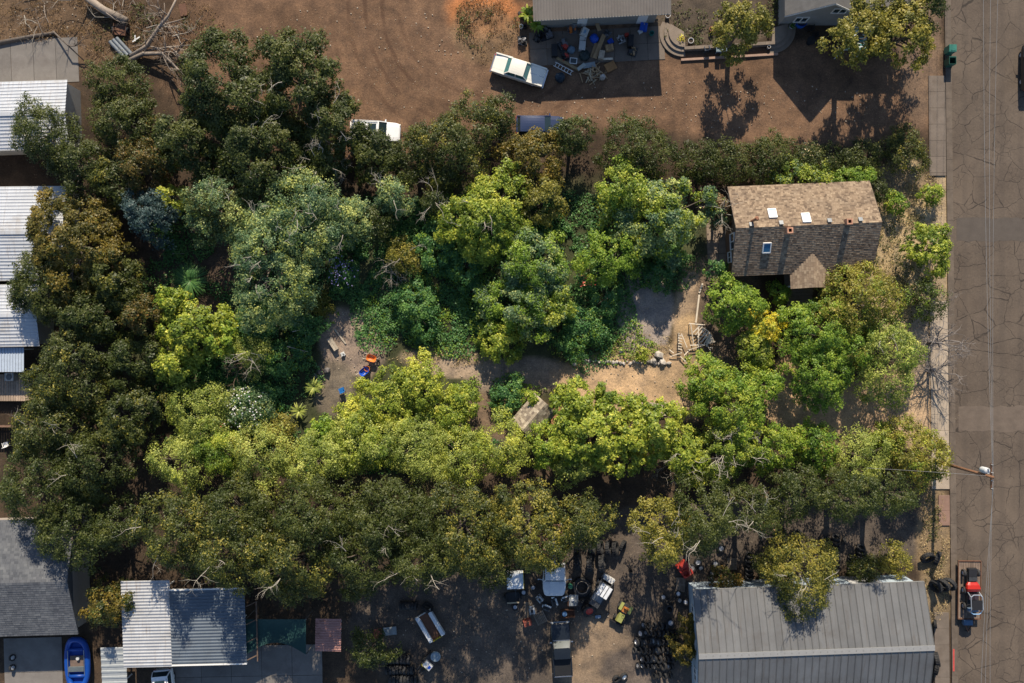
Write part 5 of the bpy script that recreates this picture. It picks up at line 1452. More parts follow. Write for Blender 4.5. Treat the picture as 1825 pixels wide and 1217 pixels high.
def cabin(t, paint, glass, w0, w1, zb, zr, y, roofcol=None):
    """greenhouse: y = (rear base, rear roof, front roof, front base)"""
    a, b, c, d = y
    B = [(-w0, a, zb), (w0, a, zb), (w0, d, zb), (-w0, d, zb)]; R_ = [(-w1, b, zr), (w1, b, zr), (w1, c, zr), (-w1, c, zr)]
    for nm, (i, j) in (("rear_window", (0, 1)), ("windscreen", (2, 3)), ("side_window", (1, 2)), ("side_window", (3, 0))):
        MB().add([B[i], B[j], R_[j], R_[i]], [(0, 1, 2, 3)]).build(nm, glass, t)
    for i in range(4): MB().bar(B[i], R_[i], .09, .07).build("pillar", paint, t)
    for sg in (-1, 1): MB().bar((sg * w0, (a + d) / 2, zb), (sg * w1, (b + c) / 2, zr), .1, .06).build("pillar", paint, t)
    m_ = MB(); vs = []
    nx_ = 6; ny_ = 6
    for i in range(nx_ + 1):
        for j in range(ny_ + 1):
            u = i / nx_ * 2 - 1; v_ = j / ny_
            vs.append((u * (w1 + .05), b - .06 + (c - b + .12) * v_, zr + .07 * (1 - u * u) * (.4 + .6 * math.sin(math.pi * min(1, max(0, v_))))))
    fs = [(i * (ny_ + 1) + j, (i + 1) * (ny_ + 1) + j, (i + 1) * (ny_ + 1) + j + 1, i * (ny_ + 1) + j + 1) for i in range(nx_) for j in range(ny_)]
    m_.add(vs, fs); m_.box((0, (b + c) / 2, zr - .02), (2 * w1 + .06, c - b + .08, .04))
    return m_.build("roof", roofcol or paint, t, smooth=False)
def wheels(t, L, W, yf, yr, R=.34, rim=None):
    for y in (yf, yr):
        for sg in (-1, 1):
            o = inst("wheel", TY['car'], t, (sg * (W / 2 - .13), y, R), (0, sg * math.pi / 2, 0), R / .33)
            inst("rim", rim or RM['car'], o)
def lights(t, W, yf, yr, z):
    for sg in (-1, 1):
        MB().cyl((sg * W * .38, yf - .03, z), (sg * W * .38, yf + .04, z), .1, .09, 12).build("headlight", LAMP, t)
        MB().box((sg * W * .40, yr, z), (.18, .06, .14)).build("tail_light", TAIL, t)
def paint(name, c, r=.35): return M(name, c, r, .05, 1.5, rnd=0, spec=.6)

def sedan():
    p = P(925, 125, .7)
    t = thing("vintage_sedan", "cream-white vintage sedan parked on the dirt at the junk pile's left", "car", (p.x, p.y, 0), math.radians(-90 - 17.5))
    L, W = 5.25, 1.95; wp = paint("cream_white_paint", (.74, .71, .62))
    ring_body([(-2.62, .80, .42, .62, .72), (-2.55, .90, .32, .72, .84), (-1.9, .96, .3, .78, .92), (-1.2, .975, .3, .80, .95), (-.6, .975, .3, .82, .96), (.6, .975, .3, .84, .97), (1.2, .97, .3, .84, .97), (2.0, .95, .3, .82, .94), (2.5, .90, .34, .78, .86), (2.62, .84, .42, .7, .76)]).build("body", wp, t)
    for sg in (-1, 1):      # tail fins and front wing tops
        MB().bar((sg * .88, -2.6, .92), (sg * .9, -.9, .97), .13, .12).build("tail_fin", wp, t)
        MB().bar((sg * .88, 1.0, .96), (sg * .86, 2.6, .88), .15, .12).build("front_wing", wp, t)
    gl = glass_mat("teal_car_glass", (.05, .15, .15), .06)
    cabin(t, wp, gl, .84, .68, .95, 1.46, (-1.35, -.85, .55, 1.05))
    MB().box((0, 2.68, .48), (1.9, .14, .16)).build("front_bumper", CHROME, t); MB().box((0, -2.68, .48), (1.9, .14, .16)).build("rear_bumper", CHROME, t)
    MB().box((0, 2.63, .66), (1.2, .06, .2)).build("grille", CHROME, t); MB().bar((0, 1.15, .995), (0, 2.5, .90), .05, .03).build("bonnet_trim", CHROME, t)
    lights(t, W, 2.64, -2.64, .72); wheels(t, L, W, 1.6, -1.55)
sedan()
def suv(px, py, rz, label, wp, gl, name="suv", L=4.7, W=1.85, zr=1.7, sunroof=True, rack=True, z=1.0):
    p = P(px, py, z)
    t = thing(name, label, "car", (p.x, p.y, 0), rz)
    h = L / 2
    ring_body([(-h, W * .44, .45, .85, .98), (-h + .1, W * .48, .32, .9, 1.02), (-h * .5, W * .5, .3, .9, 1.03), (h * .3, W * .5, .3, .9, 1.03), (h * .42, W * .5, .3, .88, 1.0), (h * .8, W * .48, .3, .84, .93), (h * .95, W * .44, .34, .78, .86), (h, W * .38, .42, .68, .76)]).build("body", wp, t)
    cabin(t, wp, gl, W * .47, W * .40, 1.02, zr, (-h + .12, -h + .45, h * .18, h * .46))
    if sunroof: MB().box((0, -h * .05, zr + .075), (W * .52, .75, .015)).build("sunroof", gl, t)
    if sunroof: MB().box((0, -h * .5, zr + .075), (W * .52, .7, .015)).build("sunroof", gl, t)
    if rack:
        for sg in (-1, 1): MB().bar((sg * W * .38, -h + .6, zr + .1), (sg * W * .38, h * .15, zr + .1), .05, .05).build("roof_rail", CHROME, t)
    for sg in (-1, 1): MB().box((sg * (W * .5 + .08), h * .42, 1.05), (.2, .12, .14)).build("mirror", wp, t)
    lights(t, W, h - .02, -h - .01, .8); wheels(t, L, W, h * .6, -h * .58)
    return t
suv(668, 233, math.radians(-93), "white van half hidden under dark trees beside the turning place", paint("white_van_paint", (.78, .78, .77)), GLASS, "white_van", 4.9, 1.9, 1.75)
suv(962, 222, math.radians(-90), "dark blue car mostly hidden under trees beside the golden tree", paint("navy_paint", (.02, .035, .09)), GLASS, "blue_car", 4.6, 1.8, 1.45, False, False)
suv(292, 1236, math.radians(186), "white car cut off by the bottom edge below the carports", paint("white_car_paint", (.78, .78, .77)), GLASS, "parked_car", 4.6, 1.85, 1.6)
suv(1842, 118, math.radians(0), "dark car at the right edge of the road", paint("black_car_paint", (.015, .017, .02)), GLASS, "dark_car", 4.5, 1.8, 1.45, False, False)

def pickup():
    p = P(1001, 1157, .8); t = thing("pickup_truck", "black pickup truck parked in the lower yard", "pickup", (p.x, p.y, 0), math.radians(3.5))
    bp = paint("black_truck_paint", (.012, .016, .022), .25)
    ring_body([(-2.6, .90, .5, .9, 1.0), (-2.5, .94, .4, .95, 1.05), (-.75, .95, .38, .96, 1.06)]).build("bed", bp, t)
    MB().box((0, -1.65, 1.085), (1.6, 1.55, .01)).build("bed_cover", M("bed_liner", (.010, .011, .013), .8), t)
    for sg in (-1, 1): MB().box((sg * .86, -1.65, 1.10), (.1, 1.8, .06)).build("bed_rail", bp, t)
    MB().box((0, -2.56, 1.07), (1.8, .08, .08)).build("tailgate", CHROME, t)
    ring_body([(-.74, .95, .38, .96, 1.06), (.9, .95, .38, .96, 1.06), (1.1, .95, .38, .95, 1.05), (2.2, .93, .4, .9, .98), (2.5, .88, .45, .82, .9), (2.58, .84, .5, .75, .82)]).build("body", bp, t)
    cabin(t, bp, GLASS, .86, .72, 1.05, 1.6, (-.74, -.6, .35, .98))
    for sg in (-1, 1): MB().box((sg * 1.03, .85, 1.15), (.22, .1, .15)).build("mirror", CHROME, t)
    MB().box((0, 2.62, .6), (1.85, .12, .18)).build("bumper", CHROME, t)
    MB().box((0, .98, 1.08), (1.6, .06, .05)).build("windscreen_trim", CHROME, t)
    lights(t, 1.9, 2.58, -2.62, .75); wheels(t, 5.2, 1.95, 1.7, -1.6, .37)
pickup()

def tow_truck():
    p = P(988, 1036, 1.4); t = thing("tow_truck", "white truck with a crane boom parked under the trees of the yard", "truck", (p.x, p.y, 0), math.radians(180))
    wp = paint("dull_white_paint", (.55, .57, .6), .5)
    # local +y = front (towards the bottom of the picture)
    ring_body([(-.35, 1.12, .6, 1.3, 1.45), (.2, 1.14, .55, 1.3, 1.45), (.9, 1.08, .55, 1.25, 1.36), (1.35, .96, .55, 1.1, 1.22), (1.5, .82, .6, 1.0, 1.1)]).build("bonnet", wp, t)
    ring_body([(-1.7, 1.05, .6, 1.3, 1.5), (-.36, 1.08, .6, 1.3, 1.5)]).build("cab_base", wp, t)
    cabin(t, wp, GLASS, 1.0, .88, 1.48, 2.35, (-1.65, -1.55, -.45, .0))
    MB().bar((0, -.02, 1.52), (0, 1.35, 1.28), .9, .05).build("bonnet_ridge", wp, t)
    MB().box((0, -3.6, .95), (2.2, 3.7, .2)).build("flatbed", M("rusty_bed", (.16, .09, .06), .8, .3, 3), t)
    MB().bar((.1, -4.6, 1.4), (.1, -1.4, 2.75), .3, .3).build("boom", M("blue_grey_steel", (.20, .25, .32), .5), t)
    MB().box((.1, -4.6, 1.2), (.7, .7, .6)).build("boom_base", M("blue_grey_steel", (.20, .25, .32), .5), t)
    for sg in (-1, 1):
        MB().bar((sg * 1.05, -.2, 1.7), (sg * 1.55, -.35, 1.75), .06, .06).build("mirror_arm", CHROME, t)
        MB().box((sg * 1.58, -.35, 1.75), (.12, .1, .4)).build("mirror", CHROME, t)
    lights(t, 2.0, 1.42, -5.4, .9); wheels(t, 6, 2.3, .7, -3.9, .46)
tow_truck()

STEEL = M("dark_steel", (.05, .052, .055), .6, .25, 4, metal=.3); RUST = M("rust", (.125, .06, .035), .85, .35, 4, .2); YEL = M("machine_yellow", (.42, .34, .03), .5, .15, 3)
LIME = M("lime_paint", (.30, .31, .09), .5, .12, 3); REDP = M("machine_red", (.42, .045, .03), .5, .15, 3); BLUEP = M("strong_blue", (.01, .07, .42), .5, .12, 3); ORNG = M("orange_paint", (.62, .17, .03), .5, .15, 3)
BLK = M("black_plastic", (.015, .015, .017), .6, .15, 3); CARD = M("cardboard", (.36, .24, .13), .9, .15, 2, rnd=.2); TEAL = M("teal_plastic", (.02, .16, .13), .5, .1); PALE = M("pale_plastic", (.55, .55, .53), .5, .08)
def loader():
    p = P(1071, 1055, .9); t = thing("compact_loader", "compact loader with white cab roof beside the red-rimmed wheel", "loader", (p.x, p.y, 0), math.radians(-32))
    MB().box((0, -.1, .75), (1.1, 2.0, .7)).build("body", M("grey_machine", (.2, .22, .24), .6), t)
    MB().box((0, -1.25, .85), (1.0, .5, .8)).build("engine_cover", STEEL, t)
    for sx in (-.5, .5):
        for sy in (-.1, .95): MB().box((sx, sy, 1.45), (.08, .08, .8)).build("cab_post", STEEL, t)
    m_ = MB().box((0, .42, 1.87), (1.15, 1.2, .05)); m_.build("cab_roof", M("white_cab_roof", (.62, .64, .66), .5), t)
    for dx in (-.18, .18): MB().box((dx, .42, 1.905), (.06, 1.2, .03)).build("roof_bar", STEEL, t)
    MB().box((0, 1.45, .6), (1.2, .5, .5)).build("bucket", PALE, t)
    for sg in (-1, 1):
        MB().bar((sg * .58, -1.0, 1.2), (sg * .58, 1.4, .8), .1, .14).build("loader_arm", STEEL, t)
        for y in (-.75, .65):
            o = inst("wheel", TY['truck'], t, (sg * .62, y, .40), (0, math.pi / 2, 0), .95); inst("rim", RM['truck'], o)
loader()
def mini_tractor():
    p = P(1110, 1091, .5); t = thing("garden_tractor", "small lime-yellow garden tractor with an orange seat in the yard", "tractor", (p.x, p.y, 0), math.radians(152))
    MB().box((0, .55, .62), (.62, .95, .5), taper=.85).build("bonnet", LIME, t)
    MB().box((0, -.4, .48), (.9, 1.0, .3)).build("chassis", STEEL, t)
    for sg in (-1, 1): MB().box((sg * .48, -.55, .78), (.3, .75, .12)).build("fender", LIME, t)
    MB().box((0, -.35, .82), (.5, .45, .14)).box((0, -.62, 1.0), (.5, .1, .4)).build("seat", M("orange_seat", (.4, .14, .03), .7), t)
    MB().cyl((0, .05, .85), (0, .0, 1.1), .03).lathe([(.16, -.015), (.19, 0), (.16, .015)], 14, (0, 0, 1.1), closed=True).build("steering_wheel", BLK, t)
    for sg in (-1, 1):
        inst("wheel", TY['car'], t, (sg * .58, -.55, .36), (0, math.pi / 2, 0), 1.1); inst("wheel", TY['car'], t, (sg * .48, .75, .26), (0, math.pi / 2, 0), .8)
    MB().bar((-.75, 1.25, .3), (.75, 1.25, .3), .1, .45).bar((0, 1.2, .35), (0, .9, .45), .12, .1).build("front_blade", BLK, t)
mini_tractor()
t = thing("truck_bed", "detached white service truck bed with rusty floor in the yard", "truck bed", tuple(P(767, 1115, .6).xy) + (0,), math.radians(31))
MB().box((0, 0, .55), (1.0, 2.7, .1)).build("floor", RUST, t)
for sg in (-1, 1): MB().box((sg * .68, 0, .66), (.36, 2.75, .55)).build("toolbox", M("toolbox_white", (.55, .58, .6), .5, .1), t)
MB().box((0, -1.4, .7), (1.0, .06, .4)).build("tailboard", YEL, t); MB().box((0, 1.42, .75), (1.75, .07, .35)).build("headboard", PALE, t)
MB().box((0, 0, .4), (.7, 2.6, .2)).build("chassis", STEEL, t)
for sg in (-1, 1): MB().box((sg * .45, 0, .15), (.14, 2.2, .34)).build("skid", STEEL, t)
t = thing("forklift", "small forklift-like machine with rounded grey windscreen and white box", "forklift", tuple(P(766, 1178, .7).xy) + (0,), math.radians(-42))
MB().box((0, 0, .5), (1.0, 1.3, .6)).build("body", STEEL, t); MB().box((.1, -.35, .95), (.85, .6, .35)).build("battery_box", PALE, t); MB().box((.3, -.35, 1.135), (.25, .3, .02)).build("box_lid", BLUEP, t)
MB().lathe([(.5, 0), (.5, .15), (.45, .2), (.001, .22)], 14, (.1, .75, .75)).build("windscreen", M("grey_blue_glass", (.22, .28, .32), .2), t)
MB().box((0, -.75, .55), (.8, .25, .3)).build("counterweight", YEL, t)
for dx in (-.3, 0, .3): MB().bar((dx, -.85, .12), (dx, -1.7, .12), .1, .06).build("fork", STEEL, t)
for sg in (-1, 1):
    for y in (-.4, .45): inst("wheel", TY['car'], t, (sg * .5, y, .25), (0, math.pi / 2, 0), .78)
t = thing("utility_trailer", "small white boxy trailer with a yellow edge half under the trees", "trailer", tuple(P(918, 1033, .9).xy) + (0,), math.radians(2))
MB().box((0, 0, .95), (1.6, 1.5, 1.0)).build("box", M("trailer_white", (.6, .65, .7), .5), t); MB().box((.83, 0, 1.0), (.05, 1.5, 1.0)).build("edge_trim", YEL, t); MB().box((0, -.2, .38), (1.3, 1.6, .12)).build("chassis", STEEL, t); MB().bar((0, -.9, .35), (0, -1.9, .3), .1, .1).build("drawbar", STEEL, t)
for sg in (-1, 1):
    o = inst("wheel", TY['car'], t, (sg * .88, 0, .33), (0, math.pi / 2, 0)); inst("rim", RM['car'], o)
t = thing("black_cart", "black open cart with wooden crossbar below the white boxy trailer", "cart", tuple(P(914, 1066, .4).xy) + (0,), math.radians(3))
MB().box((0, 0, .3), (1.3, 1.1, .1)).build("floor", BLK, t)
for sg in (-1, 1): MB().box((sg * .65, 0, .5), (.06, 1.1, .4)).build("side", BLK, t)
MB().box((0, -.35, .72), (1.2, .12, .06)).build("crossbar", M("pale_wood", (.4, .33, .22), .8), t)
for sg in (-1, 1): inst("wheel", TY['car'], t, (sg * .8, .1, .28), (0, math.pi / 2, 0), .85)
tyre(918, 1082, 'car', "blue-silver rimmed wheel lying below the black cart", None, (.1, .1, 1), None, 'y'); tyre(933, 1056, 'car', "silver rimmed wheel right of the black cart", None, (.2, .3, 1), None, 'y')
tyre(950, 1047, 'car', "pale-walled tyre lying left of the crane truck", None, (.1, .1, 1), None, 'y')

# red machine, engines and scrap in the yard
t = thing("red_machine", "rusty red machine with a round hopper at the workshop's upper left", "machine", tuple(P(1220, 1014, .5).xy) + (0,), math.radians(35))
MB().box((0, 0, .45), (1.1, 1.5, .6)).build("body", REDP, t); MB().box((.2, .5, .85), (.8, .5, .3)).build("cover", REDP, t); MB().lathe([(.30, 0), (.36, .5), (.33, .5), (.26, .1)], 16, (-.15, -.25, .75)).build("hopper", REDP, t, smooth=True); MB().box((0, -.9, .2), (.9, .5, .3)).build("ramp", RUST, t)
for sg in (-1, 1): MB().box((sg * .4, 0, .08), (.14, 1.4, .18)).build("skid", STEEL, t)
def engine(px, py, rz, label, c=STEEL, s=1.0):
    p = P(px, py, .35); t = thing("engine_block", label, "engine", (p.x, p.y, 0), rz)
    MB().box((0, 0, .32 * s), (.55 * s, .8 * s, .5 * s), taper=.9).build("block", c, t)
    for sg in (-1, 1): MB().box((sg * .2 * s, 0, .62 * s), (.16 * s, .7 * s, .14 * s), M=Matrix.Rotation(sg * .3, 3, 'Y')).build("valve_cover", PALE if sg > 0 else c, t)
    MB().cyl((0, .42 * s, .4 * s), (0, .52 * s, .4 * s), .18 * s, n=14).build("pulley", CHROME, t); MB().cyl((0, 0, .6 * s), (0, 0, .78 * s), .14 * s, n=12).build("air_filter", BLK, t)
    MB().box((0, 0, .03), (.7 * s, .9 * s, .08)).build("sump", c, t)
engine(988, 1072, .3, "greasy engine block directly in front of the crane truck"); engine(975, 1082, 1.2, "engine block with dark pulley left of the pickup's bonnet"); engine(962, 1068, .7, "small pale engine near the crane truck's front left", M("alloy", (.3, .3, .29), .5, metal=.3), .8)
engine(1008, 1066, 1.9, "engine block right below the crane truck", STEEL, .9); engine(948, 1088, .2, "dirty alloy engine standing on the pallet", M("alloy", (.3, .3, .29), .5, metal=.3), .9); engine(1016, 1074, 0, "engine in the rusty crate", RUST, .8)
def pallet(px, py, rz, label, w=1.1, l=1.2, mat=None, z=0):
    p = P(px, py, .1); t = thing("wooden_pallet", label, "pallet", (p.x, p.y, z), rz)
    mat = mat or M("pallet_wood", (.20, .16, .12), .9, .25, 3, rnd=.25)
    for k in range(7): MB().box((-w / 2 + w * (k + .5) / 7, 0, .13), (w / 7 * .66, l, .022)).build("slat", mat, t)
    for y in (-l / 2 + .06, 0, l / 2 - .06): MB().box((0, y, .06), (w, .1, .115)).build("bearer", mat, t)
pallet(963, 1101, math.radians(25), "slatted pallet left of the black pickup's bonnet"); pallet(1304, 1005, 0, "wooden pallet between the red machine and the tyre column", 1.0, 1.1); pallet(940, 1090, math.radians(-3), "narrow pallet under the dirty alloy engine", .7, 1.9)
pallet(1213, 1042, math.radians(-4), "grey pallet lying at the workshop's upper left corner", .9, 1.4)
t = thing("metal_crate", "rusty open metal crate with blue disc below the engines", "crate", tuple(P(1012, 1093, .3).xy) + (0,), .05)
MB().box((0, 0, .06), (1.3, .7, .08)).build("floor", RUST, t)
for sy in (-.35, .35): MB().box((0, sy, .3), (1.3, .04, .5)).build("side", RUST, t)
for sx in (-.65, 0, .65): MB().box((sx, 0, .3), (.04, .66, .5)).build("divider", RUST, t)
MB().cyl((-.33, 0, .1), (-.33, 0, .5), .24, n=18).build("blue_disc", M("light_blue", (.22, .36, .5), .4), t)
t = thing("steel_rack", "grey steel rack with a white valve right of the engines", "rack", tuple(P(1022, 1068, .4).xy) + (0,), 0)
for sx in (-.4, .4):
    for sy in (-.5, .5): MB().box((sx, sy, .35), (.06, .06, .7)).build("leg", STEEL, t)
MB().box((0, 0, .72), (.9, 1.1, .05)).build("top", M("grey_steel", (.22, .24, .25), .5), t); MB().box((-.1, .1, .81), (.25, .25, .14)).build("valve", PALE, t)
t = thing("rusty_stove", "rusty red stove left of the pickup", "stove", tuple(P(940, 1108, .3).xy) + (0,), .3)
MB().box((0, 0, .4), (.75, .6, .7)).build("body", M("red_rust", (.26, .07, .045), .8, .3, 4), t); MB().cyl((.1, .1, .75), (.1, .1, 1.0), .1).build("flue", M("rusty_pipe", (.25, .11, .06), .7), t); MB().box((0, 0, .03), (.8, .65, .07)).build("base", RUST, t)
t = thing("trolley", "small blue-grey trolley right of the red-rimmed wheel", "trolley", tuple(P(1066, 1099, .2).xy) + (0,), .1)
MB().box((0, 0, .2), (.55, .3, .05)).build("deck", M("blue_grey_steel", (.2, .25, .32), .5), t)
for sx in (-.25, .25):
    for sy in (-.15, .15): MB().cyl((sx, sy - .03, .09), (sx, sy + .03, .09), .09, n=10).build("castor", BLK, t)
def barrel(px, py, mat, label, r=.29, h=.85, name="barrel", open_=False):
    p = P(px, py, h); t = thing(name, label, name.replace("_", " "), (p.x, p.y, 0))
    prof = [(.001, 0), (r * .97, 0), (r, h * .1), (r * .985, h * .33), (r * 1.02, h * .35), (r * .985, h * .37), (r * .985, h * .64), (r * 1.02, h * .66), (r * .985, h * .68), (r, h * .97), (r * .96, h)] + ([(r * .9, h), (r * .88, h * .2), (.001, h * .2)] if open_ else [(r * .93, h * .97), (.001, h * .97)])
    MB().lathe(prof, 18).build("drum", mat, t, smooth=True)
    MB().lathe([(r * .95, h - .01), (r * 1.04, h - .01), (r * 1.04, h + .02), (r * .95, h + .02)], 18, closed=True).build("rim", mat, t)
barrel(1017, 1046, M("green_drum", (.02, .12, .07), .5), "small green drum right of the crane truck", .22, .6)
barrel(1125, 1018, BLK, "lone small black bucket on the open yard soil", .15, .35, "bucket", True)
t = thing("orange_board", "tan and red boards leaning left of the white truck bed", "boards", tuple(P(682, 1128, .3).xy) + (0,), .1)
MB().box((-.5, 0, .3), (.8, .9, .04), M=Matrix.Rotation(.5, 3, 'Y')).build("red_board", M("faded_red_board", (.32, .09, .05), .8), t); MB().box((.7, .05, .12), (1.3, .8, .04)).build("grey_board", M("grey_panel", (.22, .25, .26), .7), t); MB().box((.7, .05, .05), (1.1, .6, .1)).build("bearer", STEEL, t)

# ------------------------------------------------------------------ flat trailer with the buggy on the road
t = thing("flat_trailer", "rusty flat trailer with timber deck parked at the kerb", "trailer", tuple(P(1727, 1051, .5).xy) + (0,), math.radians(-.5))
L, W = 5.7, 2.15
for k in range(9): MB().box((-W / 2 + W * (k + .5) / 9, 0, .52), (W / 9 - .02, L - .1, .05)).build("plank", M("trailer_planks", (.17, .125, .095), .9, .25, 3, rnd=.2), t)
for sg in (-1, 1):
    MB().box((sg * (W / 2 + .03), 0, .55), (.07, L, .14)).build("side_rail", RUST, t)
    for y in (-1.0, -.2): o = inst("wheel", TY['car'], t, (sg * (W / 2 - .25), y, .32), (0, math.pi / 2, 0), .95); inst("rim", RM['car'], o)
for y in (L / 2, -L / 2): MB().box((0, y, .55), (W + .12, .07, .16)).build("end_rail", RUST, t)
for x in (-.6, .6): MB().box((x, 0, .44), (.1, L - .2, .1)).build("beam", STEEL, t)
for sg in (-1, 1): MB().bar((sg * .6, -L / 2, .45), (0, -L / 2 - 1.3, .42), .08, .1).build("drawbar", RUST, t)
MB().box((-.2, -L / 2 - .3, .62), (.9, .5, .35)).build("toolbox", M("blue_toolbox", (.05, .1, .17), .5), t)
MB().cyl((0, -L / 2 - 1.3, 0), (0, -L / 2 - 1.3, .5), .05).build("jack", STEEL, t)
t = thing("off_road_buggy", "black and red off-road buggy strapped on the flat trailer", "buggy", tuple(P(1732, 1052, 1.1).xy) + (.545,), 0)
MB().box((0, 0, .45), (1.0, 3.6, .25)).build("chassis", BLK, t)
ring_body([(-.05, .62, .5, .7, .85), (.25, .68, .5, .8, 1.0), (.6, .62, .5, .75, .9), (.85, .45, .5, .65, .75)]).build("bonnet", M("bright_red", (.42, .02, .012), .35, .05), t)
MB().box((0, 1.75, .62), (.95, .9, .35), taper=.85).build("engine_cover", BLK, t); MB().box((0, 1.15, .7), (.8, .4, .2)).build("radiator", STEEL, t)
for sg in (-1, 1): MB().box((sg * .25, -.55, .75), (.42, .5, .35)).build("seat", M("seat_black", (.03, .02, .03), .7), t)
MB().box((0, -1.15, 1.52), (1.0, .95, .05)).build("roof", BLK, t)
cage = M("silver_tube", (.45, .5, .55), .35, .05, metal=.6)
for sg in (-1, 1): MB().tube([(sg * .55, -.1, .85), (sg * .56, -.4, 1.4), (sg * .56, -1.6, 1.5), (sg * .5, -1.95, 1.2), (sg * .45, -2.0, .6)], .045, .045, 6).build("roll_bar", cage, t)
MB().tube([(-.5, -1.9, 1.3), (-.3, -2.08, 1.3), (.3, -2.08, 1.3), (.5, -1.9, 1.3)], .05, .05, 6).build("rear_bar", M("blue_tube", (.2, .35, .55), .4), t); MB().tube([(-.56, -.4, 1.4), (-.3, -.2, 1.42), (.3, -.2, 1.42), (.56, -.4, 1.4)], .045, .045, 6).build("front_bar", cage, t)
MB().box((0, -1.85, .7), (1.0, .35, .3)).build("cargo_box", M("grey_blue_plastic", (.12, .18, .26), .5), t)
for sg in (-1, 1):
    for y in (1.65, .3 - .35, -1.6):
        if y == .3 - .35 and sg > 0: continue
        o = inst("wheel", TY['truck'], t, (sg * .68, y, .36), (0, math.pi / 2, 0), .86); inst("rim", RM['truck'], o)

# ------------------------------------------------------------------ bins, pole and wires
def bin_(px, py, label, open_, col):
    p = P(px, py, .55); t = thing("wheeled_bin", label, "bin", (p.x, p.y, .012), 0)
    m_ = MB()
    for sx, sy, a, b in ((0, -.33, .66, .04), (0, .33, .66, .04), (-.33, 0, .04, .62), (.33, 0, .04, .62)): m_.box((sx, sy, .58), (a, b, .96))
    m_.box((0, 0, .1), (.62, .62, .05)); m_.build("body", col, t)
    if open_: MB().box((0, .37, .75), (.7, .05, .62), M=Matrix.Rotation(-.12, 3, 'X')).build("lid", col, t); MB().box((0, 0, .35), (.6, .6, .02)).build("rubbish", BLK, t)
    else: MB().box((0, 0, 1.09), (.74, .74, .06), taper=.94).box((0, .0, 1.13), (.5, .5, .03)).build("lid", col, t)
    for sg in (-1, 1): MB().cyl((sg * .34 - .03, -.3, .12), (sg * .34 + .03, -.3, .12), .12, n=12).build("wheel", BLK, t)
    MB().bar((-.25, -.38, 1.0), (.25, -.38, 1.0), .04, .04).build("handle", col, t)
bin_(1693, 89, "teal wheeled bin with closed lid at the kerb", False, M("bin_teal", (.03, .17, .13), .5)); bin_(1693, 111, "open green wheeled bin with dark inside below the closed bin", True, M("bin_green", (.015, .085, .06), .5))

pb = P(1665, 821, 0); PH = 9.8
t = thing("power_pole", "brown wooden power pole with a grey transformer at the plot's lower right corner", "power pole", (pb.x, pb.y, 0))
MB().tube([(0, 0, -.2), (0, 0, PH * .5), (0, 0, PH)], .17, .12, 12).build("pole", M("brown_pole", (.17, .085, .045), .9, .25, 3), t, smooth=True)
MB().box((.12, 0, PH - .5), (.12, 2.3, .12)).build("crossarm", M("brown_pole", (.17, .085, .045), .9), t)
MB().lathe([(.001, -.45), (.26, -.45), (.28, -.3), (.28, .35), (.24, .45), (.001, .48)], 16, (.05, .42, PH - 1.35)).build("transformer", M("transformer_grey", (.55, .57, .58), .4, .06), t, smooth=True)
for y in (.2, .6): MB().cyl((.05, y, PH - .9), (.05, y, PH - .65), .05, .03).build("bushing", PALE, t)
for y in (-1.05, -.35, .35, 1.05): MB().cyl((.12, y, PH - .44), (.12, y, PH - .2), .05, .03, 8).build("insulator", PALE, t)
WIRE = M("aluminium_wire", (.24, .24, .24), .5, .05)
def wire(label, a, b, sag, r=.013):
    a = Vector(a); b = Vector(b); pts = []
    for k in range(17):
        f = k / 16; p = a.lerp(b, f); p.z -= sag * 4 * f * (1 - f); pts.append(p)
    o = MB().tube(pts, r, r, 5).build("power_line", WIRE); tag(o, label, "power line")
top = Vector((pb.x, pb.y, PH - .2))
for k, (dx, nm) in enumerate(((.05, "left"), (1.15, "middle"), (2.3, "right"))):
    yo = (-1.05, -.35, 1.05)[k]
    wire("%s one of three power lines running up along the road from the pole" % nm, top + Vector((.12, yo, 0)), (pb.x + .12 + dx - .6, 62, PH - .1), 1.0)
    wire("%s one of three power lines running down along the road from the pole" % nm, top + Vector((.12, yo, 0)), (pb.x + .12 + dx - 1.6, -62, PH - .1), 1.0)
wire("thin service line running left from the pole over the hedge", top + Vector((0, 0, -.6)), (pb.x - 9, pb.y + .1, 5.2), .2, .012)

# ------------------------------------------------------------------ junk in front of the long shed
JB = "things dumped before the long shed"
def crate(px, py, size, rz, mat, label, name="cardboard_box", cat="box", tilt=0.0, lid=True, z=0.0):
    p = P(px, py, size[2] * .7 + z); t = thing(name, label, cat, (p.x, p.y, z), rz)
    Mx = Matrix.Rotation(tilt, 3, 'Y')
    lift = abs(math.sin(tilt)) * size[0] / 2
    MB().box((0, 0, size[2] / 2 + lift + .035), size, M=Mx).build("body", mat, t)
    if lid:
        for sg in (-1, 1): MB().box((sg * size[0] * .36, 0, size[2] + .05 + lift), (size[0] * .3, size[1] * .96, .012), M=Mx @ Matrix.Rotation(sg * .25, 3, 'Y')).build("flap", mat, t)
    return t
def board(px, py, size, rz, mat, label, name="board", cat="board", tilt=.0, z=.04):
    p = P(px, py, z); o = MB().box((0, 0, 0), size, M=Matrix.Rotation(tilt, 3, 'Y')).build(name, mat, None); o.location = (p.x, p.y, z + abs(math.sin(tilt)) * size[0] / 2 + size[2] / 2); o.rotation_euler = (0, 0, rz); return tag(o, label, cat)
t = crate(1038, 78, (.62, 1.3, .6), math.radians(-5), PALE, "white fridge lying on its back in the junk pile", "fridge", "fridge", lid=False); MB().box((0, .25, .655), (.6, .03, .02)).build("door_gap", BLK, t); MB().box((.22, .4, .665), (.05, .3, .04)).build("handle", CHROME, t)
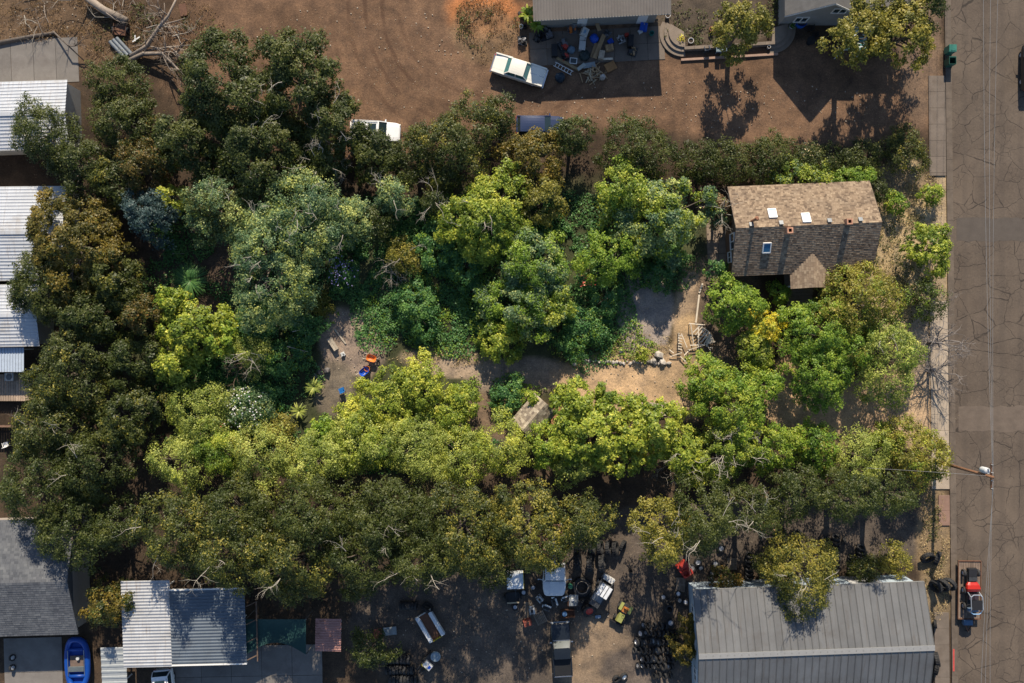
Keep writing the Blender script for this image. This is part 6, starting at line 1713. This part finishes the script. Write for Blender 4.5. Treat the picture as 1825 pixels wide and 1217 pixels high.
t = crate(1041, 58, (.65, .8, .7), math.radians(-22), PALE, "white washing machine tilted above the fridge", "washing_machine", "appliance", .25, False); MB().cyl((0, 0, .8), (0, 0, .84), .2, n=16).build("dial_plate", M("light_blue", (.22, .36, .5), .4), t)
board(1050, 74, (.5, 1.1, .03), .05, M("brown_panel", (.13, .085, .06), .8), "brown cardboard panel right of the white fridge", z=.1)
board(1068, 83, (.42, 2.5, .05), math.radians(-22), CARD, "long cardboard panel across the middle of the junk pile", tilt=.2, z=.25); board(1060, 90, (.5, 1.5, .05), math.radians(-18), CARD, "shorter cardboard panel under the long one", z=.06); board(1066, 48, (.35, .8, .05), math.radians(20), CARD, "small cardboard panel above the blue bag", z=.5)
def bag(px, py, mat, label, r=.42, seed=1, name="plastic_bag"):
    p = P(px, py, .3); rg2 = random.Random(seed); m_ = MB()
    m_.lathe([(.001, .02), (r * .9, .02), (r * 1.0, .18), (r * .85, .42), (r * .5, .55), (.08, .62), (.14, .72), (.001, .7)], 11)
    m_.v = [(x * (1 + rg2.uniform(-.16, .16)), y * (1 + rg2.uniform(-.16, .16)), z) for x, y, z in m_.v]
    o = m_.build(name, mat); o.location = (p.x, p.y, 0); return tag(o, label, "bag")
bag(1059, 68, BLUEP, "bright blue plastic bag in the middle of the junk pile", .45, 2); bag(1018, 88, M("blue_grey_sack", (.12, .18, .24), .7), "blue-grey sack left of the fridge", .42, 3); bag(998, 137, M("dark_blue_sack", (.012, .03, .05), .5), "black sack standing alone right of the vintage sedan", .5, 4); bag(1042, 98, M("dark_green_sack", (.012, .025, .025), .5), "dark green sack below the white fridge", .55, 5)
crate(1086, 85, (.75, .6, .5), .2, CARD, "open cardboard box at the right of the junk pile"); crate(1088, 74, (.5, .45, .35), .6, BLUEP, "blue carton above the open cardboard box", "carton", "box")
crate(1072, 98, (.55, .85, .5), -.2, M("beige_box", (.42, .34, .25), .8), "beige cabinet beside the long cardboard panel", "small_cabinet", "cabinet", lid=False)
board(1083, 105, (1.0, .2, .08), .03, M("cream_board", (.55, .47, .36), .7), "cream-coloured plank right of the beige cabinet", z=.3); board(1088, 119, (1.1, .85, .05), math.radians(28), M("orange_plywood", (.34, .17, .06), .7), "orange-brown plywood panel at the pile's lower right", tilt=.15, z=.08)
crate(988, 90, (.55, 1.2, .5), .03, BLK, "black bin lying in the junk pile's left", "black_bin", "bin", lid=False)
t = thing("window_frame", "white window frame lying on the ground in the junk pile", "window frame", tuple(P(1022, 108, .1).xy) + (.03,), -.1)
for sy in (-.27, .27): MB().box((0, sy, .03), (.72, .07, .06)).build("rail", WHITE, t)
for sx in (-.33, .33): MB().box((sx, 0, .03), (.07, .48, .055)).build("stile", WHITE, t)
MB().box((0, 0, .02), (.6, .48, .01)).build("pane", GLASS, t)
t = thing("step_ladder", "white ladder lying beside a brown plank below the window frame", "ladder", tuple(P(1004, 122, .1).xy) + (.05,), math.radians(-28))
for sy in (-.2, .2): MB().box((0, sy, .04), (2.0, .05, .07)).build("stile", WHITE, t)
for k in range(6): MB().box((-.85 + k * .34, 0, .045), (.05, .36, .03)).build("rung", WHITE, t)
board(1012, 114, (2.6, .28, .05), math.radians(-29), M("brown_plank", (.24, .17, .09), .8), "long brown plank above the white ladder", z=.06)
board(1036, 119, (.9, .35, .03), math.radians(38), M("pale_panel", (.40, .42, .38), .7), "pale panel above the heap of scrap wood", z=.3); board(1050, 116, (1.2, .5, .03), math.radians(10), M("grey_panel", (.22, .25, .26), .7), "grey flattened panel behind the heap of scrap wood", z=.24)
t = thing("scrap_wood_heap", "tangled heap of scrap wood and branches in front of the cardboard", "scrap heap", tuple(P(1057, 132, .2).xy) + (0,))
rg = random.Random(5)
for k in range(46):
    a = rg.uniform(0, 3.14); x, y = rg.gauss(0, .5), rg.gauss(0, .33); l = rg.uniform(.3, 1.0); z = .05 + .4 * math.exp(-(x * x + y * y) * 2) * rg.random()
    MB().bar((x - l / 2 * math.cos(a), y - l / 2 * math.sin(a), z), (x + l / 2 * math.cos(a), y + l / 2 * math.sin(a), z + rg.uniform(-.04, .12)), rg.uniform(.04, .1), .04).build("stick", CARD if k % 3 else M("pale_wood", (.4, .33, .22), .8), t)
bag(1074, 137, M("white_paper", (.45, .42, .38), .8), "crumpled white paper sack right of the scrap wood heap", .3, 8)
def machine(px, py, rz, label, mats, seed, s=1.0, name="scrap_machine"):
    p = P(px, py, .4); rg2 = random.Random(seed); t = thing(name, label, "machine", (p.x, p.y, 0), rz)
    MB().box((0, 0, .05), (.9 * s, .9 * s, .1)).build("base", mats[0], t)
    for k in range(5): MB().box((rg2.uniform(-.3, .3) * s, rg2.uniform(-.3, .3) * s, .08 + rg2.uniform(.12, .3) * s), (rg2.uniform(.15, .5) * s, rg2.uniform(.15, .5) * s, rg2.uniform(.3, .55) * s), yaw=rg2.uniform(0, 3)).build("casing", mats[k % len(mats)], t)
    for k in range(4): MB().tube([(rg2.uniform(-.4, .4) * s, rg2.uniform(-.4, .4) * s, .1), (rg2.uniform(-.5, .5) * s, rg2.uniform(-.5, .5) * s, .6 * s), (rg2.uniform(-.6, .6) * s, rg2.uniform(-.6, .6) * s, .3)], .03, .025, 5).build("pipe", mats[(k + 1) % len(mats)], t)
    MB().cyl((.2 * s, 0, .3), (.34 * s, 0, .3), .2 * s, n=12).build("pulley", mats[1 % len(mats)], t)
GS = M("grey_scrap", (.17, .17, .18), .5, .2, metal=.3)
machine(973, 58, .3, "dark heap of machine parts at the long shed's lower left", (BLK, GS), 1, 1.4); machine(958, 66, 1.0, "small dark motor beside the dark heap of machine parts", (BLK, STEEL), 2, .8); machine(1004, 80, .5, "mower-like machine with metal parts between the black bin and the blue-grey sack", (STEEL, GS, REDP), 3, 1.1); machine(1008, 100, .2, "red and black tool chest wreck left of the window frame", (BLK, REDP), 4, .8)
machine(1020, 50, .1, "assorted boxes and tins below the long shed's window", (GS, ORNG, STEEL), 5, 1.0); machine(1082, 58, .8, "grey wire rack right of the blue bag", (GS, STEEL), 6, .7); machine(1108, 68, .4, "bundle of white pipes and metal near the red gas can", (PALE, GS, STEEL), 7, .8); machine(1128, 90, 1.3, "folding chair wreck and branches near the right of the junk", (STEEL, CARD), 8, 1.0)
t = crate(1028, 38, (.9, .85, .75), -.02, M("grey_frame_metal", (.20, .21, .21), .6), "grey square cooler unit against the long shed's wall", "cooler_unit", "cooler", lid=False); MB().box((0, 0, .79), (.7, .65, .03)).build("grille", BLK, t)
crate(1124, 73, (.5, 1.1, .8), -.05, BLK, "black cabinet near the red gas can", "black_cabinet", "cabinet", lid=False); crate(1117, 62, (.35, .3, .4), .2, REDP, "red gas can left of the black cabinet", "gas_can", "can", lid=False)
crate(1147, 48, (.7, .8, .35), -.15, BLUEP, "blue carton near the shed's right end", "carton", "box"); crate(1141, 56, (.4, .35, .25), .5, PALE, "small white carton left of the blue carton near the shed", "carton", "box")
board(1151, 33, (.4, 1.3, .05), .02, M("yellowish_board", (.42, .36, .20), .7), "yellowish board leaning at the long shed's right end", tilt=.1, z=.3)
board(1045, 31, (.5, .8, .04), -.05, M("pale_blue_panel", (.42, .48, .53), .5), "pale panel leaning on the long shed's wall", tilt=.3, z=.3); board(1111, 27, (.8, .6, .04), -.2, M("pale_blue_panel", (.42, .48, .53), .5), "second pale panel leaning further right on the long shed's wall", tilt=.25, z=.3); board(975, 33, (.9, .4, .08), .0, M("cream_board", (.55, .47, .36), .7), "cream board at the long shed's lower left wall", z=.4)
barrel(929, 46, M("white_bucket", (.5, .5, .48), .5), "white bucket among dark rubbish left of the long shed", .18, .4, "bucket", True); barrel(936, 46, BLK, "black bucket beside the white bucket left of the long shed", .18, .4, "bucket", True)
machine(931, 70, .1, "black plastic crates piled above the vintage sedan", (BLK, GS), 9, 1.0); barrel(1162, 58, TEAL, "teal bucket near the curved terrace steps", .22, .4, "bucket", True); machine(935, 22, .6, "dark rubbish heap left of the banana-like plants", (BLK, RUST), 10, 1.1)

# ------------------------------------------------------------------ terrace with steps and pots
TERR = M("terrace_concrete", (.20, .16, .125), .9, .2, 1.5, .2)
def curved_steps(px, py, a0, a1, label, n=3, r0=1.5):
    p = P(px, py, .2); t = thing("curved_steps", label, "steps", (p.x, p.y, 0))
    for k in range(n):
        ro = r0 + (n - 1 - k) * .42; m_ = MB(); seg = 14; pts = [(0, 0)]
        for i in range(seg + 1):
            a = math.radians(a0 + (a1 - a0) * i / seg); pts.append((ro * math.cos(a), ro * math.sin(a)))
        m_.prism(pts, -.05, .16 * (k + 1)); m_.build("step", TERR, t)
curved_steps(1218, 58, 150, 275, "curved concrete steps at the left end of the terrace"); curved_steps(1376, 52, 265, 380, "curved concrete steps at the right end of the terrace")
t = thing("terrace_wall", "low concrete terrace wall below the round yellow-green tree", "wall", tuple(P(1300, 82, .3).xy) + (0,), math.radians(3.4))
for k in range(9): MB().box((-4.0 + k * 1.0, 0, .24), (.985, .3, .6)).build("block", TERR, t)
MB().box((0, -1.0, .06), (9.6, .22, .2)).build("kerb_stone", M("pink_kerb", (.30, .20, .15), .9, .2), t)
GPOT = M("terracotta", (.40, .17, .09), .8, .15); WPOT = M("white_pot", (.6, .58, .55), .6)
def pot(px, py, mat, label, r=.28, plant=None):
    p = P(px, py, .3); t = thing("plant_pot", label, "plant pot", (p.x, p.y, .0))
    MB().lathe([(.001, 0), (r * .7, 0), (r, .42), (r, .46), (r * .86, .46), (r * .82, .34), (.001, .34)], 18).build("pot", mat, t, smooth=True)
    MB().cyl((0, 0, .3), (0, 0, .36), r * .8, n=14).build("soil", M("pot_soil", (.04, .028, .02), .95), t)
    if plant:
        rng = np.random.default_rng(int(px)); n = 90
        q = rng.normal(size=(n, 3)) * np.array([r * .6, r * .6, .14]) + np.array([0, 0, .55])
        inst("plant", leaf_mesh("plant", q, rng.normal(size=(n, 3)) + np.array([0, 0, 1]), np.full(n, .16), rng.random(n), LM[plant], rng=rng), t)
pot(1231, 73, WPOT, "round white pot on the terrace edge", .28); pot(1190, 28, WPOT, "white pot in the weeds beside the long shed", .26); pot(1214, 70, GPOT, "terracotta pot with yellow flowers on the terrace", .34, 'ye'); pot(1268, 52, GPOT, "small terracotta pot left of the round yellow-green tree", .24); pot(1411, 47, WPOT, "white pot with green plant at the right terrace steps", .26, 'em'); pot(1370, 84, WPOT, "small white pot on the strip below the terrace wall", .17)
barrel(1429, 37, M("pool_blue", (.005, .09, .42), .4), "blue round tub on the patio of the gabled house", .58, .55, "round_tub", True)
def garden_chair(px, py, rz, label, mat):
    p = P(px, py, .5); t = thing("garden_chair", label, "chair", (p.x, p.y, 0), rz)
    MB().box((0, 0, .43), (.48, .46, .04)).build("seat", mat, t); MB().box((0, -.24, .68), (.48, .04, .48), M=Matrix.Rotation(.2, 3, 'X')).build("backrest", mat, t)
    for sx in (-.21, .21):
        for sy in (-.2, .2): MB().box((sx, sy, .205), (.04, .04, .43)).build("leg", mat, t)
        MB().box((sx * 1.15, 0, .62), (.05, .42, .03)).build("armrest", mat, t); MB().box((sx * 1.15, .2, .52), (.03, .03, .2)).build("arm_post", mat, t)
GB = M("pale_blue_plastic", (.18, .24, .28), .5)
garden_chair(1281, 89, 0, "pale blue-grey chair under the terrace wall, left of its twin", GB); garden_chair(1290, 88, .1, "right-hand pale blue-grey chair under the terrace wall", GB); garden_chair(1260, 86, .3, "dark blue chair under the terrace wall beside the pots", M("slate_plastic", (.05, .07, .1), .5))
for k, (x, y) in enumerate(((1444, 50), (1452, 62))): garden_chair(x, y, 1.5, ("upper" if k == 0 else "lower") + " black metal chair left of the green striped awning", BLK)
t = thing("patio_table", "black metal patio table beside the striped awning", "table", tuple(P(1446, 72, .7).xy) + (0,)); MB().cyl((0, 0, .7), (0, 0, .73), .42, n=18).build("table_top", BLK, t); MB().cyl((0, 0, 0), (0, 0, .7), .04).build("leg", BLK, t); MB().cyl((0, 0, 0), (0, 0, .03), .25, n=14).build("foot", BLK, t)

# ------------------------------------------------------------------ things in the plot
WOODG = M("bleached_sticks", (.60, .52, .41), .9, .2, 4, rnd=.2)
t = thing("collapsed_trellis", "collapsed lattice of bleached timber sticks beside the cottage path", "trellis", tuple(P(1235, 602, .4).xy) + (0,))
rg = random.Random(12)
def tp(zx, zy, z=.4):     # points read off the enlarged photograph
    return P(1180 + zx * 120 / 1217, 560 + zy * 120 / 1217, z) - Vector((t.location.x, t.location.y, 0))
sticks = [((490, 165, .7), (750, 190, .7)), ((520, 190, .7), (575, 580, .35)), ((655, 200, .6), (660, 610, .35)), ((480, 645, .35), (955, 495, .6)), ((135, 770, .15), (360, 690, .5)), ((300, 340, .6), (300, 640, .4)), ((350, 350, .6), (450, 600, .5)), ((760, 250, .5), (860, 330, .5)), ((500, 560, .4), (820, 545, .4)),
          ((130, 640, .2), (210, 700, .2)), ((330, 760, .3), (450, 880, .3)), ((400, 740, .4), (500, 640, .4)), ((420, 860, .3), (520, 780, .3)), ((820, 570, .5), (880, 660, .4)), ((840, 600, .4), (920, 605, .4))]
for k in range(7): sticks.append(((700 + k * 30 + (k > 2) * 20, 190 + k * 30, .65), (560 + k * 40, 330 + k * 42, .45)))
for k in range(6): sticks.append(((860 + k * 16, 320 + k * 30, .6), (800 + k * 22, 540 - k * 6, .5)))
for k in range(6): sticks.append(((290, 380 + k * 48, .6), (360, 390 + k * 50, .55)))
for k in range(4): sticks.append(((660 + k * 10, 300 + k * 70, .5), (740 + k * 26, 230 + k * 55, .6)))
for a, b in sticks: MB().bar(tp(*a), tp(*b), rg.uniform(.07, .11), .06).build("stick", WOODG, t)
for (zx, zy) in ((500, 180), (750, 190), (300, 345), (950, 495), (480, 640)): q = tp(zx, zy, .4); MB().cyl((q.x, q.y, -.1), (q.x, q.y, .72), .045, n=7).build("post", WOODG, t)
STONE = M("pale_stone", (.40, .36, .31), .9, .25, 3, .3, rnd=.25); DSTONE = M("dark_boulder", (.11, .10, .095), .9, .3, 3, .3, rnd=.2)
t = thing("stone_edging", "row of stones edging the sunny dirt path", "stone edging", tuple(P(1100, 652).xy) + (0,))
rg = random.Random(8)
for k in range(30):
    f = k / 29; x = 1012 + 180 * f; y = 639 + 6 * math.sin(f * 5) + (16 * max(0, f - .35) * 1.5) + rg.uniform(-2, 2)
    s = rg.uniform(.18, .42); q = P(x, y) - Vector((t.location.x, t.location.y, 0))
    MB().rock((q.x, q.y, s * .25), (s * 1.5, s * 1.1, s), k).build("stone", STONE, t)
for (x, y, s, lab) in ((1173, 632, .9, "largest pale boulder beside the collapsed trellis"), (1165, 643, .6, "medium pale boulder at the end of the stone edging"), (1180, 645, .7, "flat pale boulder below the largest boulder"), (1024, 645, .75, "grey boulder at the left end of the stone edging"), (1107, 625, .5, "round pale stone in the grass above the path")):
    q = P(x, y); o = MB().rock((0, 0, s * .3), (s * 1.3, s * 1.0, s * .8), int(x)).build("boulder", STONE); o.location = (q.x, q.y, 0); tag(o, lab, "boulder")
for k, (x, y, s) in enumerate(((563, 670, .55), (571, 664, .6), (584, 660, .75))):
    q = P(x, y); o = MB().rock((0, 0, s * .3), (s * 1.2, s, s * .9), 40 + k).build("boulder", DSTONE); o.location = (q.x, q.y, 0); tag(o, ("left", "middle", "right and largest")[k] + " of three dark boulders at the dirt clearing", "boulder")
o = MB().bar(tuple(P(1246, 525, .06)), tuple(P(1240, 575, .06)), .16, .14).build("path_timber", WOODG); tag(o, "pale timber edging the path left of the cottage", "timber")
o = MB().bar(tuple(P(1252, 505, .06)), tuple(P(1246, 522, .06)), .16, .14).build("path_timber", WOODG); tag(o, "short pale timber at the upper end of the path edging", "timber")
barrel(1188, 726, BLK, "black round pot at the end of the plank platform", .33, .5, "black_pot", True)
def wheelbarrow(px, py, rz, tray, label):
    p = P(px, py, .5); t = thing("wheelbarrow", label, "wheelbarrow", (p.x, p.y, 0), rz)
    n = 16; top_ = []; bot = []
    for i in range(n):
        a = 2 * math.pi * i / n; c_, s_ = math.cos(a), math.sin(a)
        f = lambda v: math.copysign(abs(v) ** .6, v)
        top_.append((.48 * f(c_), .33 * f(s_), .62)); bot.append((.28 * f(c_) - .04, .2 * f(s_), .36))
    m_ = MB().add(top_ + bot, [(i, n + i, n + (i + 1) % n, (i + 1) % n) for i in range(n)] + [tuple(range(n, 2 * n))])
    m_.add([(x * 1.05, y * 1.06, .625) for x, y, _ in top_] + top_, [(i, (i + 1) % n, n + (i + 1) % n, n + i) for i in range(n)])
    m_.build("tray", tray, t)
    for sg in (-1, 1):
        MB().bar((.6, sg * .1, .24), (-.85, sg * .28, .5), .05, .05).build("handle", WOODG, t); MB().bar((-.25, sg * .24, .4), (-.3, sg * .26, 0), .04, .04).build("leg", STEEL, t)
    inst("wheel", TY['car'], t, (.62, 0, .2), (math.pi / 2, 0, 0), .6)
wheelbarrow(662, 638, math.radians(-18), ORNG, "orange wheelbarrow on the dirt clearing"); wheelbarrow(649, 662, math.radians(40), BLUEP, "blue-trayed wheelbarrow below the orange one")
barrel(654, 657, ORNG, "orange bucket leaning in the blue wheelbarrow", .27, .5, "orange_bucket", True)
garden_chair(609, 695, .4, "blue plastic chair at the lower end of the dirt clearing", M("chair_blue", (.01, .12, .35), .5))
t = thing("plank_bench", "pale weathered bench at the left of the dirt clearing", "bench", tuple(P(593, 613, .45).xy) + (0,), math.radians(-57))
for dy in (-.13, .13): MB().box((0, dy, .45), (1.35, .24, .05)).build("plank", PLK, t)
for sx in (-.5, .5): MB().box((sx, 0, .2), (.08, .45, .44)).build("leg", PLK, t)
board(606, 599, (1.9, .16, .05), math.radians(-52), PLK, "long grey plank lying beside the bench"); machine(610, 631, .5, "white broken garden stool near the bench", (PALE,), 15, .45, "garden_stool")
for (x, y, a, l, nm) in ((493, 583, 1.5, .9, "short upright white stick in the dark bushes"), (535, 588, .2, 1.6, "long white fallen branch left of the clearing"), (530, 622, -.25, 2.1, "white fallen branch below the long one"), (318, 452, .0, 1.2, "grey timber in the shade at the plot's left"), (500, 742, .5, 1.6, "grey timber beside the pale rosette plant")):
    p = P(x, y, 1.8 if 'branch' in nm else .3); z = p.z
    d = Vector((math.cos(a), math.sin(a), .05)) * l / 2
    m_ = MB().tube([tuple(p - d), tuple(p + Vector((0, 0, .06))), tuple(p + d)], .045, .02, 5)
    if 'branch' in nm: bare_twigs(m_, np.random.default_rng(int(x)), p, d, l * .4, .025, 1)
    tag(m_.build("fallen_branch", PALEBARK), nm, "branch")
# pipes by the fallen trees, rusty trailer frame
for k in range(3):
    a = P(196 + k * 6, 74 - k * 3, .25); b = P(222 + k * 6, 102 - k * 3, .25)
    o = MB().cyl(tuple(a), tuple(b), .2, n=14).build("drain_pipe", M("grey_pipe", (.12, .14, .16), .5, .15)); tag(o, ("left", "middle", "right")[k] + " of three grey pipes beside the fallen trees", "pipe")
t = thing("rusty_cart", "rusty brown cart bed under the end of the thick fallen trunk", "cart", tuple(P(214, 52, .4).xy) + (0,), -.1)
MB().box((0, 0, .3), (1.2, 1.1, .12)).build("bed", RUST, t)
for sx in (-.6, .6): MB().box((sx, 0, .45), (.05, 1.1, .22)).build("side", RUST, t); inst("wheel", TY['car'], t, (sx * 1.15, 0, .28), (0, math.pi / 2, 0), .85)
board(327, 18, (.7, 1.2, .1), .2, RUST, "rusty brown trough at the top edge beside the fallen branches", "metal_trough", "trough", z=.1)
board(243, 70, (.9, .12, .05), .6, WHITE, "upper of two crossed white sticks left of the fallen trees", "stick", "stick", z=.1); board(241, 68, (.6, .1, .05), 1.6, WHITE, "lower of two crossed white sticks left of the fallen trees", "stick", "stick", z=.16)

# ------------------------------------------------------------------ raft on its trailer
t = thing("inflatable_raft", "bright blue inflatable raft on the driveway at the lower left", "raft", tuple(P(139, 1180, .7).xy) + (0,), math.radians(2))
RB = M("raft_blue", (.004, .052, .28), .45, .08, 2)
pts = []
for i in range(40):
    a = 2 * math.pi * i / 40; c_, s_ = math.cos(a), math.sin(a)
    pts.append((1.0 * math.copysign(abs(c_) ** .7, c_), 2.35 * math.copysign(abs(s_) ** .8, s_), .78 + .25 * abs(s_) ** 4))
m_ = MB(); n = 10; vs = []
for i, p in enumerate(pts):
    q, r_ = Vector(pts[(i + 1) % 40]), Vector(pts[i - 1]); d = (q - r_).normalized(); sd = d.cross(Vector((0, 0, 1))).normalized(); u = sd.cross(d)
    for j in range(n):
        a = 2 * math.pi * j / n; vs.append(Vector(p) + sd * (.27 * math.cos(a)) + u * (.27 * math.sin(a)))
m_.add(vs, [(i * n + j, i * n + (j + 1) % n, ((i + 1) % 40) * n + (j + 1) % n, ((i + 1) % 40) * n + j) for i in range(40) for j in range(n)])
m_.build("tube", RB, t, smooth=True); MB().box((0, 0, .66), (1.75, 4.2, .08)).build("floor", M("raft_floor", (.004, .05, .3), .5), t)
for y in (-1.3, 1.3): MB().cyl((-.8, y, .86), (.8, y, .86), .18, n=12).build("thwart", RB, t, smooth=True)
MB().box((0, .15, .86), (1.3, 1.1, .1)).build("frame_deck", M("deck_brown", (.14, .10, .08), .8), t); MB().box((0, -.55, .96), (1.5, .45, .3)).build("cooler", M("slate_box", (.09, .11, .12), .6), t); MB().cyl((.2, .5, .9), (.2, .5, 1.15), .16, n=14).build("bucket", PALE, t)
for sx in (-.8, .8): MB().bar((sx, -1.2, 1.05), (sx, 1.3, 1.05), .06, .06).build("frame_tube", CHROME, t)
t2 = thing("boat_trailer", "low dark trailer carrying the blue raft", "trailer", tuple(P(139, 1180, .5).xy) + (0,), math.radians(2))
for sx in (-.6, .6): MB().box((sx, 0, .42), (.1, 4.2, .1)).build("beam", STEEL, t2)
for y in (-1.6, 0, 1.6): MB().box((0, y, .42), (1.3, .1, .09)).build("crossbar", STEEL, t2)
for sx in (-1, 1): inst("wheel", TY['car'], t2, (sx * .95, -.4, .3), (0, math.pi / 2, 0), .9)
tyre(22, 1172, 'car', "pale wheel leaning at the left edge of the driveway", None, (1, .1, .5), None, 'y'); tyre(22, 1190, 'car', "second pale wheel below it at the left edge of the driveway", None, (1, .1, .5), None, 'y')
garden_chair(10, 792, .3, "white plastic chair at the left edge below the plank fence", WHITE)
